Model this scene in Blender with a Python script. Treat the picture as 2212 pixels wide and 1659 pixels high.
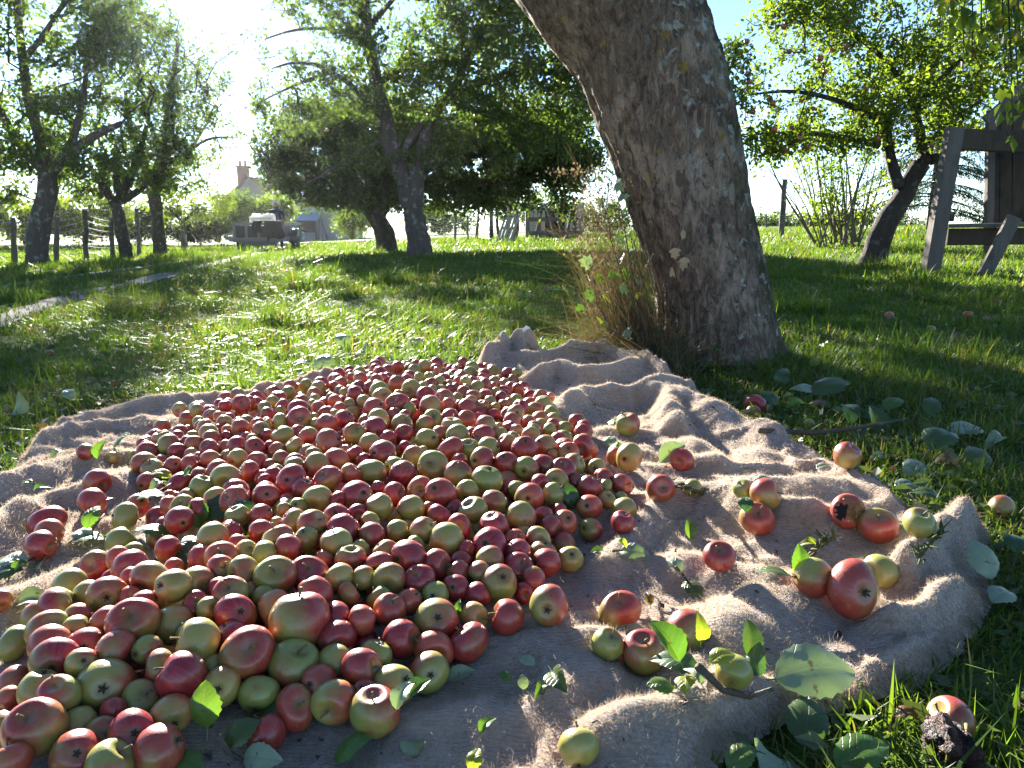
import bpy, bmesh, math, random
import numpy as np
from mathutils import Vector, Matrix, Quaternion

for o in list(bpy.data.objects):
    bpy.data.objects.remove(o, do_unlink=True)
SC = bpy.context.scene
COL = SC.collection
random.seed(11)
RNG = np.random.default_rng(11)

# ---------------------------------------------------------------- camera geometry shared by every builder
CAM_H = 0.70
PITCH = math.atan((829.5 - 485.0) / 1659.0)
FOC = 1659.0
CX, CY = 1106.0, 829.5
_cp, _sp = math.cos(PITCH), math.sin(PITCH)

def ray(px, py):
    """unit direction through a point of the photograph (2212 x 1659 frame)"""
    a = (px - CX) / FOC; b = -(py - CY) / FOC
    v = np.array([a, _cp + b * _sp, -_sp + b * _cp])
    return v / np.linalg.norm(v)

def gnd(px, py, z=0.0):
    d = ray(px, py); t = (z - CAM_H) / d[2]
    return np.array([d[0] * t, d[1] * t, z])

def at(px, py, y):
    """the point of that line of sight at distance y in front of the camera"""
    d = ray(px, py); t = y / d[1]
    return np.array([d[0] * t, y, CAM_H + d[2] * t])

def sstep(a, b, x):
    t = np.clip((x - a) / (b - a), 0, 1); return t * t * (3 - 2 * t)

# ---------------------------------------------------------------- value noise
def _hash(ix, iy, iz, seed):
    h = (ix.astype(np.int64) * 374761393 + iy.astype(np.int64) * 668265263 + iz.astype(np.int64) * 2147483647 + seed * 974634777) & 0xFFFFFFFF
    h = ((h ^ (h >> 13)) * 1274126177) & 0xFFFFFFFF
    h = (h ^ (h >> 16)) & 0xFFFFFFFF
    return h / 4294967295.0

def vnoise(x, y, z=0.0, seed=1):
    x = np.asarray(x, float); y = np.asarray(y, float); z = np.asarray(z, float) + 0 * x
    ix, iy, iz = np.floor(x), np.floor(y), np.floor(z)
    fx, fy, fz = x - ix, y - iy, z - iz
    fx = fx ** 3 * (fx * (fx * 6 - 15) + 10); fy = fy ** 3 * (fy * (fy * 6 - 15) + 10); fz = fz ** 3 * (fz * (fz * 6 - 15) + 10)
    r = 0
    for dx in (0, 1):
        for dy in (0, 1):
            for dz in (0, 1):
                w = (fx if dx else 1 - fx) * (fy if dy else 1 - fy) * (fz if dz else 1 - fz)
                r = r + w * _hash(ix + dx, iy + dy, iz + dz, seed)
    return r * 2 - 1

def fbm(x, y, z=0.0, seed=1, oct=4):
    a, s, r = 1.0, 1.0, 0
    for k in range(oct):
        r = r + a * vnoise(np.asarray(x) * s, np.asarray(y) * s, np.asarray(z) * s, seed + k); a *= 0.5; s *= 2.03
    return r

# ---------------------------------------------------------------- terrain
def terrain(x, y):
    x = np.asarray(x, float); y = np.asarray(y, float)
    far = sstep(5.0, 26.0, y)
    t = far * (0.10 + 0.031 * np.clip(x, -14, 14)) + 0.025 * sstep(4, 9, y) * vnoise(x * 0.35, y * 0.35, 0, 5)
    return t + 0.006 * vnoise(x * 3, y * 3, 0, 9)

# ---------------------------------------------------------------- blanket
BL_OUT_F = [(-330, 1330), (-150, 1170), (0, 1062), (60, 985), (110, 940), (200, 900), (330, 872), (480, 866), (590, 862), (650, 842), (700, 826), (760, 824),
            (830, 812), (960, 806), (1040, 796), (1075, 778), (1120, 766), (1180, 776), (1240, 786), (1300, 782), (1380, 808), (1484, 862), (1520, 888),
            (1600, 920), (1700, 960), (1800, 1015), (1900, 1070), (2000, 1128), (2060, 1150), (2130, 1170), (2148, 1240), (2138, 1330), (2100, 1400), (2000, 1492),
            (1850, 1540), (1700, 1575), (1560, 1660), (1500, 1760), (1300, 2100), (1000, 2300), (400, 2300), (-100, 2150), (-330, 1800)]
BL_OUT = np.array([gnd(*p)[:2] for p in BL_OUT_F])

def seg_dist(px, py, poly, closed=False):
    """distance to a polyline and the fraction along it"""
    px = np.asarray(px, float); py = np.asarray(py, float)
    best = np.full(px.shape, 1e9)
    n = len(poly)
    for i in range(n if closed else n - 1):
        a = poly[i]; b = poly[(i + 1) % n]
        d = b - a; L = max(d @ d, 1e-12)
        t = np.clip(((px - a[0]) * d[0] + (py - a[1]) * d[1]) / L, 0, 1)
        best = np.minimum(best, np.hypot(px - a[0] - t * d[0], py - a[1] - t * d[1]))
    return best

def inside(px, py, poly):
    px = np.asarray(px, float); py = np.asarray(py, float)
    r = np.zeros(px.shape, bool); n = len(poly)
    for i in range(n):
        x0, y0 = poly[i]; x1, y1 = poly[(i + 1) % n]
        c = ((y0 > py) != (y1 > py)) & (px < (x1 - x0) * (py - y0) / (y1 - y0 + 1e-15) + x0)
        r ^= c
    return r

# folds: line in the photograph, height, half width
FOLDS_F = [
    ([(70, 990), (180, 955), (330, 935), (480, 918)], .035, .055), ([(120, 950), (260, 905), (420, 885), (560, 875)], .030, .045),
    ([(20, 1090), (150, 1040), (290, 1003)], .035, .06), ([(0, 1190), (100, 1120), (250, 1092), (310, 1065)], .035, .055),
    ([(-60, 1300), (60, 1245), (200, 1180), (330, 1155)], .030, .055), ([(-60, 1400), (30, 1360), (140, 1280), (260, 1225)], .035, .06),
    ([(575, 872), (640, 850), (700, 832), (750, 832)], .062, .05), ([(640, 880), (760, 842), (880, 822), (1010, 816)], .03, .05),
    ([(1055, 815), (1075, 795), (1110, 785), (1140, 792)], .085, .05), ([(1090, 800), (1170, 806), (1220, 800)], .05, .05),
    ([(1085, 838), (1150, 845), (1210, 838), (1260, 850), (1330, 842), (1400, 830)], .055, .055),
    ([(1240, 800), (1300, 796), (1370, 815), (1450, 850)], .075, .06),
    ([(1190, 925), (1250, 900), (1330, 885), (1440, 880), (1490, 885)], .060, .065),
    ([(1395, 885), (1440, 900), (1470, 960)], .05, .06), ([(1420, 880), (1540, 930), (1650, 975)], .045, .09),
    ([(1200, 960), (1300, 960), (1400, 965), (1500, 1000)], .03, .06), ([(1280, 1020), (1380, 1010), (1480, 1020), (1560, 1040)], .022, .05),
    ([(1395, 1110), (1440, 1090), (1540, 1105), (1640, 1150), (1740, 1165)], .045, .06), ([(1300, 1260), (1350, 1200), (1400, 1130)], .03, .05),
    ([(1500, 1075), (1640, 1080), (1790, 1085)], .025, .06), ([(1700, 1160), (1800, 1180), (1900, 1190), (1960, 1200)], .035, .06),
    ([(1960, 1300), (2030, 1225), (2080, 1180), (2125, 1175)], .075, .05), ([(1920, 1400), (2040, 1350), (2130, 1330)], .04, .045),
    ([(1500, 1260), (1580, 1290), (1680, 1310), (1780, 1320)], .03, .07), ([(1560, 1420), (1650, 1360), (1740, 1340)], .028, .07),
    ([(1560, 1615), (1700, 1555), (1850, 1520), (2000, 1470), (2100, 1385)], .028, .03), ([(1280, 1440), (1400, 1460), (1500, 1500)], .022, .05),
    ([(1080, 1420), (1180, 1400), (1260, 1360)], .018, .05), ([(900, 1620), (1100, 1560), (1250, 1500)], .02, .06), ([(1300, 1640), (1450, 1590), (1600, 1540)], .022, .05),
]
FOLDS = [(np.array([gnd(*p)[:2] for p in l]), h * (1.35 if 8 <= i <= 14 else 1.25), w * .82) for i, (l, h, w) in enumerate(FOLDS_F)]
HEAP_F = [(285, 1010), (330, 960), (420, 905), (560, 880), (640, 868), (760, 815), (1080, 815), (1160, 860), (1200, 930), (1290, 965), (1390, 1040), (1400, 1120), (1290, 1190),
          (1260, 1250), (1235, 1340), (1060, 1420), (960, 1480), (850, 1590), (620, 1600), (400, 1700), (-60, 1750), (-60, 1480), (60, 1400), (170, 1270), (230, 1190), (350, 1120), (300, 1050)]
HEAP = np.array([gnd(*p)[:2] for p in HEAP_F])

def heap_in(x, y):
    d = seg_dist(x, y, HEAP, True)
    return np.where(inside(x, y, HEAP), d, -d)

def blanket(x, y):
    x = np.asarray(x, float); y = np.asarray(y, float)
    wx = x + 0.02 * vnoise(x * 9, y * 9, 0, 31); wy = y + 0.02 * vnoise(x * 9, y * 9, 0, 32)
    z = np.zeros(x.shape)
    for l, h, w in FOLDS:
        d = seg_dist(wx, wy, l)
        z = np.maximum(z, h * np.exp(-(d / w) ** 2)) + 0.25 * np.minimum(z, h * np.exp(-(d / w) ** 2))
    hp = heap_in(x, y)
    flat = sstep(-0.10, 0.06, hp)
    lump = 0.017 * vnoise(x * 4.2, y * 4.2, 0, 41) + 0.012 * vnoise(x * 9, y * 9, 0, 42) + 0.0055 * vnoise(x * 19, y * 19, 0, 43) + 0.0016 * vnoise(x * 45, y * 45, 0, 44)
    c1 = 1 - np.abs(vnoise(x * 4.5 + .8 * vnoise(x * 3, y * 3, 0, 52), y * 6.5, 0, 51)); c2 = 1 - np.abs(vnoise(x * 10, y * 12 + .6 * vnoise(x * 6, y * 6, 0, 54), 0, 53))
    lump = lump + 0.020 * sstep(.72, 1.0, c1) * (.5 + .5 * vnoise(x * 2, y * 2, 0, 55)) + 0.007 * sstep(.7, 1.0, c2)
    z = (z + lump) * (1 - 0.75 * flat) + 0.024
    e = seg_dist(x, y, BL_OUT, True)
    return 0.004 + z * (0.14 + 0.86 * sstep(0.0, 0.055, e)) + 0.010 * (1 - sstep(0, .03, e)) * np.maximum(0, vnoise(x * 16, y * 16, 0, 47))

# ---------------------------------------------------------------- camera, sky, sun, exposure
cam_d = bpy.data.cameras.new('camera'); cam = bpy.data.objects.new('camera', cam_d); COL.objects.link(cam)
cam_d.sensor_fit = 'HORIZONTAL'; cam_d.sensor_width = 36.0; cam_d.lens = 36.0 * 1659.0 / 2212.0
cam_d.clip_start = 0.05; cam_d.clip_end = 3000.0
cam.location = (0, 0, CAM_H); cam.rotation_euler = (math.pi / 2 - PITCH, 0, 0)
SC.camera = cam

SUN_AZ = math.radians(-21.5)      # to the left of straight ahead
SUN_EL = math.radians(17.0)
SUN_DIR = Vector((math.sin(SUN_AZ) * math.cos(SUN_EL), math.cos(SUN_AZ) * math.cos(SUN_EL), math.sin(SUN_EL)))
world = bpy.data.worlds.new('World'); SC.world = world; world.use_nodes = True
_nt = world.node_tree; _nt.nodes.clear()
_sky = _nt.nodes.new('ShaderNodeTexSky'); _sky.sky_type = 'NISHITA'; _sky.sun_disc = False
_sky.sun_elevation = SUN_EL; _sky.sun_rotation = SUN_AZ; _sky.air_density = 1.0; _sky.dust_density = 0.25; _sky.ozone_density = 2.0; _sky.altitude = 4000
_bg = _nt.nodes.new('ShaderNodeBackground'); _bg.inputs['Strength'].default_value = 0.05
_out = _nt.nodes.new('ShaderNodeOutputWorld')
_nt.links.new(_sky.outputs[0], _bg.inputs[0]); _nt.links.new(_bg.outputs[0], _out.inputs[0])

sun_d = bpy.data.lights.new('sun', 'SUN'); sun_d.energy = 5.0; sun_d.angle = math.radians(0.55); sun_d.color = (1.0, 0.94, 0.85)
sun = bpy.data.objects.new('sun', sun_d); COL.objects.link(sun)
sun.rotation_euler = (-SUN_DIR).to_track_quat('-Z', 'Y').to_euler()
sun.location = SUN_DIR * 50

SC.view_settings.view_transform = 'Standard'; SC.view_settings.look = 'None'; SC.view_settings.gamma = 1.0
SC.view_settings.use_curve_mapping = False
SC.view_settings.exposure = 2.8
SC.render.engine = 'CYCLES'
SC.cycles.use_denoising = True
SC.cycles.max_bounces = 6; SC.cycles.diffuse_bounces = 3; SC.cycles.glossy_bounces = 2; SC.cycles.transmission_bounces = 4; SC.cycles.transparent_max_bounces = 6
SC.cycles.caustics_reflective = False; SC.cycles.caustics_refractive = False
SC.cycles.sample_clamp_indirect = 6.0

# ---------------------------------------------------------------- helpers
def tag(o, label=None, cat=None, group=None, kind=None):
    if label: o['label'] = label
    if cat: o['category'] = cat
    if group: o['group'] = group
    if kind: o['kind'] = kind
    return o

def empty(name, loc=(0, 0, 0), rz=0.0):
    o = bpy.data.objects.new(name, None); COL.objects.link(o); o.location = loc; o.rotation_euler = (0, 0, rz); o.empty_display_size = 0.05
    return o

def mesh_tris(name, V, T, smooth=False, attrs=None, normals=None):
    me = bpy.data.meshes.new(name)
    V = np.ascontiguousarray(V, np.float32); T = np.ascontiguousarray(T, np.int32)
    me.vertices.add(len(V)); me.vertices.foreach_set('co', V.ravel())
    me.loops.add(T.size); me.loops.foreach_set('vertex_index', T.ravel())
    me.polygons.add(len(T)); k = T.shape[1]
    me.polygons.foreach_set('loop_start', np.arange(len(T), dtype=np.int32) * k)
    me.polygons.foreach_set('use_smooth', np.full(len(T), smooth, bool))
    if attrs:
        for an, (ty, data) in attrs.items():
            a = me.attributes.new(an, ty, 'POINT')
            data = np.ascontiguousarray(data, np.float32)
            if ty == 'FLOAT': a.data.foreach_set('value', data.ravel())
            elif ty == 'FLOAT_VECTOR': a.data.foreach_set('vector', data.ravel())
            else: a.data.foreach_set('color', data.ravel())
    me.update(calc_edges=True)
    return me

def link(name, me, mat=None, parent=None, loc=None):
    o = bpy.data.objects.new(name, me); COL.objects.link(o)
    if mat is not None:
        if len(me.materials) == 0: me.materials.append(mat)
    if parent is not None: o.parent = parent
    if loc is not None: o.location = loc
    return o

class MB:
    """collects shapes and links them as one mesh object"""
    def __init__(s): s.V = []; s.F = []; s.n = 0
    def add(s, V, F):
        V = [tuple(map(float, v)) for v in V]
        s.V += V; s.F += [tuple(int(i) + s.n for i in f) for f in F]; s.n += len(V); return s
    def box(s, c, size, R=None, bev=0.0):
        hx, hy, hz = [q / 2 for q in size]
        b = min(bev, hx * .45, hy * .45, hz * .45)
        M = np.eye(3) if R is None else np.array(R)
        if b <= 0:
            V = [(x, y, z) for x in (-hx, hx) for y in (-hy, hy) for z in (-hz, hz)]
            F = [(0, 1, 3, 2), (4, 6, 7, 5), (0, 4, 5, 1), (2, 3, 7, 6), (0, 2, 6, 4), (1, 5, 7, 3)]
        else:
            bm = bmesh.new(); bmesh.ops.create_cube(bm, size=1.0)
            for v in bm.verts: v.co = (v.co.x * 2 * hx, v.co.y * 2 * hy, v.co.z * 2 * hz)
            bmesh.ops.bevel(bm, geom=bm.edges[:], offset=b, segments=1, affect='EDGES', profile=.5)
            bm.verts.index_update(); V = [tuple(v.co) for v in bm.verts]; F = [[v.index for v in f.verts] for f in bm.faces]; bm.free()
        V = (np.array(V) @ M.T) + np.array(c)
        return s.add(V, F)
    def bar(s, a, b, w, h, up=(0, 0, 1), bev=0.0):
        """a beam from a to b"""
        a = np.array(a, float); b = np.array(b, float); d = b - a; L = np.linalg.norm(d); x = d / L
        u = np.array(up, float); y = np.cross(u, x)
        if np.linalg.norm(y) < 1e-4: y = np.cross(np.array([0, 1, 0.]), x)
        y /= np.linalg.norm(y); z = np.cross(x, y)
        return s.box((a + b) / 2, (L, w, h), np.array([x, y, z]).T, bev)
    def tube(s, pts, rad, n=8, cap=True):
        pts = np.array(pts, float); m = len(pts)
        rad = np.full(m, rad) if np.isscalar(rad) else np.array(rad, float)
        T = np.gradient(pts, axis=0); T /= np.linalg.norm(T, axis=1)[:, None] + 1e-12
        ref = np.array([0, 0, 1.0]) if abs(T[0][2]) < .9 else np.array([1.0, 0, 0])
        V = []; u = np.cross(ref, T[0]); u /= np.linalg.norm(u)
        for i in range(m):
            u = u - T[i] * (u @ T[i]); u /= np.linalg.norm(u) + 1e-12; v = np.cross(T[i], u)
            for k in range(n):
                a = 2 * math.pi * k / n; V.append(pts[i] + rad[i] * (math.cos(a) * u + math.sin(a) * v))
        F = [(i * n + k, i * n + (k + 1) % n, (i + 1) * n + (k + 1) % n, (i + 1) * n + k) for i in range(m - 1) for k in range(n)]
        if cap: F += [tuple(range(n))[::-1], tuple((m - 1) * n + k for k in range(n))]
        return s.add(V, F)
    def lathe(s, prof, n=16, c=(0, 0, 0), R=None):
        V = []; m = len(prof)
        for r, z in prof:
            for k in range(n):
                a = 2 * math.pi * k / n; V.append((r * math.cos(a), r * math.sin(a), z))
        V = np.array(V)
        if R is not None: V = V @ np.array(R).T
        V = V + np.array(c)
        F = [(i * n + k, i * n + (k + 1) % n, (i + 1) * n + (k + 1) % n, (i + 1) * n + k) for i in range(m - 1) for k in range(n)]
        F += [tuple(range(n))[::-1], tuple((m - 1) * n + k for k in range(n))]
        return s.add(V, F)
    def build(s, name, mat, parent=None, smooth=False, loc=None):
        me = bpy.data.meshes.new(name); me.from_pydata(s.V, [], s.F)
        if smooth: me.polygons.foreach_set('use_smooth', np.ones(len(me.polygons), bool))
        me.update()
        return link(name, me, mat, parent, loc)

def rot_to(v):
    """rotation matrix whose z axis is v"""
    return np.array(Vector(v).to_track_quat('Z', 'Y').to_matrix())

# ---------------------------------------------------------------- node helper
class NT:
    def __init__(s, name):
        s.m = bpy.data.materials.new(name); s.m.use_nodes = True; s.t = s.m.node_tree; s.t.nodes.clear()
        s.o = s.t.nodes.new('ShaderNodeOutputMaterial')
    def n(s, ty, **kw):
        nd = s.t.nodes.new('ShaderNode' + ty)
        for k, v in kw.items():
            if hasattr(nd, k) and not isinstance(getattr(nd, k), bpy.types.bpy_prop_collection): setattr(nd, k, v)
            else: s.set(nd, k, v)
        return nd
    def set(s, nd, k, v):
        i = nd.inputs[k] if isinstance(k, (int, str)) else k
        if isinstance(v, bpy.types.NodeSocket): s.t.links.new(v, i)
        else: i.default_value = v
    def noise(s, vec, scale, detail=3, rough=.55, dist=0.0):
        nd = s.n('TexNoise'); nd.inputs['Scale'].default_value = scale; nd.inputs['Detail'].default_value = detail
        nd.inputs['Roughness'].default_value = rough; nd.inputs['Distortion'].default_value = dist
        if vec is not None: s.t.links.new(vec, nd.inputs['Vector'])
        return nd.outputs['Fac']
    def math(s, op, a, b=None, c=None, clamp=False):
        nd = s.n('Math'); nd.operation = op; nd.use_clamp = clamp
        for i, v in enumerate((a, b, c)):
            if v is not None: s.set(nd, i, v)
        return nd.outputs[0]
    def vmath(s, op, a, b=None, scale=None):
        nd = s.n('VectorMath'); nd.operation = op; s.set(nd, 0, a)
        if b is not None: s.set(nd, 1, b)
        if scale is not None: s.set(nd, 'Scale', scale)
        return nd.outputs['Value' if op in ('DOT_PRODUCT', 'LENGTH') else 'Vector']
    def ramp(s, f, lo, hi):
        nd = s.n('MapRange'); nd.interpolation_type = 'SMOOTHSTEP'; s.set(nd, 'Value', f); s.set(nd, 'From Min', lo); s.set(nd, 'From Max', hi)
        return nd.outputs[0]
    def mix(s, f, a, b, mode='MIX'):
        nd = s.n('Mix'); nd.data_type = 'RGBA'; nd.blend_type = mode
        s.set(nd, 0, f)
        for i, v in ((6, a), (7, b)):
            if isinstance(v, (tuple, list)) and len(v) == 3: v = (*v, 1)
            s.set(nd, i, v)
        return nd.outputs[2]
    def bump(s, h, strength=.5, dist=.01, nrm=None):
        nd = s.n('Bump'); nd.inputs['Strength'].default_value = strength; nd.inputs['Distance'].default_value = dist; s.set(nd, 'Height', h)
        if nrm is not None: s.set(nd, 'Normal', nrm)
        return nd.outputs[0]
    def principled(s, col, rough=.6, nrm=None, spec=.5, **kw):
        nd = s.n('BsdfPrincipled')
        if isinstance(col, (tuple, list)) and len(col) == 3: col = (*col, 1)
        s.set(nd, 'Base Color', col); s.set(nd, 'Roughness', rough); s.set(nd, 'Specular IOR Level', spec)
        if nrm is not None: s.set(nd, 'Normal', nrm)
        for k, v in kw.items(): s.set(nd, k.replace('_', ' '), v)
        return nd.outputs[0]
    def out(s, sh): s.t.links.new(sh, s.o.inputs['Surface']); return s.m
    def tex(s, which='Object'): return s.n('TexCoord').outputs[which]
    def attr(s, name, out='Fac'):
        nd = s.n('Attribute'); nd.attribute_name = name; return nd.outputs[out]

def plain(name, col, rough=.7, var=.25, scale=6.0, bump=.15, spec=.35, **kw):
    m = NT(name); v = m.tex()
    f = m.noise(v, scale, 5); c = m.mix(f, tuple(q * (1 - var) for q in col), tuple(min(1, q * (1 + var)) for q in col))
    return m.out(m.principled(c, rough, m.bump(m.noise(v, scale * 5, 4), bump, .01), spec, **kw))

def leafmat(name, c1, c2, c3=None, transl=.45, rough=.45, tint=(1.38, 1.38, .50), spec=.4):
    """foliage: colour varies by the leaf's own random value; light shines through"""
    m = NT(name); r = m.attr('rnd'); c = m.mix(r, c1, c2)
    if c3: c = m.mix(m.ramp(r, .90, .97), c, c3)
    b = m.principled(c, rough, spec=spec)
    tr = m.n('BsdfTranslucent'); m.set(tr, 'Color', m.mix(1.0, c, (*tint, 1), 'MULTIPLY'))
    mx = m.n('MixShader'); m.set(mx, 0, transl); m.t.links.new(b, mx.inputs[1]); m.t.links.new(tr.outputs[0], mx.inputs[2])
    return m.out(mx.outputs[0])

# ================================================================ GROUND
def gter(px, py):
    p = gnd(px, py)
    for _ in range(12):
        p = gnd(px, py, float(terrain(p[0], p[1])))
    return p

def grid_mesh(name, xs, ys, zf):
    X, Y = np.meshgrid(xs, ys); Z = zf(X, Y); nx, ny = len(xs), len(ys)
    V = np.stack([X.ravel(), Y.ravel(), Z.ravel()], 1)
    i = np.arange((ny - 1) * nx).reshape(ny - 1, nx)[:, :-1].ravel()
    return mesh_tris(name, V, np.stack([i, i + 1, i + nx + 1, i + nx], 1), True)

def mat_ground():
    m = NT('meadow_ground'); v = m.tex('Object')
    big = m.noise(v, .22, 4); mid = m.noise(v, 1.6, 5); fine = m.noise(v, 28, 5, .65); fine2 = m.noise(v, 90, 4, .7)
    green = m.mix(fine, (.030, .062, .012), (.085, .150, .028))
    thatch = m.mix(fine2, (.075, .062, .030), (.210, .175, .085))
    soil = m.mix(fine2, (.022, .017, .011), (.060, .046, .030))
    c = m.mix(m.ramp(mid, .50, .70), green, thatch)
    c = m.mix(m.math('MULTIPLY', m.ramp(m.noise(v, 7, 4), .56, .70), .8), c, soil)
    c = m.mix(m.math('MULTIPLY', m.ramp(big, .5, .75), .35), c, (.16, .17, .05))
    h = m.math('ADD', fine, m.math('MULTIPLY', fine2, .6))
    return m.out(m.principled(c, .9, m.bump(h, .9, .03), .15))
M_GROUND = mat_ground()
def _sinh(a, n, s): return np.sinh(np.linspace(-s, s, n)) / math.sinh(s) * a
_ys = np.concatenate([np.linspace(-60, -2, 14)[:-1], np.linspace(-2, 9, 120)[:-1], np.geomspace(9, 420, 80)])
ground = link('ground', grid_mesh('ground', _sinh(420, 221, 6.4), _ys, terrain), M_GROUND); tag(ground, 'uneven orchard meadow ground under the grass', None, None, 'structure')

# ---- dirt wheel tracks
def mat_track():
    m = NT('dirt_track'); v = m.tex('Object')
    f = m.noise(v, 9, 5); g = m.noise(v, 60, 4)
    c = m.mix(f, (.13, .11, .085), (.30, .265, .22)); c = m.mix(m.ramp(g, .55, .75), c, (.32, .29, .25)); c = m.mix(m.ramp(m.noise(v, 1.8, 4), .56, .70), c, (.055, .085, .02))
    return m.out(m.principled(c, .85, m.bump(g, .8, .03), .3))
M_TRACK = mat_track()
TRACKS_F = [([(-90, 722), (0, 693), (100, 664), (200, 634), (330, 605), (450, 575), (545, 552), (610, 536), (665, 520), (700, 511)], .16),
            ([(-60, 632), (60, 612), (180, 596), (300, 580), (400, 564), (480, 551), (545, 541), (600, 529), (650, 519)], .09)]
TRACKS = []
for pts, hw in TRACKS_F:
    P = np.array([gter(*p)[:2] for p in pts])
    s = np.linspace(0, len(P) - 1, 160); P = np.stack([np.interp(s, np.arange(len(P)), P[:, k]) for k in (0, 1)], 1)
    P = np.stack([np.convolve(np.pad(P[:, k], 6, 'edge'), np.ones(13) / 13, 'valid') for k in (0, 1)], 1)
    TRACKS.append((P, hw))
    T = np.gradient(P, axis=0); T /= np.linalg.norm(T, axis=1)[:, None]; Nn = np.stack([-T[:, 1], T[:, 0]], 1)
    V = []; nseg = 6
    for i, p in enumerate(P):
        w = hw * (1 + .35 * float(vnoise(i * .16, 3.3, 0, 7)))
        for k in range(nseg + 1):
            q = p + Nn[i] * w * (2 * k / nseg - 1) * (1 + .15 * float(vnoise(i * .5, k * 2.1, 0, 8)))
            V.append((q[0], q[1], float(terrain(*q)) + .012 - .016 * (1 - (2 * k / nseg - 1) ** 2) + .006))
    i = np.arange((len(P) - 1) * (nseg + 1)).reshape(len(P) - 1, nseg + 1)[:, :-1].ravel()
    o = link('path', mesh_tris('path', V, np.stack([i, i + 1, i + nseg + 2, i + nseg + 1], 1), True), M_TRACK)
    tag(o, 'worn dirt wheel track through the grass', None, None, 'structure')

# ---- grass
TRUNK_XY = gnd(1550, 800)[:2]
def track_dist(x, y):
    d = np.full(x.shape, 9.0)
    for P, hw in TRACKS: d = np.minimum(d, seg_dist(x, y, P[::5]) / hw)
    return d
def mat_grass():
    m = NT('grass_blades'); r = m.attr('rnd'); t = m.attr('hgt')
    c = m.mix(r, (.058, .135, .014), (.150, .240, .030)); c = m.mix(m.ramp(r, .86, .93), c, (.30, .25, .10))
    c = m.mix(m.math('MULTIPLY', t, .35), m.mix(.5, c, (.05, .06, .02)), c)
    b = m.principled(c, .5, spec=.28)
    tr = m.n('BsdfTranslucent'); m.set(tr, 'Color', m.mix(1.0, c, (1.45, 1.5, .45, 1), 'MULTIPLY'))
    mx = m.n('MixShader'); m.set(mx, 0, .48); m.t.links.new(b, mx.inputs[1]); m.t.links.new(tr.outputs[0], mx.inputs[2])
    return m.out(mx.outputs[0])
M_GRASS = mat_grass()
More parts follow.
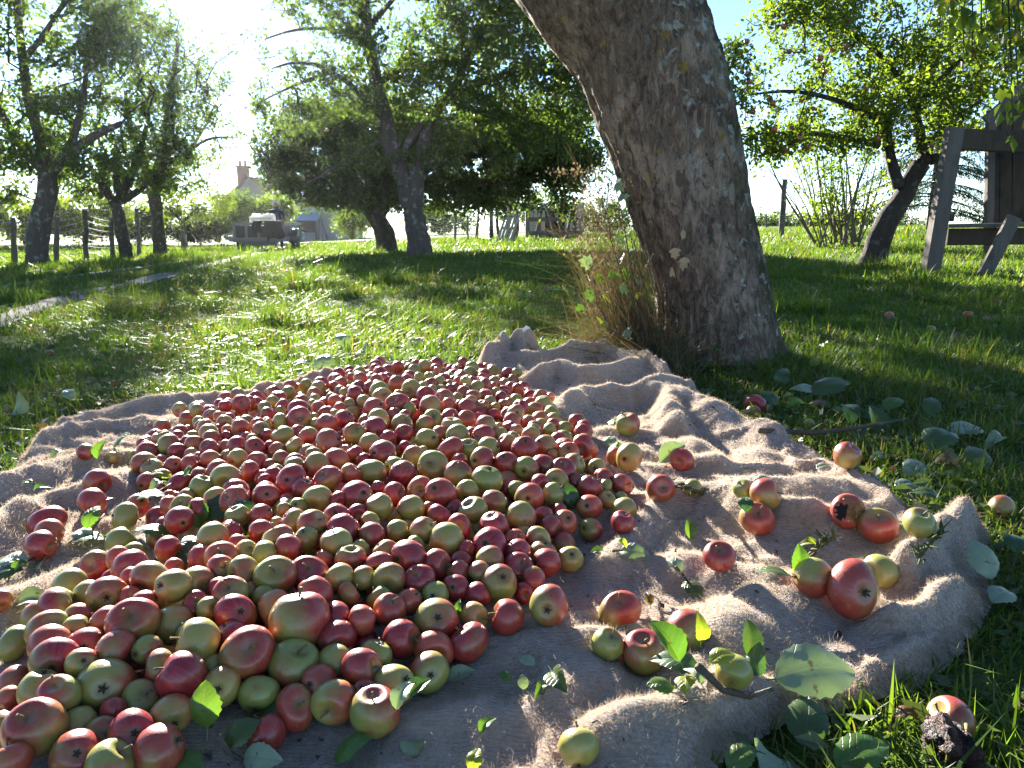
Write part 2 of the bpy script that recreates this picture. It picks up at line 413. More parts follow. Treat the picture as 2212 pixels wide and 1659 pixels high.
def scatter_grass():
    Vs, Ts, Rs, Hs = [], [], [], []; n0 = 0
    bands = [(0.55, 2.2, 9500, .055, .0021, 3), (2.2, 4.2, 6500, .060, .0026, 3), (4.2, 7.0, 2600, .065, .0042, 3), (7.0, 12, 1000, .075, .0075, 2), (12, 20, 330, .085, .0135, 1), (20, 38, 110, .10, .024, 1)]
    for y0, y1, dens, hh, ww, seg in bands:
        xm = .72 * y1 + .35; n = int(dens * 2 * xm * (y1 - y0))
        x = RNG.uniform(-xm, xm, n); y = RNG.uniform(y0, y1, n)
        k = (np.abs(x) < .72 * y + .35)
        e = seg_dist(x[k], y[k], BL_OUT, True); ins = inside(x[k], y[k], BL_OUT) & (e > .012)
        k[np.where(k)[0][ins]] = False
        x, y = x[k], y[k]
        td = track_dist(x, y) if y1 > 5 else np.full(x.shape, 9.)
        td = td + .75 * vnoise(x * 2.6, y * 2.6, 0, 64); keep = RNG.uniform(0, 1, len(x)) < np.clip((td - .5) * 1.2, .06, 1)
        patch = vnoise(x * 1.7, y * 1.7, 0, 61) * .6 + vnoise(x * 5, y * 5, 0, 62) * .5
        keep &= RNG.uniform(0, 1, len(x)) < np.clip(.80 + .75 * patch, .10, 1)
        keep &= np.hypot(x - TRUNK_XY[0], y - TRUNK_XY[1] - .25) > .27
        x, y, patch = x[keep], y[keep], patch[keep]; n = len(x)
        tall = RNG.uniform(0, 1, n) < .035
        h = hh * RNG.uniform(.45, 1.25, n) * (1 + .5 * patch) * np.where(tall, 1.9, 1) * (1 + 1.3 * sstep(.45, .8, vnoise(x * 1.3, y * 1.3, 0, 67)) * sstep(2.0, 3.0, y))
        edge = seg_dist(x, y, BL_OUT, True) if y1 < 5 else np.full(n, 9.)
        h = h * np.where(edge < .10, .75, 1)
        a = RNG.uniform(0, 2 * np.pi, n); lean = np.clip(RNG.normal(.75, .4, n), .05, 1.5)
        b = a + np.pi / 2 + RNG.normal(0, .5, n)
        w = ww * RNG.uniform(.6, 1.3, n)
        ux, uy = np.cos(a), np.sin(a); sx, sy = np.cos(b) * w, np.sin(b) * w
        z = terrain(x, y) - .004
        rnd = np.clip(.45 + .30 * patch + RNG.normal(0, .24, n), 0, .85)
        dry = RNG.uniform(0, 1, n) < np.clip(.09 + .22 * vnoise(x * 2.6, y * 2.6, 0, 66), .02, .4)
        rnd = np.where(dry, RNG.uniform(.9, 1, n), rnd)
        def pt(f, side):
            out = lean * h * f ** 1.6; up = h * f * np.cos(np.minimum(lean, 1.35) * f * .8)
            return np.stack([x + ux * out + side * sx, y + uy * out + side * sy, z + up], 1)
        if seg == 1:
            V = np.stack([pt(0, -1), pt(0, 1), pt(1, 0)], 1); T = np.array([[0, 1, 2]]); hg = [0, 0, 1]
        elif seg == 2:
            V = np.stack([pt(0, -1), pt(0, 1), pt(.55, -.8), pt(.55, .8), pt(1, 0)], 1); T = np.array([[0, 1, 3], [0, 3, 2], [2, 3, 4]]); hg = [0, 0, .5, .5, 1]
        else:
            V = np.stack([pt(0, -.8), pt(0, .8), pt(.45, -1), pt(.45, 1), pt(1, 0)], 1); T = np.array([[0, 1, 3], [0, 3, 2], [2, 3, 4]]); hg = [0, 0, .5, .5, 1]
        q = V.shape[1]
        Ts.append((T[None] + (np.arange(n) * q)[:, None, None]).reshape(-1, 3) + n0); n0 += n * q
        Vs.append(V.reshape(-1, 3)); Rs.append(np.repeat(rnd, q)); Hs.append(np.tile(hg, n))
    return mesh_tris('grass', np.concatenate(Vs), np.concatenate(Ts), False, {'rnd': ('FLOAT', np.concatenate(Rs)), 'hgt': ('FLOAT', np.concatenate(Hs))})
grass = link('grass', scatter_grass(), M_GRASS); tag(grass, 'short green orchard grass with dry blades mixed in', 'grass', None, 'stuff')

# ================================================================ BLANKET
def mat_wool():
    m = NT('wool_blanket'); v = m.tex('Object')
    a = m.noise(v, 3.0, 4); b = m.noise(v, 160, 4, .7); c_ = m.noise(v, 38, 4)
    c = m.mix(a, (.345, .245, .178), (.415, .305, .215)); c = m.mix(m.math('MULTIPLY', b, .55), c, (.52, .41, .29)); c = m.mix(m.ramp(c_, .58, .75), c, (.25, .19, .145)); c = m.mix(m.math('MULTIPLY', m.ramp(m.noise(v, 1.4, 3), .52, .66), .45), c, (.34, .225, .175))
    w = m.n('TexWave'); w.wave_type = 'BANDS'; w.bands_direction = 'Y'; m.set(w, 'Scale', 42.0); m.set(w, 'Distortion', 2.0); m.set(w, 'Detail', 2.0); m.set(w, 'Detail Scale', 1.5); m.t.links.new(v, w.inputs['Vector'])
    h = m.math('ADD', m.math('MULTIPLY', w.outputs['Fac'], .12), m.math('ADD', b, m.math('MULTIPLY', c_, .8)))
    c = m.mix(m.math('MULTIPLY', m.ramp(m.noise(v, 75, 4, .7), .50, .68), .55), c, (.15, .115, .09))
    return m.out(m.principled(c, .95, m.bump(h, 1.0, .011), .1, Sheen_Weight=.9, Sheen_Roughness=.35))
M_WOOL = mat_wool()
def blanket_mesh():
    st = .0115
    lo = BL_OUT.min(0) - .03; hi = BL_OUT.max(0) + .03
    xs = np.arange(lo[0], hi[0], st); ys = np.arange(max(lo[1], .35), hi[1], st)
    X, Y = np.meshgrid(xs, ys); nx = len(xs); ny = len(ys); x = X.ravel(); y = Y.ravel()
    ins = inside(x, y, BL_OUT)
    i = np.arange((ny - 1) * nx).reshape(ny - 1, nx)[:, :-1].ravel(); Q = np.stack([i, i + 1, i + nx + 1, i + nx], 1)
    Q = Q[ins[Q].sum(1) >= 2]
    used = np.unique(Q); mp = np.full(nx * ny, -1); mp[used] = np.arange(len(used)); Q = mp[Q]
    x, y, ins = x[used], y[used], ins[used]
    o = np.where(~ins)[0]
    n = len(BL_OUT); bd = np.full(len(o), 1e9); bx = x[o].copy(); by = y[o].copy()
    for k in range(n):
        a, b = BL_OUT[k], BL_OUT[(k + 1) % n]; d = b - a; t = np.clip(((x[o] - a[0]) * d[0] + (y[o] - a[1]) * d[1]) / (d @ d), 0, 1)
        qx, qy = a[0] + t * d[0], a[1] + t * d[1]; dd = np.hypot(x[o] - qx, y[o] - qy); c = dd < bd
        bd[c] = dd[c]; bx[c] = qx[c]; by[c] = qy[c]
    x[o] = bx; y[o] = by
    z = blanket(x, y)
    return np.stack([x, y, z], 1), Q
BV, BQ = blanket_mesh()
_gx = np.arange(-2.2, 2.2, .012); _gy = np.arange(.3, 4.6, .012); _GX, _GY = np.meshgrid(_gx, _gy); _GB = blanket(_GX, _GY); _GI = inside(_GX, _GY, BL_OUT); _GS = np.where(_GI, _GB, terrain(_GX, _GY))
def surf(x, y):
    """height of whatever lies on top at x, y: blanket or ground"""
    if -2.19 < x < 2.17 and .31 < y < 4.57: return float(_GS[int(round((y - .3) / .012)), int(round((x + 2.2) / .012))])
    return float(terrain(x, y))
blanket_root = link('wool_blanket', mesh_tris('wool_blanket', BV, BQ, True), M_WOOL)
_s = blanket_root.modifiers.new('thickness', 'SOLIDIFY'); _s.thickness = .005; _s.offset = -1
tag(blanket_root, 'rumpled beige wool blanket spread on the grass under the apples', 'blanket')

# the turned-up corner at the back with its sewn-in label
def corner():
    n, m_ = 22, 10; V = []; A, B = gnd(1076, 792), gnd(1182, 790); M_L = plain('label_cloth', (.72, .72, .70), .7, .06, 20, .05)
    for j in range(m_ + 1):
        w = j / m_
        for i in range(n + 1):
            u = i / n; p = A + (B - A) * u; h = .085 * (.35 + .65 * math.exp(-((u - .45) / .30) ** 2)) * (1 + .25 * math.sin(u * 9)); a = w * 2.9
            V.append((p[0] + .012 * math.sin(w * 4 + u * 8), p[1] - .02 + .05 * math.sin(u * 5) + .035 * (1 - math.cos(a)) * (.6 + .4 * math.sin(u * 7)), float(blanket(p[0], p[1])) - .012 + h * math.sin(min(a, 2.2)) * 1.05 - max(0, a - 2.2) * .035))
    i = np.arange(m_ * (n + 1)).reshape(m_, n + 1)[:, :-1].ravel(); o = link('turned_corner', mesh_tris('turned_corner', V, np.stack([i, i + 1, i + n + 2, i + n + 1], 1), True), M_WOOL, blanket_root); q = o.modifiers.new('t', 'SOLIDIFY'); q.thickness = .007
    c = np.array(V[6 * (n + 1) + 12]); mb = MB(); mb.add([c + [-.018, .012, -.002], c + [.020, .014, .004], c + [.024, .030, -.028], c + [-.012, .030, -.034], c + [0, .02, .016]], [(0, 1, 2, 3), (0, 4, 1)]); l = mb.build('sewn_label', M_L, blanket_root); l.location = (.0, -.03, .0); l['label'] = 'small white sewn-in label'; q = l.modifiers.new('t', 'SOLIDIFY'); q.thickness = .002
corner()
def mat_fuzz():
    m = NT('wool_fuzz'); r = m.n('HairInfo').outputs['Random']
    c = m.mix(r, (.32, .24, .17), (.56, .445, .32))
    b = m.n('BsdfDiffuse'); m.set(b, 'Color', c); t = m.n('BsdfTranslucent'); m.set(t, 'Color', c)
    mx = m.n('MixShader'); m.set(mx, 0, .55); m.t.links.new(b.outputs[0], mx.inputs[1]); m.t.links.new(t.outputs[0], mx.inputs[2])
    return m.out(mx.outputs[0])
def add_fuzz(n):
    tri = np.concatenate([BQ[:, [0, 1, 2]], BQ[:, [0, 2, 3]]]); c = BV[tri].mean(1)
    d = np.linalg.norm(c - np.array([0, 0, CAM_H]), axis=1)
    p = 1.0 / np.clip(d, .9, 9) ** 1.1; p *= np.where(heap_in(c[:, 0], c[:, 1]) > .05, .06, 1.0)
    p *= (np.abs(c[:, 0]) < .72 * c[:, 1] + .1)
    e = seg_dist(c[:, 0], c[:, 1], BL_OUT, True); p *= 1 + 1.5 * (e < .03)
    ar = np.linalg.norm(np.cross(BV[tri[:, 1]] - BV[tri[:, 0]], BV[tri[:, 2]] - BV[tri[:, 0]]), axis=1); p *= ar; p /= p.sum()
    k = RNG.choice(len(tri), n, p=p); u = RNG.uniform(0, 1, n); w = RNG.uniform(0, 1, n); f = u + w > 1; u[f] = 1 - u[f]; w[f] = 1 - w[f]
    A, B, C = BV[tri[k, 0]], BV[tri[k, 1]], BV[tri[k, 2]]; P0 = A + u[:, None] * (B - A) + w[:, None] * (C - A)
    N = np.cross(B - A, C - A); N /= np.linalg.norm(N, axis=1)[:, None]; N *= np.sign(N[:, 2:3])
    dr = N * RNG.uniform(.15, .9, (n, 1)) + RNG.normal(0, .6, (n, 3)); dr /= np.linalg.norm(dr, axis=1)[:, None]
    L = RNG.uniform(.0022, .0070, n) * (1 + .4 * (RNG.uniform(0, 1, n) < .08)) ; side = RNG.normal(0, .6, (n, 3))
    P1 = P0 + dr * (L * .5)[:, None]; P2 = P0 + (dr + side) * L[:, None]
    hc = bpy.data.hair_curves.new('wool_fuzz'); hc.add_curves([3] * n)
    pts = np.stack([P0 - N * .001, P1, P2], 1).reshape(-1, 3).astype(np.float32)
    hc.position_data.foreach_set('vector', pts.ravel())
    ra = hc.attributes.new('radius', 'FLOAT', 'POINT') if 'radius' not in hc.attributes else hc.attributes['radius']
    dd = np.linalg.norm(P0, axis=1); rr = .00017 + .00016 * np.clip(dd - 1, 0, 3)
    ra.data.foreach_set('value', np.stack([rr, rr * .8, rr * .35], 1).ravel().astype(np.float32))
    hc.materials.append(mat_fuzz())
    o = bpy.data.objects.new('wool_fuzz', hc); COL.objects.link(o); o.parent = blanket_root; o['kind'] = 'stuff'
    return o
add_fuzz(340000)

# ================================================================ THE BIG LEANING APPLE TREE
def mat_bigbark():
    m = NT('old_apple_bark'); v = m.tex('Object')
    st = m.n('Mapping'); m.t.links.new(v, st.inputs[0]); st.inputs['Scale'].default_value = (1, 1, .38); vs = st.outputs[0]
    big = m.noise(v, 2.6, 4); mid = m.noise(vs, 9, 5, .6); fine = m.noise(vs, 42, 5, .65); grain = m.noise(v, 150, 4, .7)
    vo = m.n('TexVoronoi'); vo.feature = 'DISTANCE_TO_EDGE'; m.set(vo, 'Scale', 17.0)
    wv = m.vmath('ADD', vs, m.vmath('SCALE', m.n('TexNoise', Scale=12.0, Detail=3.0).outputs['Color'], None, .10)); m.t.links.new(wv, vo.inputs['Vector'])
    crack = m.math('MULTIPLY', m.ramp(vo.outputs['Distance'], .09, .01), m.ramp(m.noise(v, 5, 3), .50, .66))
    plate = m.mix(fine, (.140, .098, .068), (.310, .225, .160)); pale = m.mix(fine, (.300, .220, .156), (.500, .385, .280))
    c = m.mix(m.ramp(m.math('ADD', big, m.math('MULTIPLY', m.math('SUBTRACT', mid, .5), .5)), .50, .60), plate, pale)
    c = m.mix(m.math('MULTIPLY', m.ramp(mid, .56, .66), .7), c, (.065, .048, .036))
    fl = m.noise(vs, 24, 4, .6, 1.2); c = m.mix(m.math('MULTIPLY', m.ramp(fl, .54, .62), .65), c, (.30, .225, .160)); c = m.mix(m.math('MULTIPLY', m.ramp(fl, .47, .38), .8), c, (.042, .030, .022))
    at_ = m.attr('side'); hg = m.attr('hgt')
    # moss on the shaded flank, grey lichen crusts, a few yellow ones
    moss = m.math('MULTIPLY', m.ramp(at_, .45, .95), m.ramp(m.noise(v, 8, 4), .38, .58))
    c = m.mix(m.math('MULTIPLY', moss, .8), c, m.mix(grain, (.035, .042, .012), (.10, .105, .03)))
    li = m.math('MULTIPLY', m.ramp(m.noise(v, 17, 4, .6, .4), .575, .62), m.ramp(m.math('ADD', at_, m.math('MULTIPLY', big, .3)), -.25, .55))
    c = m.mix(m.math('MULTIPLY', li, .9), c, m.mix(grain, (.30, .30, .25), (.52, .51, .43)))
    sp = m.ramp(m.noise(v, 46, 2, .4), .73, .76); c = m.mix(m.math('MULTIPLY', sp, .7), c, (.42, .39, .31))
    ye = m.math('MULTIPLY', m.ramp(m.noise(v, 6.5, 4, .6, .5), .645, .70), m.ramp(hg, .45, .8)); c = m.mix(m.math('MULTIPLY', ye, .75), c, (.36, .25, .05))
    h = m.math('ADD', m.math('MULTIPLY', fine, .8), m.math('SUBTRACT', m.math('ADD', m.math('MULTIPLY', mid, 1.0), m.math('MULTIPLY', li, .25)), m.math('MULTIPLY', crack, .5)))
    h = m.math('ADD', m.math('ADD', h, m.math('MULTIPLY', m.ramp(fl, .40, .62), .9)), m.math('MULTIPLY', grain, .25))
    return m.out(m.principled(c, .88, m.bump(h, 1.0, .030), .2))
M_BIGBARK = mat_bigbark()
TRUNK_Y = TRUNK_XY[1] + .27
def tube_mesh(name, C, Rd, na=150, disp=None, extra=None):
    """rings along a centre line, with bark relief"""
    C = np.array(C); Rd = np.array(Rd); n = len(C)
    T = np.gradient(C, axis=0); T /= np.linalg.norm(T, axis=1)[:, None]
    X = np.tile(np.array([1.0, 0, 0]), (n, 1)); X -= T * (X * T).sum(1)[:, None]; X /= np.linalg.norm(X, axis=1)[:, None]; Yv = np.cross(T, X)
    a = np.linspace(0, 2 * np.pi, na, endpoint=False); A, I = np.meshgrid(a, np.arange(n))
    dirn = np.cos(A)[..., None] * X[I] + np.sin(A)[..., None] * Yv[I]
    s = np.concatenate([[0], np.cumsum(np.linalg.norm(np.diff(C, axis=0), axis=1))])[I]
    R = Rd[I].astype(float)
    if disp is not None: R = R * disp(A, s) [0] + disp(A, s)[1]
    V = C[I] + dirn * R[..., None]
    i = np.arange((n - 1) * na).reshape(n - 1, na); j = np.roll(i, -1, 1)
    Q = np.stack([i.ravel(), j.ravel(), (j + na).ravel(), (i + na).ravel()], 1)
    side = dirn[..., 0].ravel() ; return mesh_tris(name, V.reshape(-1, 3), Q, True, {'side': ('FLOAT', side), 'hgt': ('FLOAT', V[..., 2].ravel())})
def bark_disp(A, s):
    cx, cy = np.cos(A), np.sin(A)
    shape = 1 + .045 * np.sin(2 * A + 1.2 + s * .8) + .03 * np.sin(3 * A + s * 1.7) + .05 * vnoise(cx * 1.5, cy * 1.5, s * 1.6, 81)
    flare = 1 + .30 * np.exp(-s / .13) * (1 + .6 * np.sin(4 * A + .6) + .3 * np.sin(7 * A)) + .04 * np.exp(-s / .5)
    rid = 1 - np.abs(vnoise(cx * 7 + .6 * vnoise(cx * 4, cy * 4, s * 4, 84), cy * 7, s * 3.2, 82)); rid2 = 1 - np.abs(vnoise(cx * 15, cy * 15, s * 8, 83))
    rough = .35 + .65 * sstep(-.2, .35, vnoise(cx * 1.3, cy * 1.3, s * 1.4, 86))
    rel = .021 * (rid - .6) * rough + .010 * (rid2 - .6) * rough + .0035 * vnoise(cx * 34, cy * 34, s * 26, 85)
    return shape * flare, rel
_tc = [(1556, 822, 266), (1556, 800, 262), (1547, 680, 256), (1531, 600, 252), (1509, 520, 256), (1490, 450, 262), (1471, 380, 270), (1452, 310, 280), (1432, 240, 291), (1408, 170, 302), (1382, 100, 312), (1345, 30, 338), (1300, -40, 352), (1235, -120, 335), (1150, -200, 300), (1040, -280, 255), (900, -350, 215), (740, -410, 180)]
_C = [at(x, y, TRUNK_Y + .02 * i * .3) for i, (x, y, w) in enumerate(_tc)]; _R = [w * TRUNK_Y / 1659 / 2 * .885 for x, y, w in _tc]
_C[0][2] = -.08
_s = np.linspace(0, len(_C) - 1, 330); _C = np.stack([np.interp(_s, np.arange(len(_C)), np.array(_C)[:, k]) for k in range(3)], 1); _R = np.interp(_s, np.arange(len(_R)), _R)
def smooth(a, k):
    p = np.pad(a, [(k, k)] + [(0, 0)] * (a.ndim - 1), 'edge'); ke = np.ones(2 * k + 1) / (2 * k + 1)
    return np.convolve(p, ke, 'valid') if a.ndim == 1 else np.stack([np.convolve(p[:, q], ke, 'valid') for q in range(a.shape[1])], 1)
_C = smooth(_C, 8); _R = smooth(_R, 8)
big_tree = empty('apple_tree', (TRUNK_XY[0], TRUNK_Y, 0)); tag(big_tree, 'thick leaning old trunk with lichen bark right behind the blanket', 'tree', 'orchard trees')
def trunk_front(px, py):
    """the point of the bark seen at that place of the photo"""
    p = at(px, py, TRUNK_Y); i = int(np.argmin(np.abs(_C[:, 2] - p[2]))); dx = np.clip((p[0] - _C[i, 0]) / _R[i], -.97, .97); y = _C[i, 1] - _R[i] * 1.05 * math.sqrt(1 - dx * dx); return at(px, py, y - .01)
def under(o, root):
    o.parent = root; o.matrix_parent_inverse = Matrix.Translation(-Vector(root.location)); return o
under(link('trunk', tube_mesh('trunk', _C, _R, 190, bark_disp), M_BIGBARK), big_tree)
# the fork above the frame: one limb sweeps over to the left, one rises to the right
_top = _C[-78]
LIMBS_BIG = []
for pts, r0, r1 in (([_C[-1] - (_C[-1] - _C[-3]) * 2, _C[-1] + [-.6, .1, .25], _C[-1] + [-1.3, .3, .6], _C[-1] + [-2.2, .5, 1.2]], .17, .05),
                    ([_top + np.array([-.02, .10, -.28]), _top + [.16, .12, .20], _top + [.62, .3, 1.1], _top + [1.2, .4, 1.9], _top + [1.8, .2, 2.5]], .20, .05)):
    P = np.array(pts); s = np.linspace(0, len(P) - 1, 60); P = smooth(np.stack([np.interp(s, np.arange(len(P)), P[:, k]) for k in range(3)], 1), 5)
    LIMBS_BIG.append((P, np.linspace(r0, r1, 60)))
    under(link('limb', tube_mesh('limb', P, np.linspace(r0, r1, 60), 40, lambda A, s: (1 + .05 * np.sin(2 * A + s), .008 * vnoise(np.cos(A) * 5, np.sin(A) * 5, s * 5, 88))), M_BIGBARK), big_tree)

# ================================================================ TREES AND SHRUBS
def mat_bark(name, a, b, lichen=None):
    m = NT(name); v = m.tex('Object'); st = m.n('Mapping'); m.t.links.new(v, st.inputs[0]); st.inputs['Scale'].default_value = (1, 1, .3)
    f = m.noise(st.outputs[0], 14, 5, .65); g = m.noise(v, 3, 4); c = m.mix(f, a, b)
    if lichen: c = m.mix(m.math('MULTIPLY', m.ramp(m.noise(v, 8, 4), .55, .66), .7), c, lichen)
    return m.out(m.principled(c, .9, m.bump(m.math('ADD', f, g), 1.0, .03), .2))
M_BARK = mat_bark('grey_brown_bark', (.035, .028, .022), (.13, .105, .085), (.20, .21, .18))
M_BARK_D = mat_bark('dark_bark', (.022, .018, .015), (.085, .068, .055), (.12, .125, .10))
M_STICK = mat_bark('hazel_sticks', (.07, .055, .038), (.20, .165, .12))
M_LEAF_A = leafmat('foliage_mid', (.050, .088, .022), (.100, .150, .034), (.22, .20, .04), .62)
M_LEAF_D = leafmat('foliage_dark', (.034, .060, .018), (.068, .105, .026), (.15, .14, .03), .55)
M_LEAF_L = leafmat('foliage_light', (.085, .130, .022), (.150, .205, .032), (.28, .24, .03), .66)
M_LEAF_S = leafmat('foliage_shrub', (.045, .085, .020), (.100, .150, .035), (.22, .17, .05), .5)
M_NEEDLE = leafmat('needles', (.022, .045, .022), (.045, .075, .035), None, .25)

SUNV = np.array(SUN_DIR)
def sun_gap(LP, rng):
    """crowns thinned by design so low sun reaches the blanket and left grass"""
    k = LP[:, 2] / SUNV[2]; q = LP - SUNV * k[:, None]; x, y = q[:, 0], q[:, 1]
    lit = (1 - sstep(1.15, 1.5, x)) * sstep(-1.9, -1.1, x) * sstep(.2, .8, y) * (1 - sstep(3.4, 4.6, y))
    dap = sstep(-.25, .35, vnoise(x * 2.3, y * 2.3, 0, 301) + .35 - .55 * sstep(.1, .9, x) - .35 * sstep(1.9, 1.0, y))
    lit2 = (1 - sstep(-.2, .9, x)) * sstep(-7, -5, x) * sstep(3.3, 4.2, y) * (1 - sstep(7.0, 9.0, y)) * (.05 + .55 * sstep(-.4, .2, vnoise(x * .8, y * .8, 0, 305)))
    return rng.random(len(LP)) > np.maximum(lit * (.52 + .46 * dap), lit2)  # drops points in the sun's path to shape light on the ground
class Skel:
    def __init__(s): s.P = []; s.par = []; s.r0 = []
    def chain(s, pts, r, parent=-1):
        idx = []
        for p, q in zip(pts, r):
            s.P.append(np.array(p, float)); s.par.append(parent); s.r0.append(q); parent = len(s.P) - 1; idx.append(parent)
        return idx
def resample(pts, step):
    P = np.array(pts, float); L = np.concatenate([[0], np.cumsum(np.linalg.norm(np.diff(P, axis=0), axis=1))]); n = max(2, int(L[-1] / step) + 1)
    s = np.linspace(0, L[-1], n); return np.stack([np.interp(s, L, P[:, k]) for k in range(3)], 1), s / L[-1]
def leaf_cloud(P, D, size, rng, up=.35, spread=1.0, droop=0.0):
    """one folded leaf at each point P, growing along D"""
    n = len(P); d = D + rng.normal(0, .75 * spread, (n, 3)); d[:, 2] += up * rng.normal(0, .5, n) - droop; d /= np.linalg.norm(d, axis=1)[:, None] + 1e-9
    nn = rng.normal(0, 1, (n, 3)); nn[:, 2] += .9; s = np.cross(nn, d); s /= np.linalg.norm(s, axis=1)[:, None] + 1e-9; nrm = np.cross(d, s)
    L = (size * rng.uniform(.6, 1.25, n))[:, None]; w = L * rng.uniform(.26, .36, (n, 1)); f = L * rng.uniform(.02, .12, (n, 1))
    a = P; b = P + d * L * .5 + s * w + nrm * f; c = P + d * L - nrm * f * .8; e = P + d * L * .5 - s * w + nrm * f
    return np.stack([a, b, c, e], 1)
def build_tree(name, root_xyz, limbs, blobs, n_pts, mats, leaf=.075, per=22, seed=1, step=.28, tip_r=.006, label='', group=None, cluster=.16, cat='tree', trunk_name='trunk', crown_name='crown', droop=0.0, jit=.10, sides=6, max_link=9.0, up_bias=.0, gappy=-.08):
    rng = np.random.default_rng(seed); sk = Skel(); root_xyz = np.array(root_xyz, float)
    made = []
    for (pts, ra, rb, par) in limbs:
        P, f = resample(pts, step); r = ra + (rb - ra) * f
        pr = -1
        if par is not None:
            A = np.array(sk.P); pr = int(np.argmin(((A - P[0]) ** 2).sum(1)))
        if len(P) > 3: P[1:-1] += rng.normal(0, .02 + .03 * min(1, step), (len(P) - 2, 3)) * min(1.0, ra * 6)
        made.append(sk.chain(P, r, pr))
    wts = np.array([b[7] if len(b) > 7 else b[3] * b[4] for b in blobs], float); wts /= wts.sum()
    pts = []
    for b, w in zip(blobs, wts):
        px, py, d, rx, ry, rd = b[:6]; c = at(px, py, d); k = d / 1659.0
        q = rng.normal(0, 1, (max(1, int(n_pts * w)), 3)); q /= np.linalg.norm(q, axis=1)[:, None]; q *= rng.uniform(.15, 1, (len(q), 1)) ** .45
        pts.append(c + q * np.array([rx * k, rd, ry * k]))
    pts = np.concatenate(pts); pts = pts[sun_gap(pts, rng)]; pts = pts[vnoise(pts[:, 0] * 1.25, pts[:, 1] * 1.25, pts[:, 2] * 1.25, seed + 400) > gappy]
    A = np.array(sk.P); dmin = np.min(((pts[:, None] - A[None]) ** 2).sum(-1), 1); pts = pts[np.argsort(dmin)]
    cap = len(sk.P) + 40 * len(pts) + 10; buf = np.zeros((cap, 3)); nb = len(sk.P); buf[:nb] = A; lvl = list(np.zeros(nb))
    tips = []; tipdir = []
    for p in pts:
        d = np.linalg.norm(buf[:nb] - p, axis=1) + .25 * np.maximum(0, buf[:nb, 2] - p[2] + .2) ; i = int(np.argmin(d)); a = buf[i]; L = np.linalg.norm(p - a)
        if L < .04 or L > max_link: continue
        n = max(1, int(round(L / step))); side = rng.normal(0, jit, 3) * L; par = i
        for k in range(1, n + 1):
            f = k / n; q = a + (p - a) * f + side * math.sin(math.pi * f) + np.array([0, 0, up_bias * L * math.sin(math.pi * f)]) - np.array([0, 0, droop * L * f * f])
            if nb >= cap: break
            buf[nb] = q; sk.P.append(q); sk.par.append(par); sk.r0.append(0.0); par = nb; nb += 1
        v = buf[nb - 1] - a; tips.append((nb - 1, v / (np.linalg.norm(v) + 1e-9), L))
    P = buf[:nb]; par = np.array(sk.par); acc = np.zeros(nb); has = np.zeros(nb, bool); has[par[par >= 0]] = True
    for i in range(nb - 1, -1, -1):
        if not has[i]: acc[i] += tip_r ** 2.2
        if par[i] >= 0: acc[par[i]] += acc[i]
    R = np.maximum(acc ** (1 / 2.2), np.array(sk.r0)); R = np.where(np.array(sk.r0) > 0, np.array(sk.r0), R)
    for i in range(nb):
        if par[i] >= 0: R[i] = min(R[i], R[par[i]] * 1.0)
    # wood
    Vw, Tw, n0 = [], [], 0
    limb_nodes = set()
    for idx in made:
        if R[idx[0]] < .03: continue
        limb_nodes.update(idx[1:]); C, f = resample(P[idx], .11 if R[idx[0]] > .12 else .2); C = smooth(C, 2); rr = np.interp(f, np.linspace(0, 1, len(idx)), R[idx]); na = 14
        if par[idx[0]] < 0: rr = rr * (1 + .16 * np.exp(-f * len(f) * .11 / .22))
        T = np.gradient(C, axis=0); T /= np.linalg.norm(T, axis=1)[:, None] + 1e-9; X = np.cross(T, np.tile([.15, 1.0, .1], (len(C), 1))); X /= np.linalg.norm(X, axis=1)[:, None] + 1e-9; Yv = np.cross(T, X)
        A_ = np.arange(na) * 2 * np.pi / na; nz = 1 + .14 * vnoise(np.cos(A_)[None] * 1.6 + f[:, None] * 9, np.sin(A_)[None] * 1.6 + seed, f[:, None] * len(f) * .35, seed) 
        V = C[:, None] + (np.cos(A_)[None, :, None] * X[:, None] + np.sin(A_)[None, :, None] * Yv[:, None]) * (rr[:, None] * nz)[..., None]
        i_ = np.arange((len(C) - 1) * na).reshape(-1, na); j_ = np.roll(i_, -1, 1); Tw.append(np.stack([i_.ravel(), j_.ravel(), (j_ + na).ravel(), (i_ + na).ravel()], 1) + n0); Vw.append(V.reshape(-1, 3)); n0 += V.shape[0] * na
    k = np.array([i for i in range(nb) if par[i] >= 0 and i not in limb_nodes], int); a = P[par[k]]; b = P[k]; ra = np.where(np.array(sk.r0)[k] > 0, R[par[k]], np.minimum(R[par[k]], R[k] * 1.25)); rb = R[k]
    d = b - a; Ln = np.linalg.norm(d, axis=1); ok = Ln > 1e-4; a, b, ra, rb, d, Ln, kk = a[ok], b[ok], ra[ok], rb[ok], d[ok], Ln[ok], k[ok]; d = d / Ln[:, None]
    for thick in (True, False):
        m_ = (rb > .035) if thick else (rb <= .035); ns = (10 if thick else 4)
        if not m_.any(): continue
        D = d[m_]; ref = np.tile([1.0, 0.2, 0.1], (m_.sum(), 1)); u = np.cross(D, ref); u /= np.linalg.norm(u, axis=1)[:, None] + 1e-9; v = np.cross(D, u)
        an = np.arange(ns) * 2 * np.pi / ns; ring = np.cos(an)[None, :, None] * u[:, None] + np.sin(an)[None, :, None] * v[:, None]
        ext = (D * np.minimum(ra[m_], .12)[:, None] * .35)
        V = np.concatenate([(a[m_] - ext)[:, None] + ring * ra[m_][:, None, None], (b[m_])[:, None] + ring * rb[m_][:, None, None]], 1)
        q = np.arange(ns); F = np.stack([q, (q + 1) % ns, (q + 1) % ns + ns, q + ns], 1)
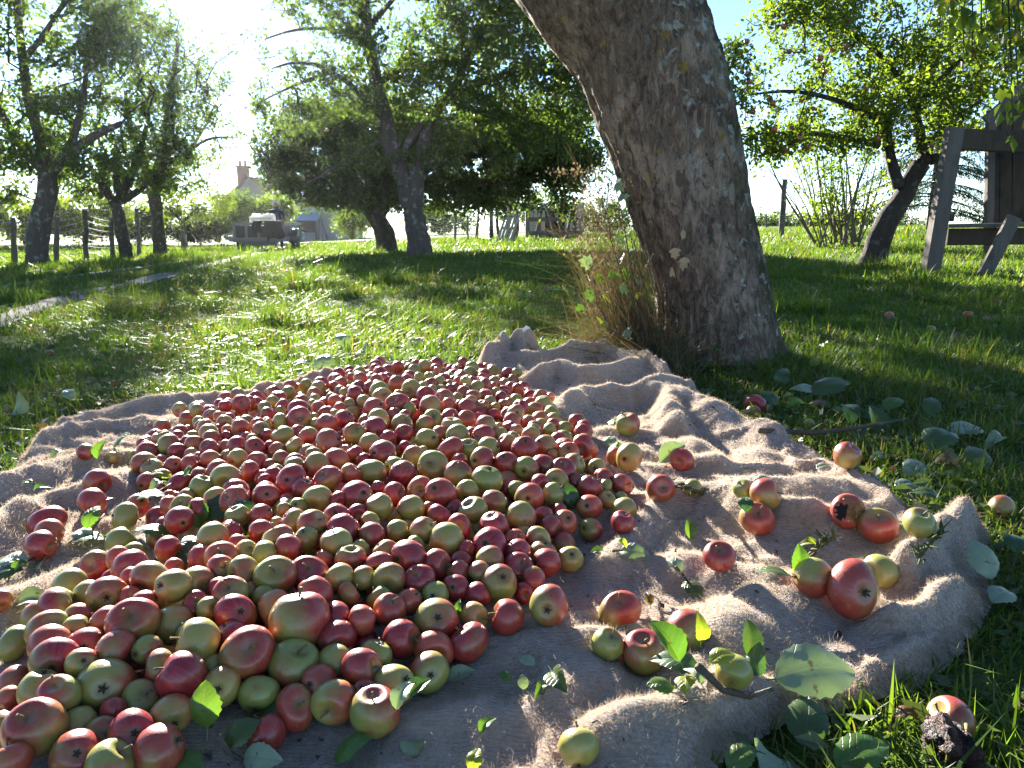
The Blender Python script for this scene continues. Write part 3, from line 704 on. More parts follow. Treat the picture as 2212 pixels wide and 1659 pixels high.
        Tw.append((F[None] + (np.arange(m_.sum()) * 2 * ns)[:, None, None]).reshape(-1, 4) + n0); Vw.append(V.reshape(-1, 3)); n0 += V.shape[0] * V.shape[1]
    root = empty(name, root_xyz); tag(root, label, cat, group)
    under(link(trunk_name, mesh_tris(trunk_name, np.concatenate(Vw), np.concatenate(Tw), True), mats[0]), root)
    # leaves near the twig ends
    if per > 0:
        LP, LD = [], []
        for (i, v, L) in tips:
            n = rng.poisson(per); j = i
            for _ in range(n):
                j = i if rng.random() < .55 else (par[i] if par[i] >= 0 else i)
                f = rng.random(); base = P[j] + (P[par[j]] - P[j]) * f * .9 if par[j] >= 0 else P[j]
                LP.append(base + rng.normal(0, cluster * .5, 3)); LD.append(v)
        LP = np.array(LP); LD = np.array(LD); _k = sun_gap(LP, rng); LP, LD = LP[_k], LD[_k]; V = leaf_cloud(LP, LD, leaf, rng, droop=.25); n = len(V)
        T = (np.array([[0, 1, 2], [0, 2, 3]])[None] + (np.arange(n) * 4)[:, None, None]).reshape(-1, 3)
        rnd = np.repeat(np.clip(rng.uniform(0, 1, n) * .9 + (rng.random(n) < .03) * .1, 0, 1), 4)
        under(link(crown_name, mesh_tris(crown_name, V.reshape(-1, 3), T, False, {'rnd': ('FLOAT', rnd)}), mats[1]), root)
    return root, P, R, tips

GT = 'orchard trees'
def G(px, py): return gter(px, py)
def line(d, *pts): return [at(x, y, d + (p[0] if p else 0)) for (x, y, *p) in pts]
def based(px, py, d):
    p = at(px, py, d); p[2] = float(terrain(p[0], p[1])); return p

# --- pale grey forked tree in the middle
dV = 16.8
b0 = based(905, 556, dV); b0[2] -= .1
build_tree('pear_tree', b0, [
    ([b0, *line(dV, (903, 520), (897, 480), (893, 445))], .255, .215, None),
    (line(dV, (893, 450), (880, 415), (862, 370), (840, 310), (832, 260), (815, 190), (800, 90), (785, -20), (770, -120)), .20, .07, 1),
    (line(dV, (895, 450), (903, 400), (906, 360), (912, 310), (930, 250), (965, 210), (990, 190)), .19, .10, 1),
    (line(dV, (862, 370), (872, 330), (890, 285), (925, 250, -.4)), .10, .06, 1),
    (line(dV, (985, 195), (1060, 165), (1150, 155), (1260, 150), (1320, 160, .5)), .09, .03, 1), (line(dV, (960, 210), (1030, 240), (1110, 260), (1200, 270, .6)), .08, .03, 1),
    (line(dV, (985, 195), (1000, 120), (1040, 60), (1085, 10), (1120, -60)), .10, .04, 1), (line(dV, (832, 260), (780, 205), (720, 150), (650, 130), (580, 150, .5)), .08, .012, 1),
    (line(dV, (812, 180), (870, 150), (960, 130), (1040, 135)), .07, .03, 1), (line(dV, (800, 100), (730, 60), (640, 60), (560, 90)), .06, .012, 1),
    (line(dV, (835, 300), (770, 330), (700, 380), (650, 400)), .045, .012, 1), (line(dV, (795, 60), (850, 0), (900, -70)), .06, .03, 1), (line(dV, (725, 150), (620, 190), (545, 230)), .045, .01, 1)],
    [(700, 110, dV, 170, 130, 1.6), (880, 60, dV, 210, 150, 2.0), (1080, 120, dV, 200, 140, 1.8), (1190, 230, dV, 120, 110, 1.2), (610, 215, dV, 75, 90, 1.0), (960, 220, dV - .3, 190, 90, 1.3), (780, 270, dV, 170, 100, 1.2), (1000, 290, dV, 200, 80, 1.2), (980, -150, dV, 260, 110, 2.2), (1170, 70, dV, 170, 120, 1.6), (1250, 190, dV - .3, 90, 110, 1.0), (1080, 10, dV, 150, 100, 1.5)],
    3900, (M_BARK, M_LEAF_A), .10, 16, 3, .30, .0065, 'tall forked tree with a V-shaped pale trunk in mid orchard', GT, .17, gappy=-.38)
# --- dense dark tree behind it, trunk bending left
dD = 20.5
b1 = based(838, 536, dD); b1[2] -= .1
build_tree('apple_tree', b1, [
    ([b1, *line(dD, (832, 500), (815, 470), (795, 440), (770, 420), (735, 405))], .28, .16, None),
    (line(dD, (815, 470), (830, 420), (835, 360), (825, 300)), .22, .09, 1), (line(dD, (795, 440), (745, 380), (690, 340), (620, 330)), .15, .05, 1),
    (line(dD, (825, 420), (900, 370), (1000, 340), (1100, 330)), .15, .05, 1), (line(dD, (830, 400), (930, 400), (1060, 390), (1180, 390)), .10, .04, 1)],
    [(700, 330, dD, 150, 110, 1.6), (820, 310, dD + .5, 170, 120, 2.0), (980, 330, dD + .5, 190, 110, 1.9), (1120, 330, dD, 150, 95, 1.6), (1220, 320, dD, 95, 95, 1.3), (635, 362, dD, 75, 48, 1.0), (770, 420, dD, 105, 40, 1.2), (960, 425, dD + .3, 130, 38, 1.4), (1100, 425, dD, 80, 40, 1.0), (1215, 415, dD - .4, 45, 45, .7)],
    3000, (M_BARK_D, M_LEAF_D), .12, 27, 4, .36, .007, 'dense dark spreading tree with a bent trunk behind the forked tree', GT, .22, gappy=-.42)
# --- the row on the left
d1 = 15.5
b2 = based(84, 565, d1); b2[2] -= .1
build_tree('apple_tree', b2, [
    ([b2, *line(d1, (80, 530), (85, 480), (97, 430), (105, 385), (103, 360))], .215, .17, None),
    (line(d1, (104, 370), (60, 330), (20, 280), (-10, 220)), .13, .06, 1), (line(d1, (104, 365), (90, 300), (65, 220), (50, 130), (40, 30), (25, -80)), .12, .05, 1), (line(d1, (104, 370), (150, 330), (210, 290), (270, 265)), .13, .05, 1), (line(d1, (150, 330), (170, 260), (185, 190), (190, 110)), .08, .03, 1),
    (line(d1, (50, 130), (100, 70), (140, 10), (160, -50)), .06, .03, 1)],
    [(90, 90, d1, 170, 160, 1.5), (40, 240, d1, 140, 130, 1.4), (190, 220, d1, 120, 110, 1.3), (140, 340, d1, 150, 60, 1.3), (-40, 380, d1, 90, 70, 1.1), (80, -90, d1, 220, 90, 1.6), (270, 60, d1, 90, 90, 1.2)],
    1700, (M_BARK, M_LEAF_A), .10, 17, 5, .30, .0065, 'leaning forked tree nearest on the left beside the wire fence', GT, .18, gappy=-.24)
d2 = 20.0
b3 = based(272, 546, d2); b3[2] -= .1
build_tree('apple_tree', b3, [
    ([b3, *line(d2, (262, 510), (256, 470), (247, 435))], .155, .14, None),
    (line(d2, (250, 440), (215, 395), (190, 350)), .12, .05, 1), (line(d2, (250, 440), (280, 390), (305, 330), (320, 260)), .12, .05, 1), (line(d2, (252, 440), (300, 415), (350, 370), (390, 330)), .10, .04, 1), (line(d2, (254, 430), (250, 360), (248, 300)), .10, .04, 1)],
    [(250, 330, d2, 120, 100, 1.5), (310, 220, d2, 120, 120, 1.6), (190, 380, d2, 80, 50, 1.0), (350, 340, d2, 85, 70, 1.1), (300, 90, d2, 130, 100, 1.4)],
    1100, (M_BARK_D, M_LEAF_A), .11, 19, 6, .34, .007, 'slim dark trunked tree between the fence posts on the left', GT, .2, gappy=-.24)
d3 = 23.0
b4 = based(345, 530, d3); b4[2] -= .1
build_tree('apple_tree', b4, [
    ([b4, *line(d3, (342, 490), (336, 440), (330, 400))], .19, .16, None),
    (line(d3, (332, 410), (300, 340), (280, 270), (270, 190)), .12, .05, 1), (line(d3, (332, 410), (350, 330), (365, 250), (375, 160), (385, 80)), .13, .05, 1), (line(d3, (336, 420), (375, 360), (415, 320), (460, 290), (520, 300)), .09, .012, 1), (line(d3, (415, 320), (450, 260), (490, 210)), .05, .01, 1)],
    [(360, 200, d3, 130, 130, 1.8), (300, 120, d3, 120, 100, 1.5), (430, 290, d3, 90, 70, 1.3), (400, 380, d3, 85, 50, 1.1), (420, 130, d3, 90, 90, 1.3), (300, 370, d3, 90, 60, 1.2), (480, 240, d3, 60, 60, .9)],
    1100, (M_BARK, M_LEAF_A), .11, 13, 7, .36, .007, 'straight pale trunked tree at the end of the left row', GT, .2, gappy=-.24)
# --- the apple tree with red fruit on the right
dR = 12.5
b5 = based(1885, 540, dR); b5[2] -= .08
R_TREE = build_tree('apple_tree', b5, [
    ([b5, *line(dR, (1900, 505), (1930, 460), (1955, 415), (1975, 375), (1995, 345))], .20, .135, None),
    (line(dR, (1950, 420), (1930, 380), (1915, 330), (1910, 270), (1925, 210)), .10, .04, 1), (line(dR, (1990, 350), (2015, 350), (2060, 325), (2120, 295), (2200, 270)), .085, .03, 1), (line(dR, (1994, 345), (1990, 290), (1975, 230), (1950, 170)), .09, .04, 1),
    (line(dR, (1915, 320), (1860, 300), (1780, 290), (1700, 285), (1640, 290)), .055, .012, 1), (line(dR, (1912, 270), (1840, 225), (1760, 200), (1680, 190), (1600, 210)), .055, .012, 1), (line(dR, (1950, 180), (1900, 110), (1830, 60), (1740, 20)), .06, .02, 1), (line(dR, (1975, 230), (2050, 150), (2120, 90)), .06, .02, 1), (line(dR, (1990, 320), (2060, 250), (2150, 200)), .05, .02, 1)],
    [(1720, 110, dR, 140, 120, 1.1), (1660, 240, dR, 105, 90, .9), (1860, 110, dR, 190, 130, 1.4), (1820, 260, dR, 160, 75, 1.1), (2040, 120, dR, 190, 140, 1.5), (2100, 250, dR, 140, 80, 1.1), (1960, 260, dR, 120, 70, .9), (1900, -60, dR, 300, 90, 1.6), (1640, 320, dR, 60, 45, .5), (1610, 170, dR, 60, 90, .6), (1760, 300, dR, 130, 50, .8), (2130, 40, dR, 160, 120, 1.2)],
    2500, (M_BARK_D, M_LEAF_L), .080, 16, 8, .24, .005, 'leaning apple tree hung with red fruit beside the timber frame', GT, .15, gappy=-.28)
# --- smaller trees and bushes behind the trailer
d4 = 33.0
b6 = based(397, 519, d4)
build_tree('fruit_tree', b6, [([b6, *line(d4, (396, 495), (395, 478))], .13, .10, None), (line(d4, (395, 480), (370, 455), (350, 440)), .07, .03, 1), (line(d4, (395, 480), (420, 455), (440, 435)), .07, .03, 1)],
           [(410, 430, d4, 85, 45, 1.5), (350, 440, d4, 45, 35, 1.0), (460, 440, d4, 45, 35, 1.0)], 260, (M_BARK, M_LEAF_L), .14, 22, 9, .45, .008, 'small bright green fruit tree with a forked stem behind the left row', GT, .3)
d5 = 38.0
for k, (px, py, rx, ry, top, mat, lab) in enumerate([(520, 455, 45, 42, 0, M_LEAF_A, 'rounded green tree just in front of the house gable'), (590, 450, 48, 36, 0, M_LEAF_L, 'pale green tree beside the person'), (470, 460, 38, 34, 0, M_LEAF_L, 'light green bushy tree left of the house'), (760, 470, 45, 42, 0, M_LEAF_L, 'low bright tree right of the blue-roofed building')]):
    b = based(px, 512, d5 + k)
    build_tree('fruit_tree', b, [([b, *line(d5 + k, (px, 492), (px + 3, 470))], .12, .07, None)], [(px, py, d5 + k, rx, ry, 1.4), (px + rx * .4, py - 8, d5 + k, rx * .6, ry * .7, 1.0)], 170, (M_BARK_D, mat), .16, 24, 20 + k, .5, .01, lab, GT, .34)
# --- dark hedge bushes behind the left row and in the far gap
def bush(px, py, d, rx, ry, rd, mat, label, seed, per=26, n=130, leaf=.15, name='bush', group='hedge bushes behind the orchard'):
    b = based(px, py + ry, d)
    build_tree(name, b, [([b, *line(d, (px, py + ry * .3), (px, py))], .05, .03, None)], [(px, py, d, rx, ry, rd), (px, py + ry * .4, d, rx * .9, ry * .6, rd)], n, (M_BARK_D, mat), leaf, per, seed, .45, .008, label, group, .3, 'bush', 'stems', 'foliage', gappy=-.6)
bush(50, 462, 36, 120, 52, 1.5, M_LEAF_L, 'bright hedge bush behind the wire fence at the left edge', 31, 30, 240, .17)
bush(195, 464, 38, 100, 50, 1.5, M_LEAF_L, 'bright hedge bush behind the slim dark trunk', 32, 30, 220, .17)
bush(430, 488, 40, 85, 30, 1.5, M_LEAF_D, 'dark low hedge behind the small fruit tree', 33, 32, 220, .17)
bush(300, 474, 42, 80, 42, 1.5, M_LEAF_D, 'dark hedge bush behind the straight trunk', 34, 32, 220, .17)
bush(635, 492, 36, 14, 20, .5, M_LEAF_S, 'grey-green shrub just right of the trailer', 35, 18, 60, .10)
bush(950, 470, 60, 90, 30, 2.0, M_LEAF_S, 'grey-green far hedge left of the plank shed', 36, 30, 160, .22)
bush(1150, 445, 64, 110, 34, 2.5, M_LEAF_S, 'pale far hedge behind the plank shed', 37, 30, 170, .24)
bush(1290, 462, 50, 90, 36, 2.0, M_LEAF_S, 'straw-tinged far hedge right of the plank shed', 38, 26, 150, .2)
for k in range(6):
    bush(1640 + k * 62, 479, 66 + k, 50, 21 + 4 * (k % 2), 1.6, M_LEAF_S, ['long field hedge bush right beside the big trunk', 'field hedge bush behind the lone post', 'field hedge bush just right of the lone post', 'field hedge bush left of the hazel clump', 'field hedge bush behind the hazel clump', 'field hedge bush behind the fruiting tree'][k], 40 + k, 24, 170, .2)

# --- hazel clump: many upright rods
def hazel():
    d = 17.5; rng = np.random.default_rng(77); limbs = []; base = based(1820, 505, d)
    for k in range(34):
        x0 = 1820 + rng.normal(0, 26); x1 = x0 + rng.normal(0, 62) + (x0 - 1820) * .8; top = rng.uniform(255, 400); b = based(x0, 505, d + rng.uniform(-.5, .5)); b[2] -= .03
        e = at(x1, top, b[1]); mid = (b + e) / 2 + np.array([rng.normal(0, .1), 0, rng.normal(.05, .1)])
        limbs.append(([b, mid, e], rng.uniform(.014, .036), .008, None))
    build_tree('hazel_shrub', base, limbs, [(1760, 400, d, 55, 80, .8), (1820, 440, d, 70, 55, .8), (1880, 400, d, 60, 90, .9), (1840, 330, d, 80, 60, .8)], 300, (M_STICK, M_LEAF_L), .085, 11, 78, .22, .004, 'clump of upright leafy hazel rods behind the leaning tree', None, .2, 'shrub', 'rods', 'foliage')
hazel()

# --- conifer behind the timber frame
def conifer():
    d = 24.0; rng = np.random.default_rng(5); b = based(2010, 505, d); H = 7.5; root = empty('spruce_tree', b); tag(root, 'dark spruce with drooping boughs behind the timber frame', 'tree')
    mb = MB(); mb.tube([b + [0, 0, -.1], b + [.02, 0, H * .5], b + [0, 0, H]], [.16, .10, .02], 8); under(mb.build('trunk', M_BARK_D, None, True), root)
    mb = MB(); LP, LD = [], []
    for k in range(74):
        z = .6 + (H - .8) * (k / 74); L = 2.6 * (1 - z / (H + .6)) + .15; a = rng.uniform(0, 6.283); dr = np.array([math.cos(a), math.sin(a), 0])
        pts = [b + [0, 0, z] + dr * L * f + np.array([0, 0, .10 * L * f - .42 * L * f * f]) for f in np.linspace(0, 1, 6)]
        mb.tube(pts, np.linspace(.022, .005, 6), 4, False)
        for f in np.linspace(.15, 1, int(13 * L) + 4):
            p = b + [0, 0, z] + dr * L * f + np.array([0, 0, .10 * L * f - .42 * L * f * f])
            for s in (-1, 1):
                sd = np.array([-dr[1], dr[0], 0]) * s * .8 + dr * .5
                for q in range(7): LP.append(p + sd * .06 * q * (1.2 - f * .5) + [0, 0, -.018 * q]); LD.append(sd * .6 + np.array([0, 0, -.45]))
    under(mb.build('boughs', M_BARK_D), root)
    V = leaf_cloud(np.array(LP), np.array(LD), .13, rng, .2, .35); c = V.mean(1, keepdims=True); ax = V[:, 2:3] - V[:, 0:1]
    V[:, 1] = V[:, 1] * .35 + (V[:, 0] + V[:, 2]) / 2 * .65; V[:, 3] = V[:, 3] * .35 + (V[:, 0] + V[:, 2]) / 2 * .65; n = len(V)
    T = (np.array([[0, 1, 2], [0, 2, 3]])[None] + (np.arange(n) * 4)[:, None, None]).reshape(-1, 3)
    under(link('needles', mesh_tris('needles', V.reshape(-1, 3), T, False, {'rnd': ('FLOAT', np.repeat(rng.uniform(0, 1, n), 4))}), M_NEEDLE), root)
conifer()

# --- fruit hanging on the right-hand tree
def hang_fruit():
    root = R_TREE[0]; rng = random.Random(8); P = R_TREE[1]; tips = [t[0] for t in R_TREE[3]]
    M = bpy.data.materials.get('apple_skin'); n = 0
    spots = [(1772, 125), (1738, 140), (1690, 128), (1600, 95), (1605, 160), (1640, 190), (1655, 192), (1680, 180), (1720, 188), (1730, 215), (1770, 225), (1700, 250), (1640, 285), (1655, 300), (1665, 325), (1790, 230), (1830, 180), (1850, 190), (1735, 325), (1760, 330), (1640, 240), (1595, 240), (1612, 250), (1860, 290), (1960, 270), (1985, 180), (2000, 340), (1900, 160), (1880, 300), (1820, 90), (1790, 60), (1700, 60), (1660, 50), (1930, 90), (2030, 140), (2090, 230), (2050, 190), (1975, 60), (1590, 200), (1625, 330), (1705, 300), (1800, 300), (1745, 245), (1680, 300), (1850, 240), (1920, 220)]
    A = P[tips]
    for (x, y) in spots[::2] + spots[1:12:2]:
        q = at(x, y, dR); k = int(np.argmin((A[:, 0] - q[0]) ** 2 + (A[:, 2] - q[2]) ** 2 + .15 * (A[:, 1] - q[1] + .5) ** 2)); p = A[k]; r = rng.uniform(.036, .048)
        o = bpy.data.objects.new('hanging_apple', APM[n % 8]); COL.objects.link(o); under(o, root); o.location = (p[0], p[1] - .04, p[2] - .06); o.scale = (r, r, r); o.rotation_euler = (rng.uniform(-.4, .4), rng.uniform(-.4, .4), rng.uniform(0, 6.28))
        o.color = (rng.uniform(.7, .95), rng.uniform(.4, .9), rng.random(), 1); n += 1

# ================================================================ FENCES, SHEDS, HOUSES, TRAILER, PERSON
def mat_wood(name, a, b, sc=22.0):
    m = NT(name); v = m.tex('Object'); st = m.n('Mapping'); m.t.links.new(v, st.inputs[0]); st.inputs['Scale'].default_value = (1, 1, .12)
    f = m.noise(st.outputs[0], sc, 5, .65); g = m.noise(v, 2.2, 4); c = m.mix(f, a, b); c = m.mix(m.math('MULTIPLY', m.ramp(g, .5, .7), .5), c, tuple(q * .45 for q in a))
    return m.out(m.principled(c, .88, m.bump(f, .7, .01), .2))
M_WOODG = mat_wood('weathered_grey_wood', (.060, .050, .042), (.175, .150, .125)); M_WOODB = mat_wood('brown_old_wood', (.030, .022, .016), (.095, .070, .048)); M_WOODP = mat_wood('pale_split_wood', (.28, .235, .18), (.52, .45, .35))
M_WIRE = plain('fence_wire', (.30, .30, .29), .45, .2, 10, .0, .5, Metallic=.8)
M_TIN = plain('corrugated_iron', (.36, .38, .41), .42, .2, 3, .1, .5, Metallic=.5)
M_PLASTER = plain('old_plaster', (.22, .195, .175), .9, .18, 1.2, .3); M_PLASTER2 = plain('pale_render', (.27, .265, .27), .9, .15, 1.2, .3); M_ROOF = plain('roof_tiles', (.17, .10, .075), .85, .3, 3, .4); M_BRICK = plain('red_brick', (.19, .075, .055), .9, .3, 4, .4)
M_BLUE = plain('faded_blue_sheet', (.11, .19, .33), .5, .15, 3, .1); M_BLUEB = plain('blue_barrel', (.03, .14, .42), .35, .15, 6, .05); M_DARK = plain('dark_opening', (.012, .012, .014), .9, .2)
M_TRGREY = plain('trailer_paint', (.105, .112, .125), .45, .25, 5, .1, .5); M_TRPANEL = plain('dark_trailer_panel', (.020, .021, .026), .55, .3, 6, .1); M_TYRE = plain('tyre_rubber', (.018, .018, .018), .8, .3, 20, .3); M_CLOTHK = plain('black_jacket_cloth', (.012, .013, .018), .9, .3, 12, .3)
M_SACK = leafmat('white_plastic_crate', (.74, .74, .72), (.80, .80, .78), None, .6, .4, (1, 1, 1)); M_NAVY = plain('navy_jacket', (.018, .022, .040), .8, .3, 10, .3); M_JEANS = plain('dark_trousers', (.028, .032, .055), .85, .3, 10, .3); M_SKIN = plain('skin', (.46, .27, .19), .6, .1, 8, .05); M_HAIR = plain('white_hair', (.72, .69, .62), .7, .15, 30, .5); M_SHOE = plain('dark_shoes', (.02, .02, .02), .6)

def rough_post(mb, a, b, r0, r1, seed, n=8):
    rng = np.random.default_rng(seed); a = np.array(a, float); b = np.array(b, float); f = np.linspace(0, 1, 6)
    P = a + (b - a) * f[:, None]; P[1:-1, :2] += rng.normal(0, r0 * .18, (4, 2)); mb.tube(P, (r0 + (r1 - r0) * f) * rng.uniform(.9, 1.1, 6), n); return mb

# ---- wire fence on the left
def fence_left():
    posts = [(118, 556, 468, 17.5), (185, 553, 452, 18.5), (240, 552, 470, 20), (300, 541, 450, 22), (30, 566, 470, 16.5)]
    root = empty('wire_fence', based(118, 556, 17.5)); tag(root, 'wire fence on rough wooden posts under the left row of trees', 'fence'); tops = []
    for k, (px, yb, yt, d) in enumerate(sorted(posts)):
        b = based(px, yb, d); t = at(px + (-3, 4, -2, 2, -5)[k], yt, d); b[2] -= .15; mb = MB(); rough_post(mb, b, t, .062, .055, k); under(mb.build('post', M_WOODG, None, True), root); tops.append((b, t))
    e = (at(-60, 575, 15.5), at(-60, 470, 15.5)); tops.insert(0, e)
    for lv in np.linspace(.16, .92, 8):
        mb = MB(); pts = []
        for (b, t), (b2, t2) in zip(tops[:-1], tops[1:]):
            p, q = b + (t - b) * lv, b2 + (t2 - b2) * lv
            pts += [p + (q - p) * f - np.array([0, 0, .03 * math.sin(math.pi * f)]) for f in (0, .25, .5, .75)]
        pts.append(tops[-1][0] + (tops[-1][1] - tops[-1][0]) * lv)
        mb.tube(pts, .006, 4, False); under(mb.build('wire', M_WIRE), root)
fence_left()
# ---- post fence in the middle distance
def fence_mid():
    posts = [(982, 518, 455, 31, .055), (1012, 518, 470, 31, .04), (1030, 517, 440, 32, .065), (1062, 522, 452, 29, .085), (1078, 520, 425, 29.5, .06), (1097, 522, 440, 29, .06), (1115, 522, 436, 28.5, .10)]
    root = empty('post_fence', based(1062, 520, 29)); tag(root, 'row of crooked grey fence posts left of the plank shed', 'fence'); tops = []
    for k, (px, yb, yt, d, r) in enumerate(posts):
        b = based(px, yb, d); t = at(px + (2, -3, 4, -2, -8, 3, 0)[k], yt, d); b[2] -= .15; mb = MB(); rough_post(mb, b, t, r, r * .85, 20 + k); under(mb.build('post', M_WOODG, None, True), root); tops.append((b, t))
    for lv in np.linspace(.2, .9, 5):
        mb = MB(); mb.tube([b + (t - b) * lv for b, t in tops], .006, 4, False); under(mb.build('wire', M_WIRE), root)
fence_mid()
# ---- plank shed with a tin roof
def shed():
    d = 33.0; k = d / 1659; b = based(1190, 515, d); root = empty('plank_shed', b); tag(root, 'low plank shed with a sloping corrugated iron roof', 'shed')
    x0, x1 = at(1135, 500, d)[0], at(1262, 500, d)[0]; z0 = b[2] - .1; zl = at(1130, 452, d)[2]; zr = at(1262, 432, d)[2]
    n = 15; w = (x1 - x0) / n; rng = random.Random(3)
    for i in range(n):
        if 5 <= i <= 9: continue
        xa = x0 + i * w; f = (i + .5) / n; top = zl + (zr - zl) * f - .08; mb = MB(); mb.box((xa + w / 2, d + rng.uniform(-.01, .015), (z0 + top) / 2), (w * .93, .03, top - z0), None, .004); o = under(mb.build('plank', M_WOODP if i % 3 else M_WOODG), root)
    mb = MB(); mb.box(((x0 + x1) / 2, d + 1.2, (z0 + zl) / 2), (x1 - x0, .05, zl - z0 - .1)); mb.box((x0 + .03, d + .62, (z0 + zl) / 2), (.05, 1.1, zl - z0 - .1)); mb.box((x1 - .03, d + .62, (z0 + zr) / 2 - .1), (.05, 1.1, zr - z0 - .35)); under(mb.build('back_wall', M_WOODB), root)
    # corrugated sheet
    nx, V, F = 90, [], []
    for j in range(2):
        for i in range(nx + 1):
            f = i / nx; V.append((x0 - .25 + (x1 - x0 + .5) * f, d - .35 + j * 1.9, zl + (zr - zl) * f + .025 * math.sin(f * 60 * math.pi) + .10 - j * .35 * 0 + .03))
    F = [(i, i + 1, nx + 2 + i, nx + 1 + i) for i in range(nx)]; mb = MB(); mb.add(V, F); o = under(mb.build('roof', M_TIN), root); s = o.modifiers.new('t', 'SOLIDIFY'); s.thickness = .015
shed()
# ---- trestle rails in front of the shed
def trestle():
    d = 28.0; b = based(1195, 520, d); root = empty('trestle_fence', b); tag(root, 'pale timber trestle rails standing before the plank shed', 'fence')
    for (xa, ya, xb, yb) in ((1156, 521, 1172, 442), (1222, 519, 1240, 432)):
        p, q = at(xa, ya, d), at(xb, yb, d); mb = MB(); mb.bar(p, q, .10, .13, (0, 1, 0), .01); under(mb.build('leg', M_WOODG), root)
    for (xa, ya, xb, yb) in ((1200, 515, 1180, 445), (1215, 505, 1200, 460)):
        p, q = at(xa, ya, d + .5), at(xb, yb, d + .5); mb = MB(); mb.bar(p, q, .08, .09, (0, 1, 0), .01); under(mb.build('brace', M_WOODG), root)
    for (ya, yb) in ((474, 473), (504, 502)):
        p, q = at(1140, ya, d - .12), at(1262, yb, d - .12); mb = MB(); mb.bar(p, q, .06, .15, (0, 0, 1), .01); under(mb.build('rail', M_WOODG), root)
trestle()
# ---- pallet leaning on the thick post
def pallet():
    d = 27.5; root = empty('leaning_pallet', based(1085, 523, d)); tag(root, 'sunlit slatted pallet leaning against the thick fence post', 'pallet')
    for i in range(5):
        xa = 1074 + i * 7; p, q = at(xa, 524, d), at(xa + 20, 462, d + .45); p[2] = max(p[2], float(terrain(p[0], p[1]))); mb = MB(); mb.bar(p, q, .085, .022, (0, -1, .3), .003); under(mb.build('slat', M_WOODP), root)
    for f in (.12, .5, .9):
        p, q = at(1074 + 20 * f, 524 - 62 * f, d + .45 * f + .05), at(1102 + 20 * f, 524 - 62 * f, d + .45 * f + .05); mb = MB(); mb.bar(p, q, .07, .07, (0, 0, 1), .004); under(mb.build('batten', M_WOODB), root)
pallet()
# ---- lone post in the field
def lone_post():
    d = 24.0; b = based(1688, 505, d); t = at(1696, 387, d); b[2] -= .2; mb = MB(); rough_post(mb, b, t, .085, .075, 51, 10)
    root = empty('fence_post', b); tag(root, 'single tall weathered post at the meadow edge', 'post'); under(mb.build('shaft', M_WOODG, None, True), root)
    for k in range(6):
        z = .35 + k * .2; c = b + (t - b) * (z / 1.7); mb = MB(); mb.tube([c + [.09 * math.cos(a), .09 * math.sin(a), 0] for a in np.linspace(0, 6.28, 13)], .005, 4, False); under(mb.build('wire_loop', M_WIRE), root)
    for k, (px, yb, yt, d2) in enumerate(((1655, 498, 462, 44), (1745, 497, 466, 44))):
        b = based(px, yb, d2); t = at(px, yt, d2); b[2] -= .1; mb = MB(); rough_post(mb, b, t, .06, .055, 54 + k); r2 = empty('fence_post', b); tag(r2, ('short distant post just right of the big trunk', 'short distant post left of the hazel clump')[k], 'post'); under(mb.build('shaft', M_WOODG, None, True), r2)
lone_post()
# ---- old timber frame on the right
def timber_frame():
    d = 10.2; root = empty('timber_frame', based(2012, 580, d)); tag(root, 'weathered timber frame with a dark board wall at the right edge', 'timber frame')
    P = lambda x, y, dd=0.0: at(x, y, d + dd)
    a = P(2010, 578); a[2] -= .1; mb = MB(); mb.bar(a, P(2062, 276), .19, .17, (0, 1, 0), .015); under(mb.build('post', M_WOODG), root)
    a = P(2120, 592, -.5); a[2] -= .1; mb = MB(); mb.bar(a, P(2192, 468, -.5), .17, .07, (0, 1, 0), .012); under(mb.build('prop', M_WOODG), root)
    mb = MB(); mb.bar(P(2054, 300), P(2420, 318), .12, .26, (0, 0, 1), .015); under(mb.build('beam', M_WOODB), root)
    mb = MB(); mb.bar(P(2040, 488, .15), P(2420, 482, .15), .22, .05, (0, 0, 1), .01); under(mb.build('rail', M_WOODG), root)
    mb = MB(); mb.bar(P(2046, 512, .2), P(2420, 508, .2), .05, .22, (0, 0, 1), .01); under(mb.build('apron_board', M_WOODB), root)
    mb = MB(); mb.box(P(2050, 470, .1), (.10, .1, .1), None, .01); under(mb.build('block', M_WOODB), root)
    for i in range(7):
        x = 2132 + i * 27; top = 238 - i * 24; mb = MB(); mb.bar(P(x + 12, 486, 1.0), P(x + 14, top, 1.0), .192, .03, (0, 1, 0), .004); under(mb.build('board', M_WOODB), root)
    mb = MB(); mb.bar(P(2135, 545, .9), P(2140, 245, .9), .10, .10, (0, 1, 0), .01); under(mb.build('corner_post', M_WOODG), root)
    mb = MB(); mb.bar(P(2128, 262, .8), P(2330, 85, .8), .13, .06, (0, 1, 0), .01); under(mb.build('rafter', M_WOODG), root)
    mb = MB(); mb.bar(P(2375, 590, .5), P(2390, 270, .5), .17, .17, (0, 1, 0), .01); under(mb.build('post', M_WOODG), root)
timber_frame()
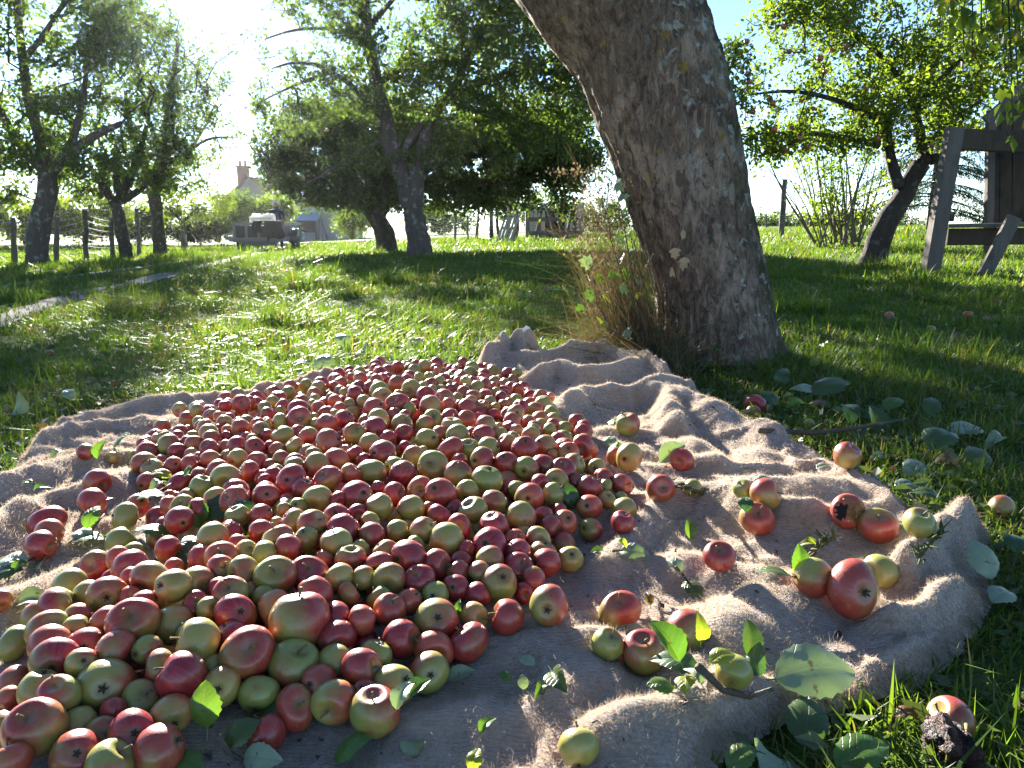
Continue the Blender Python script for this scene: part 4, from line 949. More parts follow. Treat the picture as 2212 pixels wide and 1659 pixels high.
# ---- house with a gable and chimney
def house():
    d = 60.0; root = empty('farmhouse', based(545, 500, d)); tag(root, 'grey farmhouse gable with a chimney stack behind the bushes', 'house')
    z0 = float(terrain(*at(545, 500, d)[:2])) - .3; ap = at(540, 386, d); el = at(478, 440, d); er = at(602, 440, d); L = 9.0
    ze = el[2]; mb = MB(); V = [(el[0], d, z0), (er[0], d, z0), (er[0], d, ze), (ap[0], d, ap[2]), (el[0], d, ze)]; V += [(x, d + L, z) for x, _, z in V]
    mb.add(V, [(0, 1, 2, 3, 4), (9, 8, 7, 6, 5), (0, 5, 6, 1), (1, 6, 7, 2), (0, 4, 9, 5)]); under(mb.build('wall', M_PLASTER), root)
    for s, e in ((-1, el), (1, er)):
        u = np.array([e[0] - ap[0], 0, ze - ap[2]]); u /= np.linalg.norm(u); n = np.array([-u[2] * s, 0, u[0] * s]); n = n if n[2] > 0 else -n
        a = np.array([ap[0], 0, ap[2]]) + n * .06; b = np.array([e[0], 0, ze]) + n * .06 + u * .4; mb = MB(); y0, y1 = d - .25, d + L + .2
        mb.add([(a[0], y0, a[2]), (b[0], y0, b[2]), (b[0], y1, b[2]), (a[0], y1, a[2])] + [(p[0] + n[0] * .12, y, p[2] + n[2] * .12) for p, y in ((a, y0), (b, y0), (b, y1), (a, y1))], [(0, 1, 2, 3), (7, 6, 5, 4), (0, 4, 5, 1), (1, 5, 6, 2), (2, 6, 7, 3), (3, 7, 4, 0)])
        rf = under(mb.build('roof', M_ROOF), root)
    c = at(526, 388, d + .5); mb = MB(); mb.box((c[0], d + .55, c[2] + .1), (.75, .7, 1.6), None, .02); mb.box((c[0], d + .55, c[2] + .95), (.85, .8, .12)); ch = under(mb.build('chimney', M_BRICK), root)
    for k in (-.2, .2): mb = MB(); mb.tube([(c[0] + k, d + .55, c[2] + 1.0), (c[0] + k, d + .55, c[2] + 1.4)], .11, 8); under(mb.build('chimney_pot', M_BRICK), root)
    for x, y in ((525, 455), (560, 455)):
        p = at(x, y, d - .06); mb = MB(); mb.box(p, (.9, .08, 1.3)); under(mb.build('window', M_DARK), root)
house()
# ---- outbuilding with blue lean-to
def outbuilding():
    d = 52.0; root = empty('outbuilding', based(690, 502, d)); tag(root, 'pale outbuilding with a blue lean-to roof and a red brick upper part', 'outbuilding')
    z0 = float(terrain(*at(690, 500, d)[:2])) - .3; P = lambda x, y, o=0.0: at(x, y, d + o)
    l, r = P(628, 480), P(752, 480); zt = P(690, 448)[2]; mb = MB(); mb.box(((l[0] + r[0]) / 2, d + 2.5, (z0 + zt) / 2), (r[0] - l[0], 5, zt - z0)); under(mb.build('wall', M_PLASTER2), root)
    a, b = P(655, 450), P(685, 425); mb = MB(); mb.box(((a[0] + b[0]) / 2, d + 2.0, (a[2] + b[2]) / 2), (b[0] - a[0], 3, b[2] - a[2]), None, .02); under(mb.build('brick_gable', M_BRICK), root)
    a, b = P(640, 474, -1.8), P(684, 474, -1.8); mb = MB(); mb.add([(a[0], d - 1.8, a[2]), (b[0], d - 1.8, a[2]), (b[0], d + .02, a[2] + .55), (a[0], d + .02, a[2] + .55)] + [(a[0], d - 1.8, a[2] - .08), (b[0], d - 1.8, a[2] - .08), (b[0], d + .02, a[2] + .47), (a[0], d + .02, a[2] + .47)], [(0, 1, 2, 3), (7, 6, 5, 4), (0, 4, 5, 1), (1, 5, 6, 2), (3, 2, 6, 7), (0, 3, 7, 4)]); under(mb.build('lean_to_roof', M_BLUE), root)
    mb = MB(); p = P(662, 489, -.03); mb.box(p, (1.25, .06, .8)); under(mb.build('doorway', M_DARK), root)
    for x in (642, 683): mb = MB(); q = P(x, 500, -1.7); mb.tube([(q[0], q[1], z0), (q[0], q[1], a[2])], .05, 6); under(mb.build('post', M_WOODG), root)
    q = P(652, 462, -.04); mb = MB(); mb.box(q, (.5, .05, .5)); under(mb.build('window', M_DARK), root)
    # two poles leaning on the wall
    pr = empty('leaning_poles', based(697, 505, d - 1.2)); tag(pr, 'two long poles leaning against the outbuilding', 'poles')
    for (xa, xb) in ((688, 690), (706, 691)):
        p, q = based(xa, 506, d - 1.4), P(xb, 455, -.1); mb = MB(); mb.tube([p, q], .055, 6); under(mb.build('pole', M_WOODG), pr)
    # blue barrel
    c = based(641, 508, 44); mb = MB(); mb.lathe([(.02, -.40), (.25, -.40), (.27, -.36), (.265, -.13), (.285, -.12), (.285, -.10), (.265, -.09), (.265, .12), (.285, .13), (.285, .15), (.265, .16), (.27, .36), (.25, .40), (.02, .40)], 18, (0, 0, 0), rot_to((1, .25, 0)))
    br = empty('barrel', c); tag(br, 'blue plastic barrel lying near the outbuilding', 'barrel'); o = mb.build('drum', M_BLUEB, br, True, (0, 0, .28)); mb = MB()
    mb.lathe([(.01, 0), (.05, 0), (.05, .03), (.01, .03)], 10, (-.40, -.1, .38), rot_to((-1, -.25, 0))); mb.build('bung', M_SACK, br)
    # thin stake by the track
    s0 = based(697, 534, 34); s = empty('stake', s0); tag(s, 'thin wooden stake in the sunny grass by the track', 'stake'); mb = MB(); mb.tube([(0, 0, -.1), (.02, 0, .55), (0, 0, 1.0)], [.02, .018, .015], 6); mb.build('rod', M_WOODG, s)
outbuilding()
# ---- the trailer
def trailer():
    d = 25.7; k = d / 1659; c = based(562, 543, d); gz = c[2]; root = empty('farm_trailer', (c[0], d, gz), math.radians(3)); tag(root, 'grey box trailer with dark panels parked on the wheel track', 'trailer')
    W, zb, zt, Ln = 1.62, .40, .84, 2.5
    for nm, mb in (('front_panel', MB().box((0, 0, (zb + zt) / 2), (W - .10, .035, zt - zb - .08))), ('rear_panel', MB().box((0, Ln, (zb + zt) / 2), (W - .10, .035, zt - zb - .08))), ('side_panel', MB().box((-W / 2 + .04, Ln / 2, (zb + zt) / 2), (.035, Ln - .06, zt - zb - .08))), ('side_panel', MB().box((W / 2 - .04, Ln / 2, (zb + zt) / 2), (.035, Ln - .06, zt - zb - .08)))): mb.build(nm, M_TRPANEL, root)
    MB().box((0, Ln / 2, zb + .02), (W - .12, Ln - .05, .03)).build('floor', M_WOODB, root)
    for x in (-W / 2 + .03, -.40, 0.0, .42, W / 2 - .03):
        MB().box((x, -.03, (zb + zt) / 2), (.075, .05, zt - zb + .06), None, .006).build('upright', M_TRGREY, root)
    for y in (Ln * .33, Ln * .66, Ln):
        for s in (-1, 1): MB().box((s * (W / 2 - .005), y, (zb + zt) / 2), (.05, .075, zt - zb + .04), None, .006).build('upright', M_TRGREY, root)
    for nm, mb in (('top_rail', MB().box((0, -.035, zt + .03), (W + .08, .08, .085), None, .01)), ('top_rail', MB().box((0, Ln, zt + .03), (W + .08, .08, .085), None, .01)), ('top_rail', MB().box((-W / 2, Ln / 2, zt + .032), (.085, Ln - .09, .08), None, .01)), ('top_rail', MB().box((W / 2, Ln / 2, zt + .032), (.085, Ln - .09, .08), None, .01)), ('chassis_beam', MB().box((0, -.045, zb - .04), (W + .30, .10, .13), None, .012))): mb.build(nm, M_TRGREY, root)
    mb = MB(); mb.add([(-.62, -.06, zb - .10), (.68, -.06, zb - .10), (.42, -.10, zb - .22), (-.40, -.10, zb - .22), (-.62, .04, zb - .10), (.68, .04, zb - .10), (.42, .04, zb - .22), (-.40, .04, zb - .22)], [(0, 3, 2, 1), (4, 5, 6, 7), (0, 1, 5, 4), (3, 7, 6, 2), (0, 4, 7, 3), (1, 2, 6, 5)]); mb.build('drawbar_plate', M_TRGREY, root)
    for x in (-.32, .10, .18): MB().tube([(x, -.08, zb - .2), (x + .01, -.08, zb - .34)], .014, 5).build('chain', M_TYRE, root)
    for s in (-1, 1):
        x = s * (W / 2 + .12) * .98; y = Ln * .45
        wh = empty('wheel', (x, y, .31)); wh.parent = root
        MB().lathe([(.19, -.095), (.27, -.10), (.305, -.075), (.31, -.03), (.31, .03), (.305, .075), (.27, .10), (.19, .095)], 26, (0, 0, 0), rot_to((1, 0, 0))).build('tyre', M_TYRE, wh, True)
        MB().lathe([(.02, -.05), (.10, -.06), (.19, -.03), (.195, .03), (.10, .06), (.02, .05)], 20, (0, 0, 0), rot_to((1, 0, 0))).build('rim', M_TRGREY, wh, True)
        # rounded mudguard
        V, F = [], []; n = 14
        for i in range(n + 1):
            a = math.radians(-8 + 196 * i / n); rr = .40
            for w_ in (-.15, .15): V.append((x + w_, y + rr * math.cos(a), .31 + rr * math.sin(a)))
        F = [(2 * i, 2 * i + 1, 2 * i + 3, 2 * i + 2) for i in range(n)]
        m0 = len(V); 
        for sx in (x + .15 * s,):
            V.append((sx, y, .45)); ci = len(V) - 1
            idx = [2 * i + (1 if s > 0 else 0) for i in range(n + 1)]; F += [(ci, idx[i], idx[i + 1]) for i in range(2, n - 2)]
        mb = MB(); mb.add(V, F); o = mb.build('mudguard', M_TRGREY, root, True); q = o.modifiers.new('t', 'SOLIDIFY'); q.thickness = .012
    for s in (-1, 1): MB().box((s * (W / 2 + .10), -.05, zb + .03), (.16, .07, .10), None, .01).build('lamp_bracket', M_TRGREY, root)
    # clothes hung over the front rail
    def drape(name, x0, x1, zlow, lab, seed):
        n, m_ = 14, 12; V = []; rng = np.random.default_rng(seed)
        for j in range(m_ + 1):
            f = j / m_
            for i in range(n + 1):
                g = i / n; xx = x0 + (x1 - x0) * g + .03 * math.sin(f * 5 + seed); bot = zlow + .10 * float(vnoise(g * 3, seed, 0, 91))
                if f < .25: y_, z_ = .18 - f / .25 * .27, zt + .10 + .03 * math.sin(f / .25 * math.pi)
                else: y_, z_ = -.09 - .04 * math.sin(g * 17 + seed) * (f - .2) - .02, zt + .10 - (f - .25) / .75 * (zt + .10 - bot)
                V.append((xx + .02 * math.sin(f * 9 + g * 7), y_, z_))
        F = [(j * (n + 1) + i, j * (n + 1) + i + 1, (j + 1) * (n + 1) + i + 1, (j + 1) * (n + 1) + i) for j in range(m_) for i in range(n)]
        mb = MB(); mb.add(V, F); o = mb.build(name, M_CLOTHK, None, True); o.matrix_world = Matrix.Translation(Vector((c[0], d, gz))) @ Matrix.Rotation(math.radians(3), 4, 'Z'); q = o.modifiers.new('t', 'SOLIDIFY'); q.thickness = .012; tag(o, lab, 'jacket')
    drape('jacket', .24, .82, .36, 'large black jacket draped over the trailer rail near the person', 3); drape('jacket', -.16, .16, .52, 'small dark cloth hanging over the middle of the trailer rail', 8)
    # crate of white bags standing in the trailer
    cr = empty('plastic_crate', (c[0] - .20, d + 1.1, gz + zb + .04)); tag(cr, 'glowing white plastic crate standing in the trailer', 'crate')
    for z in (.10, .22, .34, .46, .58):
        for (p, q) in (((-.34, -.24), (.34, -.24)), ((.34, -.24), (.34, .24)), ((.34, .24), (-.34, .24)), ((-.34, .24), (-.34, -.24))): MB().bar((*p, z + .02), (*q, z + .02), .02, .085, (0, 0, 1)).build('slat', M_SACK, cr)
    for sx in (-.34, .34):
        for sy in (-.24, .24): MB().box((sx, sy, .34), (.055, .055, .68), None, .006).build('corner_post', M_SACK, cr)
    mb = MB(); mb.box((0, 0, .02), (.66, .46, .03)); mb.build('base', M_SACK, cr)
    for k, (x, y) in enumerate(((-.2, 0), (.12, .05), (.27, -.06))):
        mb = MB(); V, Q = AP[k]; W_ = V * np.array([.17, .15, .13]) * (1 + .12 * vnoise(V[:, 0] * 3, V[:, 1] * 3, V[:, 2] * 3, 95 + k))[:, None] + np.array([x, y, .66]); mb.add(W_, Q); o = mb.build('white_bag', M_SACK, cr, True)
trailer_build = trailer
# ---- the person behind the trailer
def person():
    d = 29.3; b = based(602, 534, d); root = empty('person', b, math.radians(12)); tag(root, 'person with fluffy white hair in a dark jacket standing behind the trailer', 'person')
    bm = bpy.data.meshes.new('body'); J = [(0, 0, .92), (0, .01, 1.06), (0, .015, 1.22), (0, .02, 1.36), (0, .01, 1.44), (0, -.02, 1.52),
         (.10, 0, .88), (.11, -.02, .50), (.12, .02, .10), (.12, -.12, .04), (-.10, 0, .88), (-.12, .03, .50), (-.13, .07, .10), (-.13, -.07, .04),
         (.185, .02, 1.34), (.25, .04, 1.10), (.20, -.10, .93), (.17, -.17, .88), (-.185, .02, 1.34), (-.26, .03, 1.10), (-.22, -.12, .95), (-.19, -.19, .92)]
    E = [(0, 1), (1, 2), (2, 3), (3, 4), (4, 5), (0, 6), (6, 7), (7, 8), (8, 9), (0, 10), (10, 11), (11, 12), (12, 13), (3, 14), (14, 15), (15, 16), (16, 17), (3, 18), (18, 19), (19, 20), (20, 21)]
    Rr = [(.155, .11), (.15, .11), (.165, .12), (.14, .10), (.06, .06), (.055, .055), (.10, .10), (.068, .068), (.05, .05), (.042, .035), (.10, .10), (.068, .068), (.05, .05), (.042, .035), (.068, .068), (.052, .052), (.038, .038), (.03, .02), (.068, .068), (.052, .052), (.038, .038), (.03, .02)]
    bm.from_pydata(J, E, []); o = link('body', bm, M_NAVY, root); s = o.modifiers.new('skin', 'SKIN'); s.use_smooth_shade = True
    for v, r in zip(bm.skin_vertices[0].data, Rr): v.radius = r
    bm.skin_vertices[0].data[0].use_root = True; u = o.modifiers.new('sub', 'SUBSURF'); u.levels = 1; u.render_levels = 1
    def leg(pts, nm, mat, rs): MB().tube(pts, rs, 10).build(nm, mat, root, True)
    leg([(.10, 0, .90), (.11, -.02, .50), (.12, .02, .09)], 'trouser_leg', M_JEANS, [.115, .082, .066]); leg([(-.10, 0, .90), (-.12, .03, .50), (-.13, .07, .09)], 'trouser_leg', M_JEANS, [.115, .082, .066])
    for x, y in ((.12, -.05), (-.13, .0)): MB().lathe([(.01, -.13), (.035, -.12), (.045, -.03), (.045, .06), (.03, .12), (.01, .13)], 10, (x, y, .045), rot_to((0, -1, 0))).build('shoe', M_SHOE, root, True)
    # head with a face
    n, m_ = 18, 14; V = []
    for j in range(m_ + 1):
        t = math.pi * j / m_; z = math.cos(t); r = math.sin(t)
        for i in range(n):
            a = 2 * math.pi * i / n; x, y = r * math.cos(a), r * math.sin(a); jaw = 1 - .22 * max(0, -z) ** 1.2; fy = -y
            nose = .16 * math.exp(-((x / .16) ** 2 + ((z + .12) / .20) ** 2)) * (1 if fy > 0 else 0); eye = -.05 * (math.exp(-(((x - .33) / .16) ** 2 + ((z - .08) / .12) ** 2)) + math.exp(-(((x + .33) / .16) ** 2 + ((z - .08) / .12) ** 2))) * (1 if fy > 0 else 0)
            V.append((x * .078 * jaw, (y * .097 - (nose + eye) * .1) * (1 if z > -.3 else .95), z * .118 + 1.60))
    F = [(j * n + i, (j + 1) * n + i, (j + 1) * n + (i + 1) % n, j * n + (i + 1) % n) for j in range(m_) for i in range(n)]
    h = MB().add(V, F).build('head', M_SKIN, root, True)
    for s in (-1, 1): MB().lathe([(.002, -.004), (.012, -.004), (.016, 0), (.012, .004), (.002, .004)], 8, (s * .028, -.088, 1.61), rot_to((0, -1, 0))).build('eye', M_SHOE, h); MB().lathe([(.003, -.006), (.02, -.008), (.026, .0), (.018, .008), (.003, .006)], 8, (s * .078, .0, 1.595), rot_to((s, 0, 0))).build('ear', M_SKIN, h)
    MB().tube([(-.025, -.088, 1.545), (0, -.093, 1.543), (.025, -.088, 1.545)], .006, 6).build('mouth', M_BRICK, h)
    for s in (-1, 1):
        MB().tube([(s * .028 + .022 * math.cos(a), -.104, 1.61 + .019 * math.sin(a)) for a in np.linspace(0, 6.283, 13)], .003, 4).build('spectacle_rim', M_SHOE, h)
        ha = np.array([s * .19 if s > 0 else -.205, -.19 if s > 0 else -.21, .885 if s > 0 else .92]); mb = MB(); mb.lathe([(.01, -.05), (.03, -.04), (.042, 0), (.038, .035), (.01, .05)], 10, ha, rot_to((0, -.8, -.5))); hd = mb.build('hand', M_SKIN, root, True)
        for q in range(4): f0 = ha + np.array([-.028 + .018 * q, -.03, -.03]); MB().tube([f0, f0 + [0, -.03, -.025], f0 + [0, -.035, -.06 + .006 * abs(q - 1.5)]], [.0095, .009, .007], 6).build('finger', M_SKIN, hd, True)
        f0 = ha + np.array([-s * .035, -.01, -.01]); MB().tube([f0, f0 + [-s * .025, -.02, -.015], f0 + [-s * .025, -.035, -.04]], [.011, .010, .008], 6).build('thumb', M_SKIN, hd, True)
    # fluffy hair: a cap of curls
    rng = np.random.default_rng(6); mb = MB()
    for k in range(120):
        v = rng.normal(0, 1, 3); v /= np.linalg.norm(v)
        if v[2] < -.55 or (v[1] < -.35 and v[2] < .42): continue
        c = np.array([v[0] * .118, v[1] * .125 + .012, v[2] * .135 + 1.635]); s = rng.uniform(.025, .042)
        a = np.linspace(0, 9, 9); e = rng.normal(0, 1, 3); e /= np.linalg.norm(e); f_ = np.cross(e, v); f_ /= np.linalg.norm(f_) + 1e-6
        mb.tube([c + s * (math.cos(t) * f_ + math.sin(t) * np.cross(f_, v)) * .8 + v * .004 * t for t in a], .009, 4, False)
    mb.lathe([(.02, -.10), (.09, -.06), (.105, .02), (.085, .09), (.04, .125), (.01, .13)], 14, (0, .022, 1.625)); mb.build('hair', M_HAIR, root, True)
person()
# ---- a car roof beyond the field hedge
def car():
    d = 70.0; c = based(1795, 487, d); c[2] -= .0; root = empty('parked_car', c, math.radians(8)); tag(root, 'pale car roof showing over the field hedge beside the hazel clump', 'car')
    prof = [(-2.1, .35), (-2.15, .75), (-1.9, .95), (-1.35, 1.0), (-.85, 1.45), (.6, 1.48), (1.2, 1.05), (1.95, .92), (2.1, .7), (2.1, .35)]
    V = [(x, s * (.82 if z > 1.2 else .88), z) for s in (-1, 1) for x, z in prof]; n = len(prof); F = [tuple(range(n)), tuple(range(2 * n - 1, n - 1, -1))] + [(i, n + i, n + (i + 1) % n, (i + 1) % n) for i in range(n)]
    MB().add(V, F).build('body', M_SACK, root)
    for x, w in ((-.45, .75), (.45, .7)): MB().box((x, -.86, 1.2), (w, .06, .32), None, .01).build('window', M_DARK, root)
    for x in (-1.35, 1.3):
        for s in (-1, 1): MB().lathe([(.02, -.1), (.3, -.1), (.32, 0), (.3, .1), (.02, .1)], 18, (x, s * .82, .32), rot_to((0, 1, 0))).build('wheel', M_TYRE, root)
car()

# ================================================================ APPLES
def apple_mesh_arrays(seed, nu=30, nv=19):
    r = random.Random(seed)
    sq = r.uniform(.86, 1.02); tap = r.uniform(.02, .18); dt = r.uniform(.22, .34); db = r.uniform(.12, .22); lobe = r.uniform(.0, .035); sk = r.uniform(-.14, .14); ov = r.uniform(-.06, .06)
    V = []; th = [math.pi * (i / nv) for i in range(nv + 1)]
    for i, t in enumerate(th):
        for j in range(nu):
            p = 2 * math.pi * j / nu
            z = math.cos(t) * sq - dt * math.exp(-(t / .36) ** 2) + db * math.exp(-((math.pi - t) / .34) ** 2)
            rho = math.sin(t) ** .86 * (1 - tap * max(0, -math.cos(t)) ** 1.3) * (1 + lobe * math.cos(5 * p + seed) * (.3 + .7 * max(0, -math.cos(t))))
            rho *= 1 + .02 * math.sin(2 * p + seed * 1.7) + .012 * math.sin(3 * p + seed)
            if i in (0, nv): rho = .001
            V.append((rho * math.cos(p) * (1 + ov) + sk * z * .5, rho * math.sin(p) * (1 - ov), z))
    i = np.arange(nv * nu).reshape(nv, nu); j = np.roll(i, -1, 1)
    Q = np.stack([i.ravel(), (i + nu).ravel(), (j + nu).ravel(), j.ravel()], 1)
    V = np.array(V); V[:, 2] -= (V[:, 2].max() + V[:, 2].min()) / 2 * .6
    return V, Q

def mat_apple(name, from_attr):
    m = NT(name)
    if from_attr:
        P = m.attr('lpos', 'Vector'); ci = m.attr('acol', 'Color')
    else:
        P = m.tex('Object'); ci = m.n('ObjectInfo').outputs['Color']
    sc = m.n('SeparateColor'); m.set(sc, 0, ci); blush, yel, rnd = sc.outputs[0], sc.outputs[1], sc.outputs[2]
    sx = m.n('SeparateXYZ'); m.set(sx, 0, P); x, y, z = sx.outputs
    rho = m.math('SQRT', m.math('ADD', m.math('ADD', m.math('MULTIPLY', x, x), m.math('MULTIPLY', y, y)), .002))
    cx = m.n('CombineXYZ'); m.set(cx, 0, m.math('DIVIDE', x, rho)); m.set(cx, 1, m.math('DIVIDE', y, rho)); m.set(cx, 2, m.math('ADD', m.math('MULTIPLY', z, .22), m.math('MULTIPLY', rnd, 30.0)))
    off = m.n('CombineXYZ'); m.set(off, 0, m.math('MULTIPLY', rnd, 57.0)); m.set(off, 1, m.math('MULTIPLY', rnd, 23.0)); Pr = m.vmath('ADD', P, off.outputs[0])
    streak = m.noise(cx.outputs[0], 6.0, 5, .7, .4); broad = m.noise(Pr, 1.3, 3); patch = m.noise(Pr, 3.5, 4)
    # the side that faced the sun on the branch is red
    side = m.math('ADD', m.math('MULTIPLY', x, .42), m.math('MULTIPLY', z, .10))
    f = m.math('ADD', m.math('ADD', side, m.math('MULTIPLY', m.math('SUBTRACT', broad, .5), .9)), m.math('MULTIPLY', m.math('SUBTRACT', streak, .5), .30))
    f = m.math('ADD', f, m.math('SUBTRACT', m.math('MULTIPLY', blush, 1.5), .75))
    red = m.ramp(f, -.34, .36)
    green = m.mix(yel, (.180, .215, .038), (.36, .27, .062)); green = m.mix(m.math('MULTIPLY', patch, .5), green, (.29, .27, .08))
    deep = m.mix(m.math('MULTIPLY', m.ramp(streak, .38, .68), .75), (.195, .008, .018), (.345, .046, .042)); deep = m.mix(m.math('MULTIPLY', yel, .65), deep, (.50, .13, .045))
    c = m.mix(red, green, deep)
    # russet round the stem and the calyx
    end = m.ramp(m.math('ADD', m.math('SUBTRACT', .50, rho), m.math('MULTIPLY', m.math('SUBTRACT', streak, .5), .5)), .08, .34)
    c = m.mix(m.math('MULTIPLY', end, .60), c, (.165, .130, .050))
    vo = m.n('TexVoronoi'); m.set(vo, 'Scale', 13.0); m.t.links.new(Pr, vo.inputs['Vector'])
    c = m.mix(m.math('MULTIPLY', m.ramp(vo.outputs['Distance'], .10, .05), .14), c, (.55, .45, .25))
    # small scabs and bruises
    c = m.mix(m.math('MULTIPLY', m.ramp(m.noise(Pr, 3.2, 4), .675, .74), .75), c, (.085, .055, .03))
    rough = m.math('ADD', .22, m.math('MULTIPLY', patch, .20))
    return m.out(m.principled(c, rough, m.bump(m.noise(Pr, 14, 4), .10, .02), .5, Coat_Weight=.25, Coat_Roughness=.18))
M_APPLE = mat_apple('apple_skin', False); M_APPLE_S = mat_apple('apple_skin_heap', True)
M_STEM = plain('apple_stem', (.16, .105, .045), .8, .4, 40); M_CALYX = plain('apple_calyx', (.055, .042, .030), .9, .4, 40)
def mat_rot(name, a, b):
    m = NT(name); v = m.tex(); f = m.noise(v, 2.2, 5); c = m.mix(m.ramp(f, .4, .6), a, b)
    return m.out(m.principled(c, .55, m.bump(m.noise(v, 7, 5), .8, .12), .4))
M_ROT = mat_rot('rotten_apple', (.020, .009, .007), (.085, .032, .020)); M_FLESH = mat_rot('bitten_flesh', (.32, .17, .06), (.55, .36, .16)); M_HOLE = plain('rot_hole', (.012, .009, .007), .9)
AP = [apple_mesh_arrays(s) for s in range(8)]
CZ = [float(V[-1][2]) + .60 for V, Q in AP]
APM = [mesh_tris('apple', V, Q, True) for V, Q in AP]
for me in APM: me.materials.append(M_APPLE)
def stem_meshes():
    out = []
    for s in range(4):
        r = random.Random(s); b = r.uniform(-.35, .35); L = r.uniform(.35, .62)
        mb = MB(); mb.tube([(0, 0, .40), (.02, .01, .55), (b * .35, .05, .55 + L * .55), (b, .10, .55 + L)], [.045, .04, .042, .065], 6)
        me = bpy.data.meshes.new('stem'); me.from_pydata(mb.V, [], mb.F); me.polygons.foreach_set('use_smooth', np.ones(len(me.polygons), bool)); me.update(); me.materials.append(M_STEM); out.append(me)
    return out
def calyx_mesh():
    mb = MB()
    for k in range(5):
        a = k * 1.2566; c, s = math.cos(a), math.sin(a)
        mb.add([(.03 * c, .03 * s, -.60), (.10 * c - .05 * s, .10 * s + .05 * c, -.70), (.19 * c, .19 * s, -.79), (.10 * c + .05 * s, .10 * s - .05 * c, -.70)], [(0, 1, 2, 3)])
    mb.lathe([(.02, -.74), (.07, -.66), (.09, -.58), (.03, -.54)], 8)
    me = bpy.data.meshes.new('calyx'); me.from_pydata(mb.V, [], mb.F); me.update(); me.materials.append(M_CALYX); return me
STEMS = stem_meshes(); CALYX = calyx_mesh()
